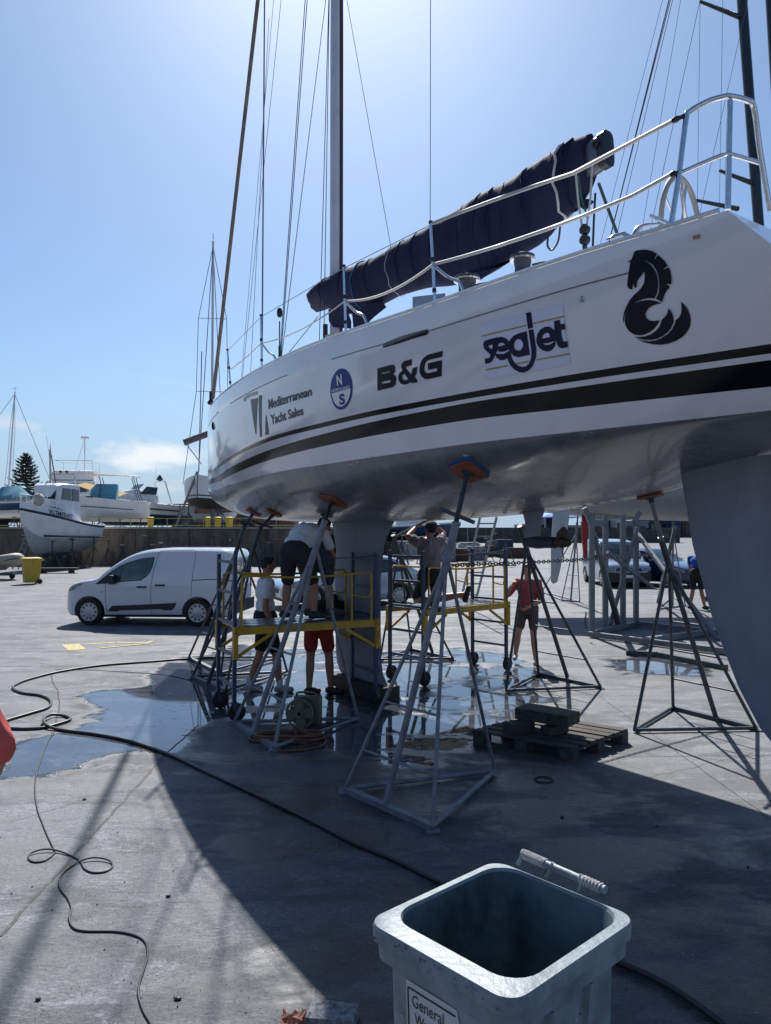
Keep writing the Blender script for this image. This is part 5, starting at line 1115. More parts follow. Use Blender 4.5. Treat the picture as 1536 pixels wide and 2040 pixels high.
def person(label, J, look, skinm=SKIN, hairm=HAIR, shirt=None, shorts=None, shoe=None, sock=None, sleeve=.55, s_=1.0, hairlen='short', vox=.008, face_up=0.0, cap=None, shirt_name='t_shirt', belly=0.0, hands=('r', 'l'), curl=(.5, .5), palm=None, lower='shorts', shorts_len=.80, glasses=False, hat_m=None, footdir=None, waistband=None, shoe_soles=True):
    """J: joints pelvis, chest, neck, head, and shoulder/elbow/wrist/hip/knee/ankle per side"""
    J = {k: Vector(v) for k, v in J.items()}
    root = thing('person', label, 'person', ((J['ank_l'] + J['ank_r']) / 2)); pr = []; look = Vector(look).normalized()
    upv = (J['neck'] - J['pelvis']).normalized(); sh = (J['sho_l'] - J['sho_r']); sh.normalize(); fwd = sh.cross(upv).normalized()
    if fwd.dot(look) < 0 and abs(fwd.dot(look)) > .1: fwd = -fwd
    Mt = Matrix((sh, fwd, upv)).transposed()
    pe, ch, ne, hd = J['pelvis'], J['chest'], J['neck'], J['head']
    pr += [('e', pe, (.165 * s_, .115 * s_, .12 * s_), Mt), ('e', lerp(pe, ch, .5) + fwd * belly, (.142 * s_, .10 * s_ + belly, .15 * s_), Mt), ('e', ch, (.168 * s_, .112 * s_, .165 * s_), Mt), ('e', lerp(ch, ne, .6), (.14 * s_, .085 * s_, .09 * s_), Mt)]
    for sd_ in 'lr':
        S, E_, W = J['sho_' + sd_], J['elb_' + sd_], J['wri_' + sd_]; H, K, A = J['hip_' + sd_], J['kne_' + sd_], J['ank_' + sd_]
        pr += [('c', lerp(ch, ne, .7), S, .06 * s_, .055 * s_), ('c', S, E_, .052 * s_, .040 * s_), ('c', E_, lerp(E_, W, .35), .039 * s_, .041 * s_), ('c', lerp(E_, W, .35), W, .041 * s_, .026 * s_)]
        pr += [('c', H, K, .088 * s_, .056 * s_), ('c', K, lerp(K, A, .32), .053 * s_, .058 * s_), ('c', lerp(K, A, .32), A, .058 * s_, .036 * s_)]
        if sd_ in hands:
            pn = Vector(palm[sd_]) if palm and sd_ in palm else -sh * (1 if sd_ == 'l' else -1)
            hand(pr, W, W - E_, pn, s_, curl[0 if sd_ == 'l' else 1])
        fd = Vector(footdir[sd_]) if footdir else Vector((look.x, look.y, 0)).normalized()
        pr += [('c', A + Vector((0, 0, -.03)) * s_, A + fd * .13 * s_ + Vector((0, 0, -.055)) * s_, .038 * s_, .032 * s_)]
    # head
    Mh = frame(look, upv if abs(look.dot(upv)) < .9 else Vector((0, 0, 1))); r = .098 * s_
    pr += [('c', lerp(ch, ne, .8), lerp(ne, hd, .55), .058 * s_, .052 * s_), ('e', hd, (.074 * s_, .092 * s_, .108 * s_), Mh), ('e', hd + Mh @ Vector((0, .03, -.055)) * s_, (.052 * s_, .058 * s_, .052 * s_), Mh)]
    pr += [('e', hd + Mh @ Vector((0, .096, -.018)) * s_, (.013 * s_, .02 * s_, .024 * s_), Mh), ('e', hd + Mh @ Vector((0, .076, -.058)) * s_, (.024 * s_, .014 * s_, .012 * s_), Mh), ('e', hd + Mh @ Vector((0, .083, .018)) * s_, (.045 * s_, .012 * s_, .012 * s_), Mh)]
    for q in (-1, 1): pr.append(('e', hd + Mh @ Vector((q * .076, .0, -.01)) * s_, (.010 * s_, .020 * s_, .030 * s_), Mh))
    fuse(pr, vox, 'body', skinm, root, 3)
    for q in (-1, 1):
        mb = MB(); mb.ball(hd + Mh @ Vector((q * .030, .083, .002)) * s_, (.011 * s_, .007 * s_, .007 * s_), n=6, M=Mh); mb.build('eye', BLACK, root, smooth=60)
    # hair
    hp = [('e', hd + Mh @ Vector((0, -.018, .022)) * s_, (.083 * s_, .092 * s_, .098 * s_), Mh), ('e', hd + Mh @ Vector((0, .03, .075)) * s_, (.066 * s_, .055 * s_, .038 * s_), Mh)]
    if hairlen == 'long': hp += [('c', hd + Mh @ Vector((0, -.06, 0)) * s_, ne + Mh @ Vector((0, -.07, -.02)) * s_, .07 * s_, .045 * s_)]
    if hairlen == 'bob': hp += [('e', hd + Mh @ Vector((0, -.045, -.03)) * s_, (.088 * s_, .065 * s_, .085 * s_), Mh)]
    if hairlen == 'curly': hp += [('e', hd + Mh @ Vector((q * .03, .055 - abs(q) * .01, .085)) * s_, (.04 * s_,) * 3, Mh) for q in (-1, 0, 1)]
    fuse(hp, vox * 1.3, 'hair', hairm, root, 3)
    if cap:
        mb = MB(); c = hd + Mh @ Vector((0, -.01, .05)) * s_; mb.ball(c, (.092 * s_, .105 * s_, .075 * s_), n=9, M=Mh); mb.build('cap', cap, root, smooth=60)
        mb = MB(); pts = [hd + Mh @ Vector((.085 * math.cos(R(a)), .07 + .10 * math.sin(R(a)), .045 - .02 * math.sin(R(a)))) * s_ for a in range(0, 181, 15)]; k = len(pts); mb.add(pts + [p + Mh @ Vector((0, 0, .008)) for p in pts], [tuple(range(k)), tuple(reversed(range(k, 2 * k)))] + [(i, (i + 1) % k, k + (i + 1) % k, k + i) for i in range(k)]); mb.build('cap_peak', cap, root)
    g = 1.14
    if shirt:
        cp_ = [('e', lerp(pe, ch, .06) + fwd * belly * .5, (.172 * s_, .128 * s_ + belly * .6, .10 * s_), Mt), ('e', lerp(pe, ch, .5) + fwd * belly, (.162 * s_, .122 * s_ + belly, .17 * s_), Mt), ('e', ch, (.185 * s_, .130 * s_, .17 * s_), Mt), ('e', lerp(ch, ne, .55), (.155 * s_, .098 * s_, .092 * s_), Mt)]
        for sd_ in 'lr':
            S, E_ = J['sho_' + sd_], J['elb_' + sd_]; cp_ += [('c', lerp(ch, ne, .68), S, .070 * s_, .070 * s_), ('c', S, lerp(S, E_, sleeve), .069 * s_, .066 * s_)]
        fuse(cp_, .011, shirt_name, shirt, root, 4, .020)
    if shorts:
        cp_ = [('e', pe, (.195 * s_, .155 * s_, .135 * s_), Mt)]
        for sd_ in 'lr':
            H, K = J['hip_' + sd_], J['kne_' + sd_]; cp_ += [('c', H, lerp(H, K, shorts_len), .104 * s_, .083 * s_)]
        sh_ = fuse(cp_, .011, lower, shorts, root, 4, .016)
        if waistband: fuse([('e', pe + upv * .07, (.18 * s_, .132 * s_, .065 * s_), Mt)], .011, 'waistband', waistband, sh_, 3)
    if shoe:
        for sd_ in 'lr':
            A = J['ank_' + sd_]; fd = Vector(footdir[sd_]) if footdir else Vector((look.x, look.y, 0)).normalized(); dn = Vector((0, 0, -1)); sdv = fd.cross(dn).normalized()
            pitch_ = J.get('heel_' + sd_)
            b0_ = A + dn * .045 * s_ - fd * .035 * s_; t0_ = A + dn * .058 * s_ + fd * .15 * s_
            if pitch_ is not None: t0_ = A + (fd * .15 + dn * pitch_.x) * s_; b0_ = A + (dn * .03 - fd * .04) * s_
            so = fuse([('c', b0_, t0_, .044 * s_, .038 * s_), ('c', A + dn * .02 * s_, b0_, .043 * s_, .043 * s_), ('c', lerp(b0_, t0_, .4) + Vector((0, 0, .02)), t0_, .036 * s_, .032 * s_)], .008, 'shoe', shoe, root, 3)
            if sock: fuse([('c', A + Vector((0, 0, .07)) * s_, A + dn * .01, .044 * s_, .042 * s_)], .009, 'sock', sock, so, 3)
    return root

def stand_pose(foot, h, face, lean=0.0, side=0.0):
    """upright pose in real proportions; face: ground direction the person faces"""
    f = Vector(face).normalized(); s_ = h / 1.78; r_ = Vector((f.y, -f.x, 0)); B_ = Vector(foot); up = Vector((0, 0, 1))
    X = lambda a, b_, c: B_ + r_ * (a * s_) + f * (b_ * s_) + up * (c * s_)
    J = dict(pelvis=X(0, 0, .98), chest=X(0, .0 + lean * .4, 1.30), neck=X(0, .0 + lean * .7, 1.50), head=X(0, .03 + lean, 1.66))
    for k, q in (('l', -1), ('r', 1)):
        J['sho_' + k] = X(q * .185, lean * .6, 1.435); J['elb_' + k] = X(q * .23, lean * .6 - .03, 1.13); J['wri_' + k] = X(q * .22, lean * .6 + .06, .89)
        J['hip_' + k] = X(q * .09, 0, .93); J['kne_' + k] = X(q * .105, .01, .50); J['ank_' + k] = X(q * .115, -.02, .09)
    return J, X, s_
SHOEW = mat('grey_trainers', (.38, .37, .36), .7, var=.3, vscale=20); SHOEK = mat('black_trainers', (.025, .025, .028), .6, var=.3)
SOCKW = mat('white_socks', (.6, .6, .62), .9, var=.05)
# 1. man in a white t-shirt standing on the ground, facing right
ft = G(528, 1378); J, X, s_ = stand_pose(ft, 1.78, (.93, .35, 0))
J['ank_l'] = X(-.10, -.19, .09); J['kne_l'] = X(-.09, -.05, .50); J['ank_r'] = X(.12, .17, .09); J['kne_r'] = X(.10, .12, .50)
J['elb_r'] = X(.22, -.05, 1.14); J['wri_r'] = X(.21, .05, .90)
person('man in a white t-shirt and black shorts standing behind the left scaffold, seen in profile', J, (.95, .25, -.08), shirt=TEEW, shorts=CLOTHK, shoe=SHOEW, sock=SOCKW, s_=1.0, hairlen='curly', sleeve=.52, vox=.007)
# 2. man bending on the left scaffold deck, back to the camera
dz = 1.06
def on_deck(Xf, a, b_, z): return Xf(a, b_, z)
c = P(590, 1210, 9.05); c.z = dz
f = Vector((.25, .97, 0)).normalized(); r_ = Vector((f.y, -f.x, 0)); Y = lambda a, b_, z: c + r_ * a + f * b_ + Vector((0, 0, z))
J = dict(pelvis=Y(.0, -.05, .80), chest=Y(.04, .17, 1.02), neck=Y(.10, .36, 1.09), head=Y(.19, .48, 1.11))
J.update(hip_l=Y(-.09, -.05, .75), kne_l=Y(-.12, .02, .42), ank_l=Y(-.13, -.05, .09), hip_r=Y(.10, -.04, .75), kne_r=Y(.20, .06, .42), ank_r=Y(.24, -.03, .09))
J.update(sho_l=Y(-.10, .33, 1.04), elb_l=Y(-.24, .22, .84), wri_l=Y(-.22, .10, .66), sho_r=Y(.25, .33, 1.02), elb_r=Y(.33, .40, .76), wri_r=Y(.30, .50, .54))
person('man in a white t-shirt and dark shorts bending over on the left scaffold deck', J, (.55, .65, -.5), shirt=TEEW, shorts=mat('dark_grey_shorts', (.03, .028, .03), .9, bump=.4, bscale=9), shoe=SHOEK, s_=1.0, sleeve=.6, vox=.008, shorts_len=.86)
# 3. man in red shorts on the ground behind the left scaffold, bent forward under the hull
ft = G(633, 1384); J, X, s_ = stand_pose(ft, 1.74, (.25, .95, 0))
J['pelvis'] = X(0, -.02, .95); J['chest'] = X(0, .26, 1.10); J['neck'] = X(0, .48, 1.17); J['head'] = X(0, .63, 1.16)
for k, q in (('l', -1), ('r', 1)): J['sho_' + k] = X(q * .18, .44, 1.14); J['elb_' + k] = X(q * .24, .56, .90); J['wri_' + k] = X(q * .16, .70, .72)
J['ank_r'] = X(.14, .12, .09); J['kne_r'] = X(.12, .10, .50)
REDS = mat('red_shorts', (.30, .03, .03), .85, var=.15, bump=.4, bscale=9)
person('man in red shorts bending forward on the ground behind the left scaffold by the keel', J, (.25, .9, -.3), shirt=CLOTHK, shorts=REDS, shoe=SHOEK, vox=.008, curl=(.8, .8), footdir={'l': (.75, .6, 0), 'r': (.95, -.1, 0)}, shorts_len=.70)
# 3b. second man on the left scaffold deck, half hidden behind the stand
c = P(634, 1210, 9.30); c.z = dz; f = Vector((-.15, .99, 0)).normalized(); r_ = Vector((f.y, -f.x, 0)); Y = lambda a, b_, z: c + r_ * a + f * b_ + Vector((0, 0, z))
J = dict(pelvis=Y(-.02, -.02, .70), chest=Y(-.02, .20, .92), neck=Y(-.02, .40, .98), head=Y(-.03, .55, .97))
J.update(hip_l=Y(-.10, -.02, .66), kne_l=Y(-.13, .08, .37), ank_l=Y(-.13, -.03, .09), hip_r=Y(.09, -.02, .66), kne_r=Y(.13, .10, .37), ank_r=Y(.16, -.02, .09))
J.update(sho_l=Y(-.19, .36, .94), elb_l=Y(-.24, .42, .68), wri_l=Y(-.18, .50, .46), sho_r=Y(.16, .36, .94), elb_r=Y(.20, .40, .68), wri_r=Y(.14, .44, .46))
person('man in patterned dark shorts crouching on the left scaffold deck, half hidden by the stand', J, (-.1, .9, -.4), skinm=mat('pink_skin', (.46, .23, .17), .5, var=.08), shirt=mat('dark_grey_t_shirt', (.05, .05, .06), .9, bump=.4), shorts=mat('dark_denim', (.04, .055, .09), .9, var=.5, vscale=18), shoe=mat('grey_black_boots', (.07, .07, .075), .7, var=.5, vscale=25), vox=.008, shorts_len=.72, footdir={'l': (.3, .9, 0), 'r': (.95, .2, 0)})
# 4. man kneeling on the right scaffold deck, arms raised to the hull
c = X2(.40, .26, 1.06); f = Vector((-.86, .5, 0)).normalized(); f = Vector((-.35, .93, 0)).normalized(); r_ = Vector((f.y, -f.x, 0)); Y = lambda a, b_, z: c + r_ * a + f * b_ + Vector((0, 0, z))
J = dict(pelvis=Y(0, 0, .44), chest=Y(-.01, .03, .77), neck=Y(-.01, .05, .96), head=Y(.06, .10, 1.09))
J.update(hip_l=Y(-.09, 0, .40), kne_l=Y(-.12, .22, .07), ank_l=Y(-.05, -.18, .07), hip_r=Y(.09, 0, .40), kne_r=Y(.16, .16, .07), ank_r=Y(.50, -.12, .15))
J.update(sho_l=Y(-.185, .04, .90), elb_l=Y(-.30, .12, .98), wri_l=Y(-.12, .28, 1.10), sho_r=Y(.18, .06, .90), elb_r=Y(.30, .20, 1.02), wri_r=Y(.16, .32, 1.16))
TEEG = mat('grey_brown_t_shirt', (.24, .20, .20), .9, var=.12, bump=.4, bscale=9)
kn = person('man in a grey t-shirt and dark cap kneeling on the right scaffold, polishing the hull', J, (.0, .85, .5), shirt=TEEG, shorts=CLOTHK, shoe=SHOEK, sleeve=.45, cap=mat('dark_cap', (.02, .03, .05), .9), vox=.008, footdir={'l': (.5, -.8, -.3), 'r': (.25, -.2, 1)}, curl=(.9, .9))
pw = J['wri_r'] + Vector((-.05, .06, .07)); mb = MB(); mb.lathe(pw, [(.02, -.03), (.085, -.02), (.09, .02), (.03, .035), (.03, .07)], 18, (.1, .2, -1)); mb.path([pw + Vector((0, 0, -.04)), pw + Vector((.16, -.10, -.10))], .022, n=8); o = mb.build('polisher', BLACK, None); tag(o, 'black polishing machine held against the hull by the kneeling man', 'polisher')
CARPT = None
# 5. woman in a red t-shirt walking
ft = G(1052, 1322); J, X, s_ = stand_pose(ft, 1.60, (-.42, -.9, 0))
J['ank_r'] = X(.0, .0, .09) ; J['ank_l'] = X(-.05, -.0, .09)
J['ank_l'] = X(.04, .0, .09); J['kne_l'] = X(.02, .05, .50); J['hip_l'] = X(-.09, 0, .93)
J['ank_r'] = X(.20, .10, .17); J['kne_r'] = X(.14, .14, .53)
J['ank_l'] = X(-.13, -.02, .09); J['kne_l'] = X(-.11, .03, .50)
J['elb_r'] = X(.36, .12, 1.18); J['wri_r'] = X(.24, .20, 1.38)
J['elb_l'] = X(-.25, .02, 1.13); J['wri_l'] = X(-.06, .17, 1.02)
REDT = mat('dark_red_t_shirt', (.30, .06, .07), .9, var=.15, bump=.4, bscale=9)
person('woman in a faded red t-shirt and brown shorts walking with one hand raised', J, (-.25, -.95, -.05), skinm=mat('light_skin', (.42, .22, .15), .5, var=.06), shirt=REDT, shorts=mat('brown_shorts', (.085, .065, .06), .9, bump=.3), shoe=SHOEW, s_=s_, sleeve=.75, hairlen='bob', hairm=mat('brown_hair', (.03, .017, .011), .6), belly=.02, vox=.007, shorts_len=.62, curl=(.9, .9))
# 6. man in a blue shirt behind the rudder
ft = G(1389, 1213); J, X, s_ = stand_pose(ft, 1.80, (.45, .85, 0), lean=.22)
J['chest'] = X(0, .14, 1.27); J['neck'] = X(0, .30, 1.42); J['head'] = X(0, .45, 1.48); J['elb_r'] = X(.22, .40, 1.10); J['wri_r'] = X(.14, .58, 1.04); J['elb_l'] = X(-.22, .38, 1.10); J['wri_l'] = X(-.1, .58, 1.04)
for k in 'lr': J['sho_' + k] = X(-.185 if k == 'l' else .185, .24, 1.36)
J['ank_l'] = X(-.18, -.02, .09); J['ank_r'] = X(.18, .06, .09)
person('stout man in a bright blue t-shirt and black shorts working beyond the rudder', J, (.8, .4, -.3), shirt=mat('bright_blue_t_shirt', (.012, .085, .36), .9, bump=.3, bscale=9), shorts=CLOTHK, shoe=SHOEK, vox=.012, belly=.06)
# 7. person in a coral top at the left edge: only the elbow is in the frame
ft = Vector((-1.76, 2.45, 0)); J, X, s_ = stand_pose(ft, 1.74, (-.5, .86, 0))
elb = P(4, 1490, 2.62); J['elb_r'] = elb + Vector((-.02, 0, 0.0)); J['sho_r'] = elb + Vector((-.17, .02, .27)); J['wri_r'] = elb + Vector((-.13, .16, -.19))
CORAL = mat('coral_top', (.62, .10, .085), .85, var=.12, bump=.35, bscale=7)
person('person in a coral top, only one elbow showing at the left edge', J, (-.4, .9, 0), shirt=CORAL, shorts=mat('dark_maroon_shorts', (.03, .012, .014), .9), shoe=SHOEK, sleeve=1.0, vox=.009)
# ------------------------------------------------------------------ vehicles (built nose at x=0, tail at x=L, near side y<0)
CARW = mat('white_car_paint', (.60, .63, .68), .18, coat=.8, var=.03, vscale=2, rvar=.04)
CARB = mat('pale_blue_car_paint', (.30, .40, .52), .2, .2, coat=.8, var=.04, vscale=2, rvar=.04)
CARS = mat('silver_blue_car_paint', (.42, .50, .56), .2, .2, coat=.8, var=.04, vscale=2, rvar=.04)
CARN = mat('navy_car_paint', (.012, .025, .07), .2, coat=.8, var=.04, vscale=2)
TRIM = mat('black_car_trim', (.014, .014, .016), .5, var=.15); TYRE = mat('tyre_rubber', (.016, .016, .017), .8, var=.2); RIMS = mat('silver_wheel_cover', (.42, .43, .45), .35, .5, var=.08)
WINS = mat('tinted_window', (.035, .055, .06), .06, spec=.8, var=.5, vscale=3, rvar=.02); LAMP = mat('headlamp_lens', (.22, .25, .28), .08, spec=.8, var=.5, vscale=14); REDL = mat('red_lamp_lens', (.25, .01, .01), .1, var=.1)
def vehicle(name, label, cat, L, W, top, zb, wheels, wr, paint, belt=1.0, tum=.16, nose=.25):
    t = thing(name, label, cat); hw = W / 2; tx = [p[0] for p in top]; tz = [p[1] for p in top]; ft = cs(tx, tz)
    def hwid(x):
        a = min(1, max(0, x / .45)); b_ = min(1, max(0, (L - x) / .30)); return hw * (1 - nose * (1 - a) ** 2.4) * (1 - .10 * (1 - b_) ** 2)
    def yat(x, z):
        y = hwid(x)
        if z > belt: y *= 1 - tum * ((z - belt) / .85) ** 1.35
        if z < .42: y *= 1 - .05 * ((.42 - z) / .2) ** 1.5
        return y
    xs = list(np.concatenate([[0, .02, .06, .12, .2, .3], np.linspace(.4, L - .25, 44), [L - .15, L - .07, L - .02, L]])); rings = []
    fr_ = [0, .04, .12, .25, .4, .52, .64, .75, .84, .91, .96]
    for x in xs:
        zt = ft(x); z0 = zb + (.12 * (1 - min(1, x / .12)) ** 1.5) + .10 * (1 - min(1, (L - x) / .1)) ; edge = (1 - min(1, x / .12)) ; e2 = 1 - min(1, (L - x) / .07)
        half_ = []
        for q in fr_: z = z0 + (zt - z0) * q; half_.append((yat(x, z) * (1 - .03 * (1 if q == 0 else 0)), z))
        rw = yat(x, zt); half_ += [(rw * .95, z0 + (zt - z0) * .985), (rw * .86, zt), (rw * .5, zt + .012), (0, zt + .02)]
        rg = [Vector((x, -y, z)) for y, z in half_] + [Vector((x, y, z)) for y, z in reversed(half_[:-1])]
        rings.append(rg)
    mb = MB(); mb.loft(rings); body = mb.build('body', paint, t, smooth=35)
    # wheel arches cut out of the shell
    cut = MB()
    for wx in wheels:
        for sg in (-1, 1): cut.lathe((wx, sg * (hw + .1), wr), [(wr * 1.18, 0), (wr * 1.18, .42)], 28, (0, -sg, 0))
    co = cut.build('cut', TRIM, None, smooth=0); body.location = (0, 0, 0)
    bm_ = body.modifiers.new('b', 'BOOLEAN'); bm_.object = co; bm_.operation = 'DIFFERENCE'; bm_.solver = 'EXACT'
    me = mesh_eval(body); body.modifiers.clear(); body.data = me; me.materials.clear(); me.materials.append(paint); me.materials.append(TRIM)
    me.polygons.foreach_set('use_smooth', [True] * len(me.polygons)); me.set_sharp_from_angle(angle=R(35)); bpy.data.objects.remove(co)
    mb = MB(); mb.box((L / 2, 0, zb + .03), (L * .9, W * .72, .12)); mb.build('underbody', TRIM, t)
    for wx in wheels:
        for sg in (-1, 1):
            c = Vector((wx, sg * (hw - .09), wr)); mb = MB(); o_ = Vector((0, sg, 0))
            mb.lathe(c - o_ * .10, [(wr * .6, 0), (wr * .93, 0), (wr, .03), (wr, .15), (wr * .94, .185), (wr * .68, .19)], 32, o_); wh = mb.build('tyre', TYRE, t)
            mb = MB(); mb.lathe(c + o_ * .06, [(wr * .66, 0), (wr * .67, .035), (wr * .60, .03), (wr * .30, .045), (wr * .12, .05), (wr * .11, .06), (.001, .062)], 32, o_); rim_ = mb.build('rim', RIMS, wh)
            if sg < 0 or True:
                m2 = MB()
                for k in range(10):
                    a = 2 * math.pi * k / 10; c2 = c + o_ * .104 + Vector((math.cos(a), 0, math.sin(a))) * wr * .49
                    e1 = Vector((math.cos(a), 0, math.sin(a))); e2_ = Vector((-math.sin(a), 0, math.cos(a))); sgn = 1
                    pts = [c2 + e1 * (wr * .09) + e2_ * (wr * .075), c2 - e1 * (wr * .10) + e2_ * (wr * .02), c2 - e1 * (wr * .10) - e2_ * (wr * .02), c2 + e1 * (wr * .09) - e2_ * (wr * .075)]
                    m2.add(pts, [(0, 1, 2, 3)])
                ho = m2.build('rim_opening', TRIM, rim_, smooth=0); kind(ho, 'stuff')
    def patch(nm, poly, m_, out=.006, sides=(-1,), step=.12, par=None):
        for sg in sides:
            me = poly_to_mesh([poly], step)
            for v_ in me.vertices: x, z = v_.co.x, v_.co.y; v_.co = (x, sg * (yat(x, z) + out), z)
            me.materials.clear(); me.materials.append(m_); me.name = nm; o = bpy.data.objects.new(nm, me); col.objects.link(o); link_to(o, par or t)
            me.polygons.foreach_set('use_smooth', [True] * len(me.polygons))
    def strip(nm, pts, w, m_, out=.004, sides=(-1,)):
        for sg in sides:
            mb = MB(); pp = [Vector((x, sg * (yat(x, z) + out), z)) for x, z in [(lerp(a[0], b_[0], k / 6), lerp(a[1], b_[1], k / 6)) for a, b_ in zip(pts, pts[1:]) for k in range(7)]]; pp = [p for i, p in enumerate(pp) if i == 0 or (p - pp[i - 1]).length > 1e-4]
            mb.path(pp, w / 2, n=4); mb.build(nm, m_, t, smooth=0)
    def over(nm, x0, x1, fr0, fr1, m_, lift=.008, rows=6, par=None):
        """patch on the upper surface between two stations: windscreen, bonnet panels"""
        rings_ = []
        for k in range(rows + 1):
            x = lerp(x0, x1, k / rows); zt = ft(x); w = yat(x, zt) * lerp(fr0, fr1, k / rows); d = (ft(x + .01) - ft(x - .01)) / .02; nrm = Vector((-d, 0, 1)).normalized()
            rings_.append([Vector((x, s_ * w, zt + .02 * (1 - abs(s_) ** 2) )) + nrm * lift for s_ in (-1, -.6, -.2, .2, .6, 1)])
        mb = MB(); mb.loft(rings_, closed=False, cap0=False, cap1=False); return mb.build(nm, m_, par or t, smooth=60)
    def face(nm, x, yz, m_, out=.01, th=.012):
        mb = MB(); mb.add([Vector((x - th if x < L / 2 else x + th, y, z)) for y, z in yz] + [Vector((x + .05 if x < L / 2 else x - .05, y, z)) for y, z in yz], [tuple(range(len(yz)))] + [(i, (i + 1) % len(yz), len(yz) + (i + 1) % len(yz), len(yz) + i) for i in range(len(yz))]); return mb.build(nm, m_, t)
    return t, yat, ft, patch, strip, over, face
def put(t, near_px, wheel_xy, ang, k=1.0, z=0.0):
    """stand the vehicle so that its near front wheel meets the ground at this place"""
    M = Matrix.Rotation(ang, 3, 'Z'); w = M @ (Vector((wheel_xy[0], wheel_xy[1], 0)) * k); p = near_px - w
    t.location = (p.x, p.y, z); t.rotation_euler = (0, 0, ang); t.scale = (k, k, k)
S5z = lambda pts: [((x - 35) / 410, (856 - y) / 410 * .955) for x, y in pts]
vt = [(0, .66), (.04, .84), (.10, .90), (.26, 1.00), (.52, 1.075), (.82, 1.125), (1.01, 1.27), (1.28, 1.48), (1.60, 1.67), (1.87, 1.765), (2.11, 1.81), (2.6, 1.835), (3.4, 1.84), (3.85, 1.83), (4.06, 1.79), (4.13, 1.70), (4.15, 1.58)]
van, yat, ft, patch, strip, over, face = vehicle('delivery_van', 'white delivery van parked side-on behind the left scaffold', 'van', 4.15, 1.80, vt, .22, (.66, 3.32), .325, CARW)
win = S5z([(365, 435), (440, 370), (520, 305), (600, 247), (680, 212), (760, 185), (850, 163), (952, 155), (946, 200), (935, 262), (915, 310), (885, 350), (830, 392), (760, 398), (600, 411), (480, 427)])
patch('window_surround', win, TRIM, .005, (-1, 1))
patch('window_glass', S5z([(528, 400), (528, 310), (600, 258), (636, 238), (612, 400)]), WINS, .009, (-1, 1))
patch('window_glass', S5z([(620, 400), (645, 234), (740, 196), (850, 172), (942, 163), (926, 258), (905, 320), (870, 352), (825, 384), (740, 392)]), WINS, .009, (-1, 1))
patch('side_moulding', S5z([(498, 710), (520, 675), (545, 652), (800, 640), (1190, 617), (1170, 660), (1140, 693), (1050, 690), (1030, 682), (620, 700), (590, 710)]), TRIM, .012, (-1, 1))
patch('headlamp', S5z([(66, 497), (90, 470), (130, 448), (180, 430), (248, 420), (225, 442), (180, 470), (130, 500), (90, 512), (70, 510)]), LAMP, .006, (-1, 1), .05)
patch('arch_lining', S5z([(445, 745), (1245, 738), (1250, 765), (445, 770)]), TRIM, .004, (-1, 1))
for pts in (S5z([(470, 430), (468, 560), (488, 738)]), S5z([(985, 128), (955, 260), (930, 450), (930, 620), (937, 740)]), S5z([(1355, 88), (1362, 130), (1345, 300), (1330, 550)]), S5z([(985, 128), (1010, 95), (1100, 86), (1345, 84)])): strip('door_seam', pts, .010, TRIM, .002, (-1, 1))
strip('slide_rail', S5z([(1345, 388), (1600, 375), (1700, 371)]), .02, TRIM, .003); strip('body_crease', S5z([(500, 490), (900, 465), (1300, 440)]), .006, CARW, .002)
for c in ((838, 459), (1022, 440)):
    p = S5z([c])[0]; mb = MB(); mb.box((p[0], -(yat(*p) + .02), p[1]), (.24, .03, .04)); mb.build('door_handle', TRIM, van, bevel=.01)
p = S5z([(432, 514)])[0]; mb = MB(); mb.lathe((p[0], -yat(*p), p[1]), [(.02, 0), (.02, .012)], 10, (0, -1, 0)); mb.build('side_repeater', LAMP, van)
for sg in (-1, 1):
    mb = MB(); mb.box((1.28, sg * 1.0, 1.10), (.12, .2, .22)); mb.build('door_mirror', TRIM, van, bevel=.03)
over('windscreen', .92, 1.80, .90, .86, WINS)
face('number_plate', 0.0, [(-.26, .42), (.26, .42), (.26, .53), (-.26, .53)], CARW); face('grille', .0, [(-.5, .55), (.5, .55), (.45, .72), (-.45, .72)], TRIM, th=.004)
for sg in (-1, 1):
    face('tail_lamp', 4.15, [(sg * .70, .85), (sg * .80, .85), (sg * .76, 1.45), (sg * .68, 1.45)], REDL); face('rear_window', 4.15, [(sg * .06, 1.12), (sg * .62, 1.12), (sg * .56, 1.55), (sg * .06, 1.55)], WINS)
face('rear_bumper', 4.17, [(-.84, .30), (.84, .30), (.84, .58), (-.84, .58)], TRIM, th=.05); face('number_plate', 4.16, [(-.26, .80), (.26, .80), (.26, .91), (-.26, .91)], CARW, th=.012)
w0, w1 = G(177, 1246), G(393, 1248.5); dv = w1 - w0; put(van, w0, (.66, -.9), math.atan2(dv.y, dv.x), dv.length / 2.66)
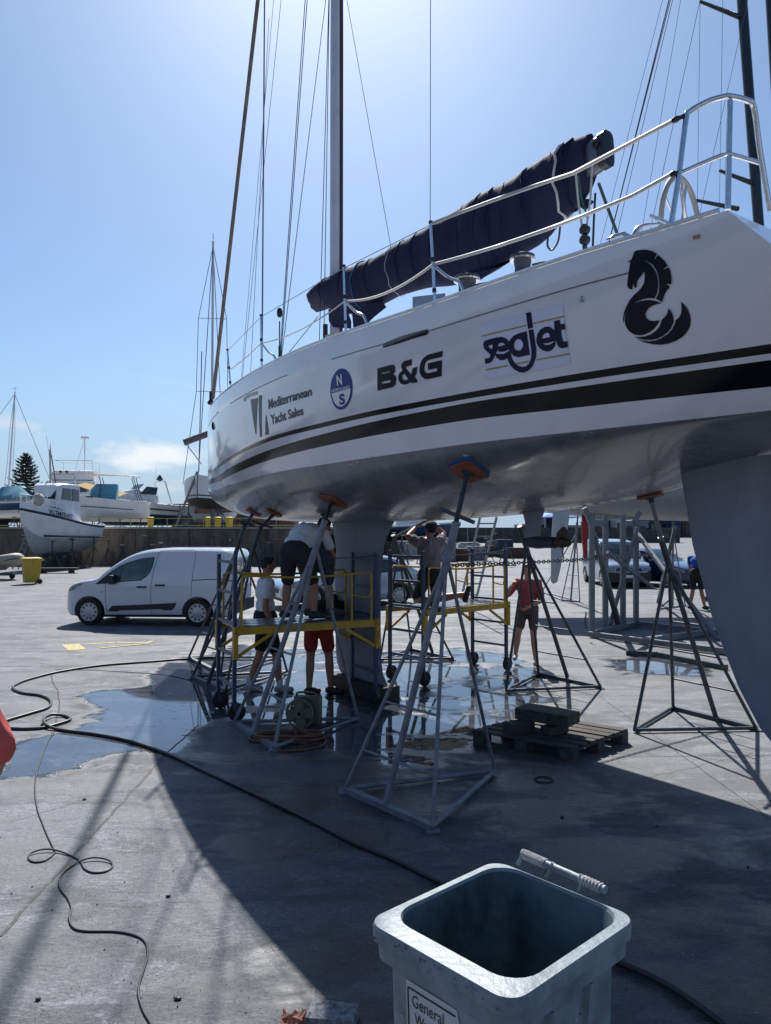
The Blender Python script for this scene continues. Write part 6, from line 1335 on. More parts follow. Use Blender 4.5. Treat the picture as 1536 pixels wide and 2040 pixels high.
# pale car beyond the keel
ct = [(0, .55), (.05, .68), (.2, .76), (.6, .86), (1.0, .93), (1.15, .98), (1.5, 1.20), (1.9, 1.40), (2.3, 1.455), (2.8, 1.45), (3.3, 1.38), (3.7, 1.20), (4.0, 1.02), (4.2, .95), (4.28, .80)]
def hatch(label, paint, near, ang, k=1.0, z=0.0, name='parked_car', cat='car', group=None):
    t, yat, ft, patch, strip, over, face = vehicle(name, label, cat, 4.28, 1.76, ct, .20, (.85, 3.42), .315, paint, belt=.92, tum=.34)
    if group: t['group'] = group
    wp = [(1.25, .96), (1.55, 1.14), (1.9, 1.31), (2.25, 1.37), (2.8, 1.36), (3.25, 1.28), (3.6, 1.08), (3.55, .98), (2.4, .95)]
    patch('window_surround', wp, TRIM, .004, (-1, 1)); patch('side_window', [(1.38, .98), (1.62, 1.13), (1.93, 1.28), (2.2, 1.33), (2.22, .98)], WINS, .008, (-1, 1)); patch('side_window', [(2.3, .98), (2.3, 1.33), (2.8, 1.32), (3.2, 1.24), (3.45, 1.06), (3.4, 1.0)], WINS, .008, (-1, 1))
    over('windscreen', 1.12, 1.85, .90, .88, WINS); over('rear_window', 3.30, 3.95, .86, .80, WINS)
    for pts in ([(1.25, .93), (1.22, .5), (1.3, .28)], [(2.27, 1.33), (2.28, .6), (2.26, .28)], [(3.3, 1.2), (3.2, .7), (3.05, .4)]): strip('door_seam', pts, .010, TRIM, .002, (-1, 1))
    patch('headlamp', [(.10, .56), (.12, .68), (.35, .74), (.62, .78), (.40, .62)], LAMP, .005, (-1, 1), .06)
    patch('tail_lamp', [(4.02, .72), (3.95, .90), (4.2, .88), (4.2, .72)], REDL, .005, (-1, 1), .06)
    for sg in (-1, 1): mb = MB(); mb.box((1.42, sg * .97, 1.0), (.12, .18, .13)); mb.build('door_mirror', paint, t, bevel=.03)
    face('number_plate', 0, [(-.26, .34), (.26, .34), (.26, .44), (-.26, .44)], CARW); face('grille', 0, [(-.5, .44), (.5, .44), (.45, .56), (-.45, .56)], TRIM, th=.004); face('lower_grille', 0, [(-.6, .24), (.6, .24), (.55, .32), (-.55, .32)], TRIM, th=.004)
    for x in (1.95, 2.95): mb = MB(); mb.box((x, -(yat(x, .83) + .015), .83), (.18, .025, .03)); mb.build('door_handle', paint, t)
    put(t, near, (3.42, -.88), ang, k, z); return t
hatch('pale silver-blue hatchback parked beyond the keel', CARS, G(796, 1207), math.atan2(.40, .92))
hatch('dark navy car standing beside the light blue van in the distance', CARN, Vector((10.6, 31.5, 0)), 2.2, group=None)
# light blue small van facing the camera
pt_ = [(0, .60), (.04, .78), (.15, .86), (.5, .96), (.9, 1.02), (1.1, 1.12), (1.5, 1.48), (1.85, 1.70), (2.2, 1.76), (3.0, 1.80), (3.9, 1.80), (4.08, 1.74), (4.12, 1.55)]
bv, yat, ft, patch, strip, over, face = vehicle('small_van', 'light blue small van facing the camera beyond the steel cradle', 'van', 4.12, 1.72, pt_, .22, (.75, 3.4), .31, CARB, belt=1.0, tum=.2)
over('windscreen', 1.0, 1.82, .90, .86, WINS); over('bonnet_seam', .16, .19, .8, .8, TRIM, .004, 2)
face('front_bumper', 0, [(-.80, .24), (.80, .24), (.82, .58), (-.82, .58)], TRIM, th=.05)
for sg in (-1, 1):
    face('headlamp', .02, [(sg * .52, .62), (sg * .80, .64), (sg * .80, .80), (sg * .55, .76)], LAMP, th=.03)
    mb = MB(); mb.box((1.15, sg * .98, 1.12), (.12, .2, .2)); mb.build('door_mirror', TRIM, bv, bevel=.02)
    mb = MB(); mb.box((2.6, sg * .62, 1.87), (1.9, .03, .03)); mb.build('roof_bar', TRIM, bv)
face('number_plate', 0, [(-.26, .38), (.26, .38), (.26, .49), (-.26, .49)], CARW, th=.07); face('grille', .0, [(-.5, .62), (.5, .62), (.45, .74), (-.45, .74)], TRIM, th=.004)
patch('side_window', [(1.25, 1.06), (1.55, 1.38), (1.85, 1.58), (2.2, 1.6), (2.2, 1.06)], WINS, .006, (-1, 1))
mb = MB(); mb.box((1.7, 0, 1.9), (.03, 1.4, .03)); mb.build('roof_bar', TRIM, bv)
q = G(1206, 1170); bv.location = (q.x + .78, q.y - .4, 0); bv.rotation_euler = (0, 0, R(88)); 
# ------------------------------------------------------------------ the yard behind: terrace and retaining wall, boats, sheds, tree
WALLM = mat('stained_concrete_wall', (.17, .135, .10), .9, var=.35, vscale=1.4, bump=.4, bscale=6, stretch=(1, 1, .35), dirt=(.04, .033, .028), dirt_amt=.85, dscale=.9)
TERR = mat('pale_terrace_concrete', (.34, .33, .31), .85, var=.15, vscale=.6)
WY = 47.0; TZ = 2.30
def WX(u, Y): return (u - 768) / FPX * Y / math.cos(PITCH)
wall = thing('retaining_wall', 'brown stained concrete retaining wall below the upper boat park', 'wall', (WX(0, WY), WY, 0))
x0, x1 = -60.0, WX(640, WY); k = 0; x = x0
random.seed(3)
while x < x1:
    w = 3.4; mb = MB(); mb.box((x + w / 2 - .015, WY + .2 + random.uniform(-.02, .02), TZ / 2), (w - .03, .4, TZ)); mb.build('wall_panel', WALLM, wall); x += w
mb = MB(); mb.box(((x0 + x) / 2, WY + .15, TZ + .06), (x - x0, .6, .12)); mb.build('coping', TERR, wall)
xe = x
mb = MB(); mb.add([(-260, WY + .3, TZ), (xe, WY + .3, TZ), (xe + 6, 75, TZ), (xe + 6, 260, TZ + .2), (-260, 260, TZ + .2)], [(0, 1, 2, 3, 4)]); o = mb.build('upper_terrace', TERR, None, smooth=0); kind(o, 'structure')
mb = MB(); mb.box((xe + .1, WY + 14, TZ / 2), (.4, 28, TZ)); mb.build('wall_panel', WALLM, wall)
rl = thing('safety_railing', 'long yellow safety railing along the top of the retaining wall', 'railing', (-10, WY, TZ))
RAILY = mat('yellow_railing_paint', (.45, .34, .03), .5, var=.2)
for z in (2.96, 2.52):
    mb = MB(); mb.path([(-60, WY - .05, z), (xe, WY - .05, z)], .026, n=6); mb.build('rail', RAILY, rl, smooth=60)
for i in range(24):
    mb = MB(); X_ = xe - .1 - i * 2.3; mb.path([(X_, WY - .05, 2.42), (X_, WY - .05, 2.97)], .028, n=6); mb.build('rail_post', RAILY, rl, smooth=60)

# wheeled bins in yellow
YBIN = mat('yellow_bin_plastic', (.52, .36, .03), .5, var=.12, dirt=(.2, .15, .05), dirt_amt=.4)
def wheelie(label, loc, rz=0.0, colm=YBIN, group=None):
    t = thing('wheeled_bin', label, 'bin', (0, 0, 0), group)
    mb = MB(); rr_ = lambda w, d, z: [Vector((a * w / 2, b_ * d / 2, z)) for a, b_ in ((-1, -.9), (-.9, -1), (.9, -1), (1, -.9), (1, .9), (.9, 1), (-.9, 1), (-1, .9))]
    mb.loft([rr_(.46, .52, .06), rr_(.55, .66, .92), rr_(.60, .74, .93), rr_(.60, .74, .99)]); mb.build('bin_body', colm, t)
    mb = MB(); mb.loft([rr_(.60, .76, .992), rr_(.58, .72, 1.04), rr_(.40, .5, 1.075)]); mb.build('bin_lid', colm, t)
    mb = MB(); mb.path([(-.24, .44, .96), (.24, .44, .96)], .016, n=8); mb.build('bin_handle', colm, t)
    for s_ in (-1, 1): mb = MB(); mb.lathe((s_ * .26, .26, .1), [(.1, 0), (.1, .05)], 16, (s_, 0, 0)); mb.build('bin_wheel', RUBBER, t)
    t.location = loc; t.rotation_euler = (0, 0, rz); t.scale = (.62, .62, .75) if group else (1, 1, 1); return t
q = G(62, 1163); wheelie('yellow wheeled bin standing alone at the left in front of the fishing boat', (q.x, q.y, 0), -.9)
for i, (u, lb) in enumerate(((300, 'yellow bin on the upper level beneath the small cruiser'), (414, 'leftmost of three yellow bins on the upper level under the far sailing yacht'), (434, 'middle of three yellow bins on the upper level under the far sailing yacht'), (457, 'rightmost of three yellow bins on the upper level under the far sailing yacht'))):
    b_ = wheelie(lb, (WX(u, 49.5), 49.5, TZ), .3 * i, group='yellow bins behind the railing')

# simple propping stands for the other boats
def prop(label, loc, h, reach, ang, m_=DSTEEL, group='stands under the other boats'):
    t = thing('boat_stand', label, 'boat stand', (0, 0, 0), group)
    top_ = Vector((0, 0, h))
    for k in range(3):
        a = 2 * math.pi * k / 3 + ang; f_ = Vector((math.cos(a) * reach, math.sin(a) * reach, 0)); mb = MB(); mb.path([f_, top_ * .72], .030, n=5); mb.build('leg', m_, t)
        b_ = a + 2 * math.pi / 3; mb = MB(); mb.path([f_ + Vector((0, 0, .04)), Vector((math.cos(b_) * reach, math.sin(b_) * reach, .04))], .02, n=4); mb.build('base_bar', m_, t)
    mb = MB(); mb.path([top_ * .6, top_], .04, n=6); mb.build('screw', m_, t)
    mb = MB(); mb.box((0, 0, h + .02), (.28, .28, .04)); mb.build('pad', WOODD, t)
    t.location = loc; return t

GB = dict(white=mat('boat_white', (.76, .76, .77), .3, var=.06, vscale=1.5, dirt=(.36, .34, .3), dirt_amt=.3, dscale=.8), blue=mat('boat_blue', (.025, .06, .14), .3, var=.1), navy=mat('boat_navy_band', (.008, .012, .03), .35), grey=mat('boat_bottom_grey', (.40, .42, .44), .6, var=.15, dirt=(.22, .2, .18), dirt_amt=.5, dscale=1.5), teal=mat('boat_bottom_blue', (.02, .07, .12), .6, var=.2), dark=mat('boat_bottom_dark', (.03, .032, .038), .6, var=.2), cyan=mat('pale_blue_cover', (.10, .30, .40), .8, var=.2))
def hull_local(t, L, B, zk, zc, zs_st, zs_bow, m_top, m_bot, flare=.82, bowk=.9, stripe=None, rise=.25, transom=True):
    """planing hull: stern at x=0, bow at x=L"""
    rings = []; info = []
    for i in range(25):
        q = i / 24; x = L * q; w = B / 2 * (1 - max(0, (q - .45) / .55) ** 2.3); wc = B / 2 * flare * (1 - max(0, (q - .35) / .60) ** 1.9) if q < .95 else 0; wc = max(wc, .0)
        zsr = lerp(zs_st, zs_bow, q ** 1.8); zkk = zk + (zs_bow - zk) * max(0, (q - .80) / .20) ** 1.5 * bowk; zcc = zc + rise * q + max(0, (q - .78) / .22) ** 1.6 * (zs_bow - zc) * .55; zcc = min(zcc, zsr - .02); zkk = min(zkk, zcc - .0)
        pts = [(0, zkk), (wc * .5, lerp(zkk, zcc, .42)), (wc, zcc), (wc * 1.015 + .01, zcc + .05), (lerp(wc, w, .45), lerp(zcc, zsr, .5)), (w, zsr - .10), (w, zsr)]
        info.append((x, w, zsr)); rings.append([Vector((x, -y, z)) for y, z in reversed(pts)] + [Vector((x, y, z)) for y, z in pts[1:]])
    mb = MB(); mb.loft(rings, closed=False, cap0=False, cap1=False, mif=lambda i, j: 1 if 4 <= j <= 7 else (2 if j in (0, 11) and stripe else 0)); n_ = len(rings[0])
    mb.add(rings[0], [tuple(range(n_))])
    h = mb.build('hull', [m_top, m_bot, stripe or m_top], t, smooth=35)
    mb = MB(); mb.loft([[Vector((x, s_ * w * .97, z - .03)) for s_ in (-1, -.5, 0, .5, 1)] for x, w, z in info], closed=False, cap0=False, cap1=False); mb.build('deck', m_top, t)
    mb = MB()
    for s_ in (-1, 1): mb.path([Vector((x, s_ * (w + .01), z)) for x, w, z in info], .04, n=5)
    mb.build('rubbing_strake', stripe or GB['white'], t)
    return info
def cabin(t, secs, m_, name='cabin'):
    """secs: (x, halfwidth bottom, z bottom, halfwidth top, z top)"""
    mb = MB(); mb.loft([[Vector((x, -wb, z0)), Vector((x, -wt, z1 - .06)), Vector((x, -wt * .85, z1)), Vector((x, wt * .85, z1)), Vector((x, wt, z1 - .06)), Vector((x, wb, z0))] for x, wb, z0, wt, z1 in secs]); return mb.build(name, m_, t, smooth=30)
def pane(t, pts, m_=WINS, name='window'):
    c = sum((Vector(p) for p in pts), Vector()) / len(pts); n_ = (Vector(pts[1]) - Vector(pts[0])).cross(Vector(pts[2]) - Vector(pts[1])).normalized(); mb = MB(); k = len(pts)
    mb.add([Vector(p) - n_ * .02 for p in pts] + [Vector(p) + n_ * .02 for p in pts], [tuple(range(k)), tuple(reversed(range(k, 2 * k)))] + [(i, (i + 1) % k, k + (i + 1) % k, k + i) for i in range(k)]); return mb.build(name, m_, t)
def rails(t, info, h, m_=STEEL, q0=.3, q1=1.0, inset=.9, name='guard_rail'):
    mb = MB(); sel = [p for i, p in enumerate(info) if q0 <= i / 24 <= q1]
    for s_ in (-1, 1): mb.path([Vector((x, s_ * w * inset, z + h)) for x, w, z in sel], .018, n=5)
    mb.build(name, m_, t)
    for i, (x, w, z) in enumerate(sel[::3]):
        mb = MB()
        for s_ in (-1, 1): mb.path([Vector((x, s_ * w * inset, z)), Vector((x, s_ * w * inset, z + h))], .014, n=4)
        mb.build('rail_post', m_, t)
# fishing boat
fb = thing('fishing_boat', 'white fishing boat with wheelhouse and black gunwale line, propped before the retaining wall', 'motor boat')
info = hull_local(fb, 6.9, 2.7, .95, 1.75, 2.55, 3.45, GB['white'], GB['grey'], flare=.86, stripe=GB['navy'], rise=.12)
mb = MB()
for s_ in (-1, 1): mb.path([Vector((x, s_ * (w * .93 if x < 6 else w * .8), 1.86 + .14 * (x / 6.9) ** 2)) for x, w, z in info[:21]], .055, n=4)
mb.build('boot_stripe', GB['navy'], fb)
# raised foredeck bulwark
mb = MB(); mb.loft([[Vector((x, -w * .97, z)), Vector((x, -w * .90, z + .42 * min(1, (x - 2.2) / 1.2))), Vector((x, w * .90, z + .42 * min(1, (x - 2.2) / 1.2))), Vector((x, w * .97, z))] for x, w, z in info if x >= 2.2]); mb.build('foredeck', GB['white'], fb)
cabin(fb, [(2.2, .95, 2.75, .88, 4.95), (2.6, 1.0, 2.85, .90, 5.02), (4.1, .98, 3.3, .84, 5.0), (4.45, .92, 3.5, .70, 4.86), (4.75, .80, 3.6, .5, 4.0)], GB['white'], 'wheelhouse')
for y0, y1 in ((-.74, -.30), (-.22, .22), (.30, .74)): pane(fb, [(4.72, y0, 4.05), (4.72, y1, 4.05), (4.44, y1 * .92, 4.72), (4.44, y0 * .92, 4.72)], GLASS)
for s_ in (-1, 1):
    pane(fb, [(2.5, s_ * .985, 4.0), (3.2, s_ * .975, 4.0), (3.2, s_ * .93, 4.7), (2.5, s_ * .945, 4.7)], GLASS); pane(fb, [(3.35, s_ * .965, 4.0), (4.3, s_ * .93, 4.05), (4.1, s_ * .885, 4.7), (3.35, s_ * .92, 4.7)], GLASS)
rails(fb, info, .85, q0=.55, inset=.85)
mb = MB(); mb.path([(2.5, -.8, 5.0), (2.6, -.7, 5.65), (2.6, .7, 5.65), (2.5, .8, 5.0)], .03, n=6); mb.build('roof_arch', STEEL, fb)
for y in (-.15, .25): mb = MB(); mb.ball((2.6, y, 5.78), .09, n=6); mb.build('roof_lamp', mat('brown_lamp', (.08, .03, .02), .5), fb)
for y in (-.7, .7): mb = MB(); mb.path([(2.6, y, 5.6), (2.3, y * 1.8, 8.0)], .012, n=4); mb.build('whip_aerial', STEEL, fb)
mb = MB(); mb.path([(3.6, -.2, 5.0), (3.7, -.2, 7.0)], .05, n=8); fm = mb.build('mast', mat('grey_alloy', (.3, .31, .33), .4, .5), fb); mb = MB(); mb.path([(3.9, .3, 5.0), (4.4, .3, 6.6)], .035, n=6); mb.build('boom', DSTEEL, fb)
mb = MB(); mb.add([(3.7, -.2, 7.5), (3.72, -.2, 6.75), (3.35, -.3, 6.7)], [(0, 1, 2)]); mb.build('pennant', mat('faded_red_cloth', (.35, .10, .08), .9), fb)
mb = MB(); mb.ball((6.0, .5, 3.95), (.33, .33, .36), n=9); mb.build('fender_ball', mat('cream_fender', (.42, .42, .36), .7), fb)
mb = MB(); mb.lathe((5.2, -1.02, 3.33), [(.10, -.02), (.10, .05)], 14, (.25, -1, 0)); mb.build('porthole', GLASS, fb)
me = text_mesh('VLTMFB-677', .02); 
xs_ = [v_.co.x for v_ in me.vertices]; lx = max(xs_)
for v_ in me.vertices:
    q = v_.co.x / lx; X_ = 4.95 + 0.0 - 0.0; xx = 5.55 - 1.75 * q
    w_ = np.interp(xx, [p[0] for p in info], [p[1] for p in info]); zz = np.interp(xx, [p[0] for p in info], [p[2] for p in info]); v_.co = (xx, (w_ * .95 + .07), zz + .06 + v_.co.y / .73 * .26)
me.name = 'registration_lettering'; me.materials.clear(); me.materials.append(INKN); o = bpy.data.objects.new('registration_lettering', me); col.objects.link(o); o.parent = fb
mb = MB(); mb.box((3.2, 0, .86), (2.6, .25, .18)); mb.build('keel_band', GB['dark'], fb)
FBa = R(264)
fb.rotation_euler = (0, 0, FBa); fb.scale = (.96, .96, .97); fbL = Vector((-18.5, 45.6, 0)); fb.location = fbL
Mf = Matrix.Rotation(FBa, 3, 'Z')
def near(M, o_, x, y): p = M @ Vector((x * .96, y * .96, 0)); return (o_.x + p.x, o_.y + p.y, 0)
for i, (x, y, h, r_, lb) in enumerate(((1.0, 1.2, 1.75, 1.0, 'tripod stand propping the stern of the fishing boat'), (3.4, 1.1, 1.65, 1.0, 'tripod stand propping the middle of the fishing boat'), (5.2, .9, 1.6, .8, 'tripod stand propping the bow of the fishing boat'), (2.4, -1.1, 1.7, .8, 'tripod stand on the wall side of the fishing boat'))): prop(lb, near(Mf, fbL, x, y), h, r_ * .8, i)
for i, x in enumerate((1.6, 3.0, 4.6)):
    p = near(Mf, fbL, x, 0); mb = MB(); mb.box((p[0], p[1], .28), (.9, .4, .56), FBa); mb.box((p[0], p[1], .66), (.5, .35, .2), FBa); o = mb.build('timber_crib', WOODD, None); tag(o, ['timber crib under the stern end of the fishing boat keel', 'timber crib under the middle of the fishing boat keel', 'timber crib under the forefoot of the fishing boat'][i], 'timber support')
# ladder leaning at its bow, flat trailer plank, machine under it
def ladder(label, a, b_, w, n, m_, wd=(1, 0, 0)):
    a, b_ = Vector(a), Vector(b_); wv = Vector(wd).normalized() * w / 2; t = thing('ladder', label, 'ladder', a)
    for s_ in (-1, 1): mb = MB(); mb.bar(a + wv * s_, b_ + wv * s_, .04, .07); mb.build('stile', m_, t)
    for k in range(n): mb = MB(); p = lerp(a, b_, (k + .5) / n); mb.path([p - wv, p + wv], .018, n=5); mb.build('rung', m_, t)
    return t
GREYL2 = mat('grey_ladder', (.33, .34, .36), .5, .3, var=.1)
ladder('grey ladder leaning beside the bow of the fishing boat', (WX(32, 42.5), 42.5, 0), (WX(62, 44), 44.0, 2.2), .42, 7, GREYL2, (1, -.3, 0))
lq = G(115, 1142); mb = MB(); mb.box((lq.x, lq.y, .22), (2.0, .5, .12), .12); mb.box((lq.x - .7, lq.y, .08), (.2, .4, .16), .12); mb.box((lq.x + .7, lq.y, .08), (.2, .4, .16), .12); o = mb.build('timber_bench', WOODD, None); tag(o, 'low timber bench on the concrete right of the yellow bin', 'bench')
lq = G(135, 1127); mb = MB(); mb.box((lq.x, lq.y, .45), (1.0, .6, .5)); mb.box((lq.x, lq.y, .15), (.8, .5, .1)); o = mb.build('pressure_washer', mat('dull_machine_grey', (.2, .22, .23), .6, var=.3), None, bevel=.04); tag(o, 'grey machine on wheels in the shade under the fishing boat', 'machine')
# RIB at the left edge
rb = thing('inflatable_boat', 'grey and cream inflatable boat on a trolley cut off by the left edge', 'inflatable boat'); mb = MB()
pts = smoothpath([(-4, .75, .9), (-1.2, .75, .92), (-.2, .55, 1.02), (.15, 0, 1.12), (-.2, -.55, 1.02), (-1.2, -.75, .92), (-4, -.75, .9)], 6); mb.path(pts, .27, n=12); mb.build('inflatable_tube', mat('cream_hypalon', (.38, .34, .27), .6, var=.15), rb, smooth=60)
mb = MB(); mb.path([p * 1.0 + Vector((0, 0, -.02)) + Vector((p.x * .0, p.y * .36, 0)).normalized() * 0 for p in pts], .275, n=12) if False else mb.loft([[Vector((x, -w, .85)), Vector((x, 0, zk_)), Vector((x, w, .85))] for x, w, zk_ in ((-4, .6, .4), (-1.5, .6, .42), (-.5, .4, .5), (.1, .03, .9))], closed=False, cap0=False, cap1=False); mb.build('hull', GB['grey'], rb)
mb = MB(); mb.path([p + Vector((0, 0, .0)) + (Vector((p.x + 1.5, p.y, 0)).normalized() * .275) for p in pts], .03, n=6); mb.build('rubbing_strake', GB['navy'], rb)
mb = MB(); mb.box((-.9, 0, .28), (1.6, .1, .08)); mb.build('trolley_frame', DSTEEL, rb)
for s_ in (-1, 1): mb = MB(); mb.lathe((-.6, s_ * .45, .16), [(.16, 0), (.16, .1)], 14, (0, s_, 0)); mb.build('trolley_wheel', RUBBER, rb)
q = G(17, 1157); rb.location = (q.x - .2, q.y + .8, 0); rb.rotation_euler = (0, 0, R(-20)); rb.scale = (.85,) * 3

# ---- upper level boats
def place(t, u, Y, ang, z=TZ): t.location = (WX(u, Y), Y, z); t.rotation_euler = (0, 0, R(ang))
def props_for(u, Y, span, z=TZ, n=3, h=1.0, what='boat'):
    for k in range(n):
        X_ = WX(u, Y) + span * (k / (n - 1) - .5); prop('%s low stand under the %s' % (['left', 'middle', 'right', 'fourth'][k], what), (X_, Y - .6, z), h, .55, k)
b1 = thing('speedboat', 'small blue and white cuddy boat at the far left on the upper level', 'motor boat')
i1 = hull_local(b1, 6.0, 2.3, .85, 1.25, 1.9, 2.1, GB['blue'], GB['white'], stripe=GB['white']); cabin(b1, [(1.5, .9, 1.85, .8, 2.3), (3.0, .9, 1.9, .8, 2.75), (3.6, .8, 1.95, .55, 2.7), (5.0, .5, 2.0, .2, 2.2)], GB['white']); pane(b1, [(3.1, -.8, 2.45), (3.9, -.6, 2.3), (3.3, -.55, 2.95), (2.9, -.7, 2.9)], WINS); rails(b1, i1, .4); place(b1, -35, 53, 5)
props_for(-5, 53, 3, h=.85, what='blue and white cuddy boat')
cv = thing('tarpaulin', 'pale blue tarpaulin over the stern of the cuddy boat', 'tarpaulin'); mb = MB(); mb.loft([[Vector((x, -1.1, z0)), Vector((x, -.4, z1)), Vector((x, .4, z1)), Vector((x, 1.1, z0))] for x, z0, z1 in ((0, 2.0, 2.3), (1, 2.1, 3.0), (2.2, 2.2, 3.1), (3, 2.3, 2.4))]); mb.build('tarpaulin_cloth', GB['cyan'], cv); place(cv, -20, 52.8, 5)
b2 = thing('flybridge_cruiser', 'white flybridge cruiser behind the fishing boat, radar on its mast', 'motor boat')
i2 = hull_local(b2, 9, 3.2, .7, 1.3, 2.5, 2.9, GB['white'], GB['dark'], stripe=GB['navy']); cabin(b2, [(1.5, 1.4, 2.4, 1.3, 4.1), (5.2, 1.4, 2.6, 1.25, 4.1), (6.3, 1.2, 2.8, .9, 3.2)], GB['white']); cabin(b2, [(1.6, 1.3, 4.12, 1.45, 4.9), (4.6, 1.3, 4.12, 1.4, 4.9), (5.0, 1.1, 4.12, 1.2, 4.7)], GB['white'], 'flybridge')
for s_ in (-1, 1): pane(b2, [(2.0, s_ * 1.38, 3.1), (5.0, s_ * 1.36, 3.1), (4.8, s_ * 1.33, 3.8), (2.0, s_ * 1.35, 3.8)], GLASS)
pane(b2, [(5.5, -1.1, 3.3), (5.5, 1.1, 3.3), (5.2, 1.0, 3.95), (5.2, -1.0, 3.95)], GLASS)
mb = MB(); mb.path([(2.6, 0, 4.8), (2.6, 0, 7.6)], .05, n=6); rm_ = mb.build('radar_mast', GB['white'], b2); mb = MB(); mb.lathe((2.6, 0, 7.6), [(.05, 0), (.35, .08), (.33, .25), (.1, .3)], 14); mb.build('radar_dome', GB['white'], rm_); mb = MB(); mb.path([(2.6, -.9, 6.9), (2.6, .9, 6.9)], .02, n=4); mb.build('cross_spar', STEEL, rm_)
mb = MB(); mb.path([(1.7, -1.4, 4.9), (1.7, -1.4, 5.7), (4.6, -1.35, 5.7), (4.6, 1.35, 5.7), (1.7, 1.4, 5.7), (1.7, 1.4, 4.9)], .025, n=5); mb.path([(4.6, -1.35, 5.7), (4.6, -1.35, 4.9)], .025, n=5); mb.build('flybridge_rail', STEEL, b2)
place(b2, 232, 63, 190)
props_for(190, 62, 5, h=.7, what='flybridge cruiser')
tp = thing('awning', 'ochre awning stretched beside the flybridge cruiser', 'awning'); mb = MB(); mb.loft([[Vector((0, -1, 0)), Vector((0, 1, .3))], [Vector((1.5, -1, -.5)), Vector((1.5, 1, -.1))], [Vector((3.2, -1, -.9)), Vector((3.2, 1, -.5))]], closed=False, cap0=False, cap1=False); mb.build('awning_cloth', mat('ochre_cloth', (.38, .24, .08), .9, var=.2), tp)
for x, z in ((0, 0), (3.2, -.9)): mb = MB(); mb.path([(x, -1, z), (x, -1, -3.3)], .03, n=5); mb.build('awning_pole', DSTEEL, tp)
tp.location = (WX(160, 56), 56, 5.6)
b3 = thing('centre_console_boat', 'white centre-console boat with T-top and aqua cockpit cover', 'motor boat')
i3 = hull_local(b3, 5.9, 2.3, .55, 1.15, 2.0, 2.65, GB['white'], GB['white'], flare=.9, stripe=GB['white'])
mb = MB()
for s_ in (-1, 1): mb.path([Vector((x, s_ * (w * .95 + .02), lerp(1.35, 1.75, x / 5.9))) for x, w, z in i3[4:20]], .025, n=4)
mb.build('hull_crease', GB['navy'], b3)
cabin(b3, [(2.2, .6, 2.1, .5, 3.3), (3.6, .7, 2.3, .5, 3.3), (4.0, .6, 2.35, .3, 2.9)], GB['cyan'], 'console'); mb = MB(); mb.loft([[Vector((x, -.95, z)), Vector((x, 0, z + .08)), Vector((x, .95, z)), Vector((x, 0, z - .05))] for x, z in ((.7, 3.85), (1.5, 3.95), (3.6, 3.98), (4.3, 3.93))]); tt = mb.build('hard_top', GB['white'], b3)
for x, y in ((1.0, -.8), (1.3, -.8), (1.0, .8), (3.4, -.7), (3.4, .7)): mb = MB(); mb.path(smoothpath([(x + .0, y, 3.85), (x - .15, y, 3.2), (x - .5 if x < 2 else x, y, 2.0)], 4), .03, n=5); mb.build('top_strut', DSTEEL, b3)
pane(b3, [(4.2, 1.05, 2.3), (3.2, 1.12, 2.2), (3.2, 1.12, 2.32), (4.2, 1.05, 2.42)], GLASS, 'hull_port'); place(b3, 296, 55, 192)
props_for(245, 54.5, 3.0, h=.75, what='centre-console boat')
b4 = thing('sports_cruiser', 'white sports cruiser with dark blue bottom and radar arch', 'motor boat')
i4 = hull_local(b4, 8.5, 2.9, .35, 1.1, 1.9, 2.6, GB['white'], GB['teal'], stripe=GB['white'])
mb = MB()
for s_ in (-1, 1): mb.path([Vector((x, s_ * (w * .96 + .02), lerp(1.4, 1.9, x / 8.5))) for x, w, z in i4[3:21]], .05, n=4)
mb.build('hull_crease', GB['navy'], b4)
cabin(b4, [(3.0, 1.1, 2.0, 1.0, 2.7), (4.6, 1.1, 2.2, .8, 3.2), (6.8, .6, 2.5, .3, 2.7)], GB['white']); pane(b4, [(4.5, 1.0, 2.8), (3.2, 1.1, 2.75), (3.0, .95, 3.35), (3.9, .85, 3.4)], WINS); pane(b4, [(4.7, -.85, 3.0), (4.7, .85, 3.0), (4.1, .8, 3.6), (4.1, -.8, 3.6)], WINS)
mb = MB(); mb.path([(1.9, -1.15, 2.0), (2.4, -.95, 3.9), (2.4, .95, 3.9), (1.9, 1.15, 2.0)], .07, n=6); ra = mb.build('radar_arch', GB['white'], b4); mb = MB(); mb.lathe((2.4, 0, 3.95), [(.1, 0), (.28, .1), (.2, .28), (.05, .5)], 12); mb.build('radar_dome', DSTEEL, ra); mb = MB(); mb.path([(2.4, -.7, 3.9), (2.4, -.7, 5.2)], .015, n=4); mb.build('aerial', STEEL, ra); rails(b4, i4, .55, q0=.45)
for y in (1.30,):
    for x in (5.4, 6.1): mb = MB(); mb.lathe((x, 1.18 if x < 6 else 1.03, 2.0), [(.08, 0), (.08, .04)], 10, (0, 1, 0)); mb.build('porthole', GLASS, b4)
place(b4, 372, 62, 222)
props_for(325, 60, 3.0, h=.6, what='sports cruiser')
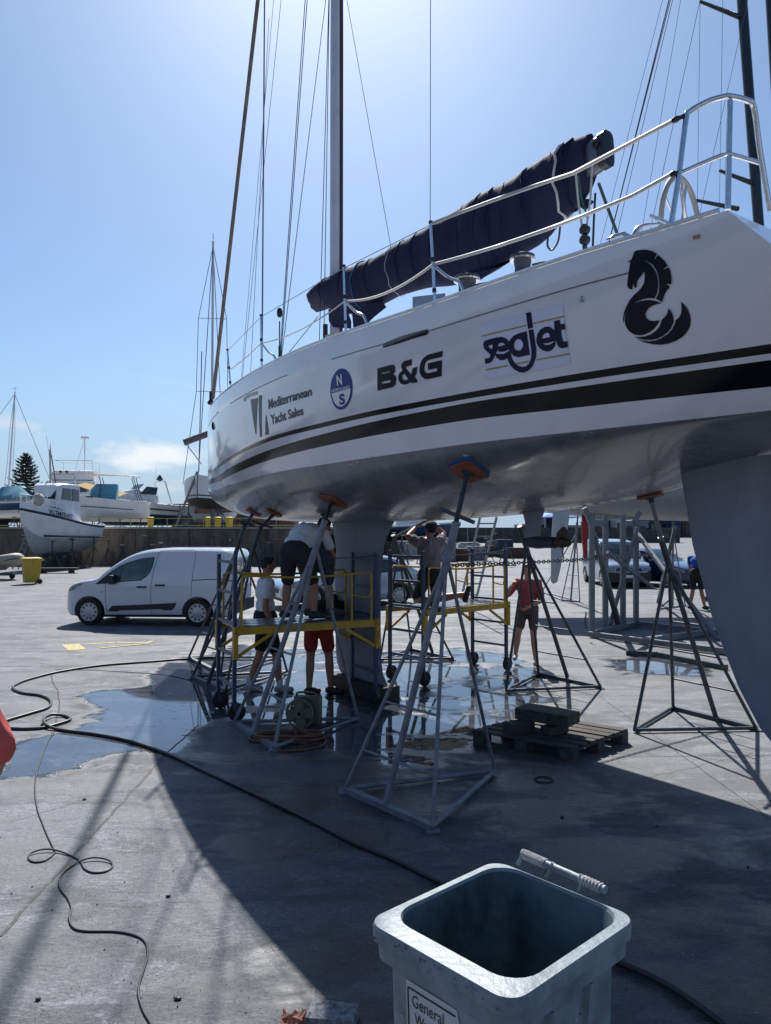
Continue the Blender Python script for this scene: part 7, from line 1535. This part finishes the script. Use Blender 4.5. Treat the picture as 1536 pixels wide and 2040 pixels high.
# sailing yachts on the upper level
def sailboat(label, u, Y, ang, L=11, mast=17.5, z=TZ, mat_hull=None, boom=True, band=GB['navy'], draft=1.5, group=None, trans=True):
    t = thing('sailing_yacht', label, 'sailing boat'); rings = []
    for i in range(22):
        q = i / 21; x = L * q; w = 1.75 * math.sin(math.pi * min(1, .30 + .70 * q)) ** .7 if q < 1 else 0; w = max(w, .02) * (1 if q > .1 else .96); zs = draft + 1.35 + .25 * q ** 2 ; zw_ = draft + .45; zk_ = draft + .75 * (1 - math.sin(math.pi * min(1, .12 + .85 * q)) ** .8)
        zk_ = min(zk_, zw_ - .02) if q < .97 else zw_
        pts = [(0, zk_), (w * .55, lerp(zk_, zw_, .25)), (w * .86, lerp(zk_, zw_, .75)), (w * .92, zw_), (w * .93, zw_ + .08), (w * .94, zw_ + .16), (w * .99, zs - .3), (w, zs)]
        rings.append([Vector((x, -y, zz)) for y, zz in reversed(pts)] + [Vector((x, y, zz)) for y, zz in pts[1:]])
    mb = MB(); mb.loft(rings, closed=False, cap0=False, cap1=False, mif=lambda i, j: 1 if 4 <= j <= 9 else (2 if j in (2, 11) else 0)); nn_ = len(rings[0]); mb.add(rings[0], [tuple(range(nn_))]); mb.add([rings[k][0] for k in range(22)] + [rings[k][-1] for k in range(21, -1, -1)], [tuple(range(44))])
    mb.build('hull', [mat_hull or GB['white'], GB['dark'], band], t, smooth=35)
    mb = MB(); mb.loft([[Vector((x, -wd, draft + .2)), Vector((x + .6 * 0, wd, draft + .2)), Vector((x, wd * .8, .3)), Vector((x, -wd * .8, .3))] for x, wd in ((L * .42, .02), (L * .5, .14), (L * .58, .02))]); mb.build('keel', GB['dark'], t)
    cabin(t, [(L * .3, .9, draft + 1.35, .8, draft + 1.85), (L * .6, .8, draft + 1.4, .7, draft + 1.8), (L * .72, .5, draft + 1.45, .4, draft + 1.5)], GB['white'])
    mx = L * .56; mb = MB(); mb.path([(mx, 0, draft + 1.4), (mx, 0, draft + 1.4 + mast)], .085, n=8, r2=.06); ms = mb.build('mast', MASTM, t, smooth=60)
    for k in (.38, .68): mb = MB(); zz = draft + 1.4 + mast * k; mb.path([(mx, -1.0 + k * .3, zz), (mx, 1.0 - k * .3, zz)], .025, n=5); mb.build('spreader', MASTM, ms)
    tp_ = Vector((mx, 0, draft + 1.4 + mast * .98))
    for nm, pts in (('forestay', [(L * .98, 0, draft + 1.6), tp_]), ('backstay', [(.2, 0, draft + 1.4), tp_])): mb = MB(); mb.path(pts, .022, n=4); mb.build(nm, WIRE, t)
    for s_ in (-1, 1): mb = MB(); mb.path([(mx, s_ * 1.6, draft + 1.4), (mx, s_ * (1 - .38 * .3), draft + 1.4 + mast * .38), (mx, s_ * (1 - .68 * .3), draft + 1.4 + mast * .68), tp_], .018, n=4); mb.build('shroud', WIRE, t)
    mb = MB(); mb.path([(mx, 0, draft + 1.4 + mast), (mx, 0, draft + 1.4 + mast + .5)], .012, n=4); mb.path([(mx - .3, 0, draft + 1.4 + mast + .3), (mx + .2, 0, draft + 1.4 + mast + .3)], .012, n=4); mb.build('wind_vane', DSTEEL, ms)
    if boom: mb = MB(); mb.path([(mx, 0, draft + 2.9), (mx - L * .40, 0, draft + 2.95)], .16, n=8); mb.build('boom', mat('grey_boom_cover', (.16, .15, .16), .7, var=.2), t, smooth=60)
    mb = MB()
    for s_ in (-1, 1): mb.path([(.1, s_ * .4, draft + 1.4), (.1, s_ * .4, draft + 2.1), (.1, s_ * 1.2, draft + 2.1), (.1, s_ * 1.4, draft + 1.4)], .02, n=5); mb.path([(.3, s_ * 1.45, draft + 2.0), (L * .5, s_ * 1.72, draft + 2.0)], .01, n=4)
    mb.build('pushpit', STEEL, t); t.location = (WX(u, Y), Y, z); t.rotation_euler = (0, 0, R(ang)); return t
sy = sailboat('grey-white sailing yacht seen bow-on on the upper level, left of the racing yacht', 398, 54.0, 277, L=11, mast=14.0, draft=1.15, mat_hull=mat('pale_grey_topsides', (.50, .52, .55), .3, var=.05))
bw_ = Vector((WX(393, 50.5), 50.5, 0)); dr_ = Vector((math.cos(R(275)), math.sin(R(275)), 0)); sy.rotation_euler = (0, 0, R(275)); sy.scale = (1.35,) * 3; sy.location = (bw_.x - dr_.x * 14.85, bw_.y - dr_.y * 14.85, TZ)
mb = MB(); a_ = P(366, 882, 49.5); b_ = P(420, 862, 50); mb.path([a_, b_], .22, n=10); sp_ = mb.build('furled_spar', mat('brown_grey_spar', (.17, .13, .13), .6, var=.2), None, smooth=60); tag(sp_, 'brown-grey furled spar slung over the bow of the far sailing yacht', 'spar')
mb = MB(); mb.path([P(372, 886, 49.5), P(402, 925, 50)], .03, n=4); mb.path([P(402, 700, 50), P(396, 940, 50.3)], .035, n=4); o = mb.build('rigging_line', WIRE, None); tag(o, 'thin lines hanging from the furled spar to the bow below it', 'rope')
for k, (dx, dy) in enumerate(((-1.2, .3), (-.9, 1.5), (.8, 3.5), (1.6, 1.2))): prop('%s of the slim stands under the far sailing yacht' % ['leftmost', 'second', 'third', 'rightmost'][k], (WX(402, 55) + dx, 53.2 + dy, TZ), 1.75, .9, k)
mb = MB(); mb.path([P(347, 1058, 50), P(393, 940, 51)], .09, n=8); o = mb.build('leaning_pole', mat('grey_pole', (.22, .2, .18), .7, var=.2), None, smooth=60); tag(o, 'grey pole leaning against the stern of the far sailing yacht', 'pole')
syl = sailboat('sailing yacht at the far left, mostly only its raked mast and rigging in view', -138, 66, 12, L=11, mast=10.6, draft=.9)
syl.rotation_euler = (0, R(2.8), R(12))
# big dark canoe-like hulls and brick store behind
BRK = mat('brown_brick', (.16, .085, .055), .9, var=.3, vscale=2, bump=.3)
bd = thing('brick_store', 'low brown brick store behind the upper boats', 'building', (WX(420, 82), 82, TZ))
mb = MB(); mb.box((WX(465, 82), 84, TZ + 1.35), (13.5, 4, 2.7)); mb.build('wall', BRK, bd); mb = MB(); mb.box((WX(465, 82), 84, TZ + 2.8), (14.1, 4.6, .2)); mb.build('roof', mat('roof_brown', (.10, .07, .05), .8), bd)
for k in range(4): mb = MB(); mb.box((WX(465, 82) - 4.6 + k * 3, 81.97, TZ + 1.1), (1.3, .06, 2.0)); mb.build('door', mat('dark_door', (.03, .03, .035), .6), bd)
ml = thing('upturned_tender', 'white dinghy hull beneath the far sailing yacht', 'dinghy'); ii = hull_local(ml, 3.6, 1.4, .1, .3, .75, .95, GB['white'], GB['white']); place(ml, 385, 60, 20, TZ + .5)
mb = MB(); mb.box((WX(385, 60) + 1.7, 60.6, TZ + .28), (2.2, .5, .5)); o = mb.build('dinghy_support', WOODD, None); tag(o, 'dark support block under the white dinghy', 'support')

# stored stands and gear under and behind the keel, in front of a low wall
rk = thing('boundary_wall', 'dark low boundary wall behind the stored stands', 'wall', (0, 78, 0))
def gzz(x, y): return gz(x, y)
for k in range(14):
    X_ = xe + 8.2 + k * 1.9; mb = MB(); mb.box((X_, 80, gzz(X_, 80) + .75), (1.86, .3, 1.7)); mb.build('wall_panel', mat('dark_block_wall', (.085, .075, .065), .9, var=.3, vscale=2), rk)
random.seed(21); place_words = ['near the keel', 'by the far wall', 'behind the right scaffold', 'under the bow', 'beside the low wall']
proto = None; GRP = 'spare boat stands stored at the back of the yard'
for k in range(64):
    u = random.uniform(150, 1040); Y = random.uniform(43, 46) if u < 640 else random.uniform(44, 62)
    if u < 640: Y = random.uniform(44.5, 46.5)
    if 20 < u < 215: continue
    x = WX(u, Y)
    if proto is None: proto = prop('spare dark boat stand stored at the back of the yard', (x, Y, gz(x, Y)), 1.7, .6, 0, group=GRP); c = proto
    else: c = copy_tree(proto); c.location = (x, Y, gz(x, Y))
    c['label'] = 'spare dark boat stand at the back, ' + next(w_ for lim, w_ in ((300, 'against the wall between fishing boat and white van'), (440, 'against the wall above the white van roof'), (560, 'against the wall seen under the bow'), (680, 'seen past the bending man'), (780, 'seen just right of the keel'), (860, 'seen around the kneeling man'), (940, 'seen over the right scaffold deck'), (1100, 'seen between right scaffold and walking woman')) if u < lim)
    c.rotation_euler = (random.uniform(-.08, .08), random.uniform(-.08, .08), random.uniform(0, 6)); s_ = random.uniform(.65, 1.15); c.scale = (s_, s_, s_ * random.uniform(.8, 1.15))
CLR = [('rusty_brown', (.09, .045, .03)), ('dull_blue', (.03, .05, .09)), ('pale_grey', (.26, .26, .27)), ('weathered_wood', (.12, .095, .07)), ('off_white', (.42, .41, .39))]
CM = [mat(n_ + '_store', c_, .7, var=.3, vscale=3) for n_, c_ in CLR]
whatn = ['rust-brown', 'dull blue', 'pale grey', 'weathered wooden', 'off-white']
for k in range(26):
    u = 560 + k * 18.5 + random.uniform(-5, 5); Y = random.uniform(50, 66); x = WX(u, Y); w, d_, h = random.uniform(.8, 2.0), random.uniform(.6, 1.2), random.uniform(.5, 1.5); mi = (k * 3 + k // 5) % 5
    mb = MB(); mb.box((x, Y, gz(x, Y) + h / 2 + .02), (w, d_, h), random.uniform(-.3, .3)); 
    if h < 1: mb.box((x, Y, gz(x, Y) + h + .08), (w * .9, d_ * .9, .1), .1)
    o = mb.build('storage_crate', CM[mi], None, bevel=.02); rel = 'left of the keel' if u < 665 else ('between keel and right scaffold' if u < 850 else 'right of the near stand'); tag(o, '%s crate at the back of the yard, %s from the left' % (whatn[mi], ordinal(k)), 'crate', 'crates and gear stored at the back')
# blue boat hull seen low behind the kneeling man
tb = thing('blue_boat', 'dark blue boat hull standing at the back behind the kneeling man', 'boat'); ib = hull_local(tb, 8, 2.6, .8, 1.3, 2.2, 2.6, GB['blue'], GB['navy'], stripe=GB['white']); tb.location = (WX(745, 68), 68, gz(0, 68) + .1); tb.rotation_euler = (0, 0, R(3))
cabin(tb, [(2, .9, 2.3, .8, 3.2), (4.5, .9, 2.4, .7, 3.2), (5.2, .6, 2.5, .4, 2.7)], GB['white'])
mb = MB()
for k in range(3): mb.box((WX(745, 68) + 1 + k * 2.8, 68, gz(0, 68) + .42), (.5, .8, .84))
o = mb.build('boat_cradle', WOODD, None); tag(o, 'dark cradle blocks under the blue boat', 'cradle')
ladder('tall pale grey ladder standing beyond the right scaffold', G(928, 1217), P(973, 1030, 17.6), .42, 8, GREYL2, (1, .25, 0))
# ------------------------------------------------------------------ right side: second yacht, steel cradle, far sheds
GREYH = mat('pale_grey_hull', (.36, .355, .36), .4, var=.08, dirt=(.25, .24, .23), dirt_amt=.3, dscale=1)
b = thing('carbon_mast_yacht', 'pale yacht behind the racing yacht, on a steel cradle, with black masts', 'yacht')
cx, cy = WX(1330, 19.5), 19.5; L = 13.5; rings = []
for i in range(24):
    q = i / 23; x = -L * .30 + L * q; w = 1.9 * math.sin(math.pi * min(1, .12 + .55 * q + .33 * q * q)) ** .6; zs = 4.1 + .2 * q; zk_ = 2.38 + .55 * abs(2 * (q - .42)) ** 2.4 ; zw_ = 3.1
    zk_ = min(zk_, zw_ - .02); pts = [(0, zk_), (w * .5, lerp(zk_, zw_, .12)), (w * .80, lerp(zk_, zw_, .45)), (w * .93, zw_), (w * .98, lerp(zw_, zs, .6)), (w, zs)]
    rings.append([Vector((x, -y, z)) for y, z in reversed(pts)] + [Vector((x, y, z)) for y, z in pts[1:]])
mb = MB(); mb.loft(rings); mb.build('hull', GREYH, b, smooth=40)
RY = R(-8); b.location = (cx, cy, 0); b.rotation_euler = (0, 0, RY)
inv = (Matrix.Translation((cx, cy, 0)) @ Matrix.Rotation(RY, 4, 'Z')).inverted()
def bl_(p): return inv @ Vector(p)
def bpart(mb, name, m_, par=None, **kw): 
    mb.v = [tuple(inv @ Vector(p)) for p in mb.v]; o = mb.build(name, m_, None, **kw); o.parent = par or b; return o
WH = mat('white_foil_paint', (.50, .52, .53), .5, var=.06); RD = mat('red_foil_paint', (.42, .025, .018), .5, var=.1)
def blade(pxs, Y, th, name, m_):
    mb = MB(); f_ = [P(u, v, Y - th) for u, v in pxs]; k_ = [P(u, v, Y - th) + Vector((0, th * 2, 0)) for u, v in pxs]; mid = sum(f_, Vector()) / len(f_); n_ = len(pxs)
    f2 = [lerp(p, mid, .06) for p in f_]; k2 = [lerp(p, mid + Vector((0, 2 * th, 0)), .06) for p in k_]; e_ = [p + Vector((0, th, 0)) for p in f_]
    mb.add(e_ + f2 + k2, [tuple(range(n_, 2 * n_)), tuple(reversed(range(2 * n_, 3 * n_)))] + [(i, (i + 1) % n_, n_ + (i + 1) % n_, n_ + i) for i in range(n_)] + [(i, 2 * n_ + i, 2 * n_ + (i + 1) % n_, (i + 1) % n_) for i in range(n_)]); return bpart(mb, name, m_, smooth=50)
blade([(1104, 985), (1140, 985), (1134, 1040), (1124, 1095), (1116, 1140), (1111, 1160), (1103, 1164), (1098, 1158), (1098, 1100), (1101, 1040)], 19.0, .05, 'rudder', WH)
blade([(1160, 1025), (1172, 1028), (1171, 1100), (1170, 1116), (1164, 1114), (1160, 1070)], 19.6, .05, 'rudder', RD)
blade([(1165, 985), (1280, 985), (1276, 1022), (1262, 1036), (1182, 1036), (1172, 1020)], 19.4, .28, 'keel_stub', GREYH)
for um, ub, vb, Y, r_ in ((1478, 1509, 415, 20.0, .135), (1535, 1560, 415, 23, .15)):
    a, t_ = P(ub, vb, Y), P(um, 0, Y); d = t_ - a; a2 = a - d * ((a.z - 4.1) / d.z); top_ = t_ + d * .9; mb = MB(); mb.path([a2, top_], r_, n=12); ms = bpart(mb, 'mast', CARBON, smooth=60)
    if um == 1478:
        for (u0, v0, u1, v1) in ((1395, 3, 1474, 34), (1434, 340, 1502, 366), (1387, 399, 1470, 416)):
            mb = MB(); mb.path([P(u0, v0, Y - .5), P(u1, v1, Y)], .04, n=6, r2=.07); bpart(mb, 'spreader', CARBON, ms, smooth=60)
for (u0, v0, u1, v1, r_) in ((1320, 0, 1213, 420, .006), (1333, 0, 1268, 262, .016), (1340, 0, 1240, 420, .008), (1356, 0, 1312, 262, .006), (1394, 3, 1338, 262, .007), (1395, 3, 1389, 430, .006), (1440, 0, 1433, 430, .006), (1490, 0, 1400, 400, .006), (1336, 0, 1262, 290, .01)):
    a, c_ = P(u0, v0, 19), P(u1, v1, 19); d = c_ - a; end = a + d * min(2.6, (4.3 - a.z) / d.z); mb = MB(); mb.path([a - d * .6, end], r_, n=4); bpart(mb, 'rigging_line', WIRE, smooth=0)
# steel cradle
CR = mat('cradle_galvanised', (.17, .185, .205), .5, .4, var=.15, vscale=6)
cr_ = thing('steel_cradle', 'grey steel boat cradle with upright posts behind the walking woman', 'cradle', G(1300, 1268))
pst = [(1179, 1268, 1022), (1206, 1256, 1026), (1241, 1251, 1026), (1267, 1245, 1040)]; tops = []
for u, vb, vt in pst:
    g = G(u, vb); t_ = P(u, vt, g.y); mb = MB(); mb.bar(g, t_, .10, .11, up=(0, 1, 0)); mb.build('post', CR, cr_); tops.append((g, t_))
for (u0, v0, u1, v1) in ((1174, 1270, 1450, 1306), (1180, 1268, 1269, 1248), (1269, 1248, 1436, 1268), (1290, 1282, 1440, 1262)):
    a, c_ = G(u0, v0) + Vector((0, 0, .07)), G(u1, v1) + Vector((0, 0, .07)); mb = MB(); mb.bar(a, c_, .09, .10); mb.build('base_beam', CR, cr_)
y0 = tops[0][0].y
for (u0, v0, Y0, u1, v1, Y1) in ((1164, 1012, y0, 1178, 1042, y0), (1178, 1042, y0, 1206, 1042, tops[1][0].y), (1241, 1042, tops[2][0].y, 1262, 1042, tops[3][0].y), (1262, 1042, tops[3][0].y, 1275, 1020, tops[3][0].y)):
    mb = MB(); mb.bar(P(u0, v0, Y0), P(u1, v1, Y1), .10, .10); mb.build('support_arm', CR, cr_)
for (a, c_) in ((P(1183, 1060, y0), G(1237, 1252)), (P(1185, 1075, y0), G(1232, 1250)), (P(1270, 1050, 16.3), G(1213, 1252)), (P(1268, 1060, 16.5), P(1340, 1160, 14.5)), (P(1210, 1100, 15.5), P(1300, 1170, 16)), (P(1275, 1070, 16.5), G(1430, 1275)), (P(1345, 1050, 15), G(1310, 1200))):
    mb = MB(); mb.bar(a, c_, .07, .07); mb.build('brace', CR, cr_)
for (u0, v0, u1, v1) in ((1247, 1300, 1310, 1303), (1310, 1303, 1446, 1330), (1400, 1290, 1446, 1300)):
    a, c_ = G(u0, v0, .04), G(u1, v1, .04); mb = MB(); mb.bar(a, c_, .10, .08); o = mb.build('loose_beam', DSTEEL, None); tag(o, 'dark steel beam lying on the wet concrete behind the cradle' if u0 == 1247 else ('long dark beam lying in front of the steel cradle' if u0 == 1310 else 'short dark beam lying near the rudder'), 'beam')
chain('short loose chain hanging from the left post of the steel cradle', [P(1168, 1220, 14.4), P(1166, 1240, 14.4), P(1170, 1256, 14.4)], .03, .008)
# ladder-like stand behind the white rudder and another by the blue van
S9 = stand('slender stand with long ladder behind the white rudder blade', G(1155, 1200), G(1119, 1197), G(1080, 1180), G(1137, 1199), P(1150, 1040, 21), None, rungs=(.2, .4, .6, .8), padpt=P(1152, 1018, 20.8), padn=Vector((0, 0, -1)), handle=False, group='stands under the second yacht')
S10 = stand('grey stand with crossed legs right of the steel cradle', G(1365, 1208), G(1310, 1215), G(1340, 1190), G(1340, 1212), P(1341, 1030, 20), None, rungs=(.3, .5, .7), padpt=P(1341, 1022, 19.6), padn=Vector((0, 0, -1)), handle=False, group='stands under the second yacht')
chr_ = thing('folding_chair', 'dark folding chair back beside the far blue van', 'chair', G(1338, 1150)); mb = MB(); q = G(1338, 1160); mb.box((q.x, q.y, .9), (.45, .04, .5)); mb.build('chair_back', CARN, chr_); mb = MB(); mb.box((q.x, q.y - .22, .45), (.45, .45, .04)); mb.build('seat', CARN, chr_)
for sx in (-.2, .2):
    for sy in (-.42, 0): mb = MB(); mb.path([(q.x + sx, q.y + sy, 0), (q.x + sx, q.y + sy, .45)], .015, n=5); mb.build('leg', DSTEEL, chr_)
# traffic cone near the man in blue
cn = thing('traffic_cone', 'small black and white cone beside the man in the blue t-shirt', 'cone', G(1411, 1200)); q = G(1411, 1198); mb = MB(); mb.lathe(q, [(.16, 0), (.16, .03), (.11, .03), (.05, .4)], 14); mb.build('cone_body', BLACK, cn)
mb = MB(); mb.lathe(q + Vector((0, 0, .15)), [(.094, 0), (.075, .1)], 14); mb.build('cone_band', WHITE, cn)
# far sheds and containers
far = [(1088, 1102, 1030, (.02, .03, .06), 'dark blue container beside the blue canopy', 'container'), (1104, 1118, 1034, (.20, .17, .13), 'beige shed front under the blue canopy', 'shed'), (1119, 1132, 1034, (.10, .09, .08), 'brown shed front under the blue canopy', 'shed'), (1132, 1178, 1048, (.30, .33, .40), 'pale blue-grey store behind the white rudder', 'shed'), (1180, 1201, 1040, (.34, .36, .40), 'pale panelled store seen between the cradle posts', 'shed'), (1208, 1228, 1028, (.015, .025, .10), 'tall navy container seen between the cradle posts', 'container'), (1229, 1240, 1032, (.42, .40, .37), 'off-white shed between the cradle posts', 'shed'), (1241, 1292, 1040, (.24, .245, .26), 'long plain grey shed behind the light blue van', 'shed'), (1293, 1349, 1036, (.03, .07, .085), 'dark teal glazed building right of the grey shed', 'building'), (1350, 1357, 1030, (.012, .035, .13), 'narrow bright blue container', 'container'), (1358, 1383, 1036, (.10, .05, .035), 'rust brown stack of gear by the far right wall', 'shed'), (1384, 1430, 1034, (.26, .20, .14), 'sand-coloured building at the far right', 'building'), (1431, 1700, 1036, (.22, .2, .18), 'grey-brown building hidden beyond the rudder', 'building'), (1040, 1087, 1046, (.12, .13, .14), 'low dark shed behind the walking woman', 'shed')]
for k, (u0, u1, vt, c_, lb, ct_) in enumerate(far):
    Y = 97 + (k % 3) * 1.5; x0_, x1_ = WX(u0, Y), WX(u1, Y); zb = gz((x0_ + x1_) / 2, Y) - .05; zt = P(u0, vt, Y).z; t = thing({'container': 'shipping_container', 'shed': 'storage_shed', 'building': 'yard_building'}[ct_], lb, ct_, ((x0_ + x1_) / 2, Y, zb), 'sheds and containers along the far side')
    m_ = mat('far_store_%d' % k, c_, .7, var=.15, vscale=.8); mb = MB(); mb.box(((x0_ + x1_) / 2, Y + 3, (zb + zt) / 2), (x1_ - x0_ - .05, 6, zt - zb)); mb.build('wall', m_, t)
    mb = MB(); mb.box(((x0_ + x1_) / 2, Y + 3, zt + .06), (x1_ - x0_ + .1, 6.3, .12)); mb.build('roof', CM[2] if k % 2 else CM[0], t)
    n_ = max(1, int((x1_ - x0_) / 1.2))
    for i in range(n_):
        X_ = x0_ + (i + .5) * (x1_ - x0_) / n_; mb = MB(); hh_ = (zt - zb); mb.box((X_, Y - .03, zb + hh_ * .45), (.06 if ct_ == 'container' else .7, .08, hh_ * .85 if ct_ == 'container' else hh_ * .6)); mb.build('corrugation' if ct_ == 'container' else 'door', DSTEEL if ct_ != 'building' else GLASS, t)
cn = thing('canopy', 'bright blue canopy roof on posts at the far side of the yard', 'canopy', (WX(1118, 93), 93, 1.3)); x0_, x1_ = WX(1080, 93), WX(1156, 93); CAN = mat('bright_blue_canopy', (.02, .16, .55), .7, var=.1)
zt = P(0, 1021, 93).z; zb2 = P(0, 1031, 93).z; mb = MB(); mb.loft([[Vector((x0_ - .3, 91, zb2)), Vector((x0_ - .3, 97, zb2)), Vector((x0_ + .8, 96, zt)), Vector((x0_ + .8, 92, zt))], [Vector((x1_, 91, zb2)), Vector((x1_, 97, zb2)), Vector((x1_ - 1.2, 96, zt)), Vector((x1_ - 1.2, 92, zt))]]); mb.build('canopy_roof', CAN, cn)
for x in (x0_, (x0_ + x1_) / 2, x1_ - .2): mb = MB(); mb.box((x, 91.3, (zb2 + gz(x, 91)) / 2), (.12, .12, zb2 - gz(x, 91))); mb.build('canopy_post', GREYL2, cn)
random.seed(4)
for k in range(8):
    u = 1085 + k * 42 + random.uniform(-8, 8); Y = 112; x = WX(u, Y); mb = MB(); mb.path([(x, Y, 1.4), (x, Y, 1.4 + random.uniform(3.0, 4.0))], .05, n=5); o = mb.build('mooring_post', GREYL2, None); tag(o, '%s of the thin pale posts rising behind the far sheds' % ordinal(k), 'post', 'thin posts behind the far sheds')
# ------------------------------------------------------------------ Norfolk pine
tr = thing('norfolk_pine', 'tall tiered Norfolk pine behind the boats at the left', 'tree', (WX(50, 120), 120, TZ)); PX, PY = WX(50, 120), 120.0; top_z = P(50, 902, 120).z
mb = MB(); mb.path([(PX, PY, TZ), (PX, PY, top_z - .3)], .28, n=8, r2=.04); mb.build('trunk', mat('dark_bark', (.05, .04, .032), .9), tr)
LEAF = mat('dark_pine_green', (.028, .045, .024), .8, var=.45, vscale=1.5); mb = MB(); brm = MB(); random.seed(8)
zlow = 7.5; NT = 15
for k in range(NT):
    q = k / (NT - 1); z = lerp(zlow, top_z - .35, q ** .95); Lb = .25 + 2.9 * (1 - q) ** .6 * random.uniform(.85, 1.1); nb = 8
    for j in range(nb):
        a = 2 * math.pi * j / nb + k * .7 + random.uniform(-.2, .2); l = Lb * random.uniform(.7, 1.1); base_ = Vector((PX, PY, z + random.uniform(-.15, .15))); d = Vector((math.cos(a), math.sin(a), .02)); tip = base_ + d * l + Vector((0, 0, .10 * l + .12)); mid = base_ + d * l * .5 - Vector((0, 0, .10))
        pts = smoothpath([base_, mid, tip], 4); brm.path(pts, .03, n=4)
        n_ = int(9 + l * 13)
        for i in range(n_):
            s_ = .18 + .84 * i / n_; p = pts[min(len(pts) - 1, int(s_ * (len(pts) - 1)))] + Vector((random.uniform(-.16, .16), random.uniform(-.16, .16), random.uniform(-.03, .12)))
            for c_ in range(3):
                dd = Vector((random.uniform(-1, 1), random.uniform(-1, 1), random.uniform(.1, 1.2))).normalized() + d * .5; w = dd.orthogonal().normalized() * random.uniform(.04, .08); mb.add([p - w, p + w, p + dd * random.uniform(.16, .34)], [(0, 1, 2)])
brm.build('branches', _M['dark_bark'], tr); mb.build('crown', LEAF, tr, smooth=0, fix=False)
hd_ = thing('shrub', 'low dark bush left of the pine, behind the cuddy boat', 'shrub', (WX(40, 100), 100, TZ)); mb = MB()
for k in range(2600):
    a = random.uniform(0, 6.28); r_ = random.random() ** .5; p = Vector((WX(42, 100) + 1.9 * r_ * math.cos(a), 100 + 1.4 * r_ * math.sin(a), TZ + 3.6 + 1.3 * random.random() * (1 - r_ * r_ * .8) + .4 * math.sin(a * 5) * r_)); w = Vector((random.uniform(-1, 1), random.uniform(-1, 1), random.uniform(-1, 1))).normalized(); mb.add([p, p + w * .22, p + w.orthogonal() * .15], [(0, 1, 2)])
mb.build('crown', LEAF, hd_, smooth=0, fix=False); mb = MB()
for k in range(4): mb.path([(WX(42, 100) + .2 * k - .3, 100, TZ), (WX(42, 100) + .8 * (k - 1.5), 100, TZ + 4.4)], .07, n=5)
mb.build('stems', _M['dark_bark'], hd_)
# unseen boats and sheds, added by guess to reflect in the polished bow
sailboat('unseen white sailing yacht added left of the photographer for hull reflections', -3600, 7, 80, L=11, mast=15, draft=1.6, z=0)
sailboat('unseen white sailing yacht added left of and behind the photographer for hull reflections', 900, -22, 70, L=11, mast=15, draft=1.6, z=0).location = (-15, -12, 0)
sailboat('unseen dark-hulled sailing yacht added behind the photographer for hull reflections', 900, -22, 100, L=12, mast=16, draft=1.6, z=0, mat_hull=GB['navy']).location = (-3, -20, 0)
sailboat('unseen white sailing yacht added to the right behind the photographer for hull reflections', 900, -22, 120, L=12, mast=16, draft=1.6, z=0).location = (13, -14, 0)
wh_ = thing('added_shed', 'unseen large dark boat shed added left of the photographer for hull reflections', 'building', (-34, 8, 0)); mb = MB(); mb.box((-38, 6, 3.5), (12, 26, 7)); mb.build('wall', BRK, wh_); mb = MB(); mb.box((-38, 6, 7.2), (12.6, 26.6, .4)); mb.build('roof', CM[2], wh_)
wh_ = thing('added_shed', 'unseen long low grey boat shed added behind the photographer for hull reflections', 'building', (0, -42, 0)); mb = MB(); mb.box((4, -44, 3), (60, 10, 6)); mb.build('wall', CM[3], wh_); mb = MB(); mb.box((4, -44, 6.2), (61, 10.6, .4)); mb.build('roof', CM[2], wh_)
print('total tris', sum(len(o.data.polygons) for o in bpy.data.objects if o.type == 'MESH') * 2)
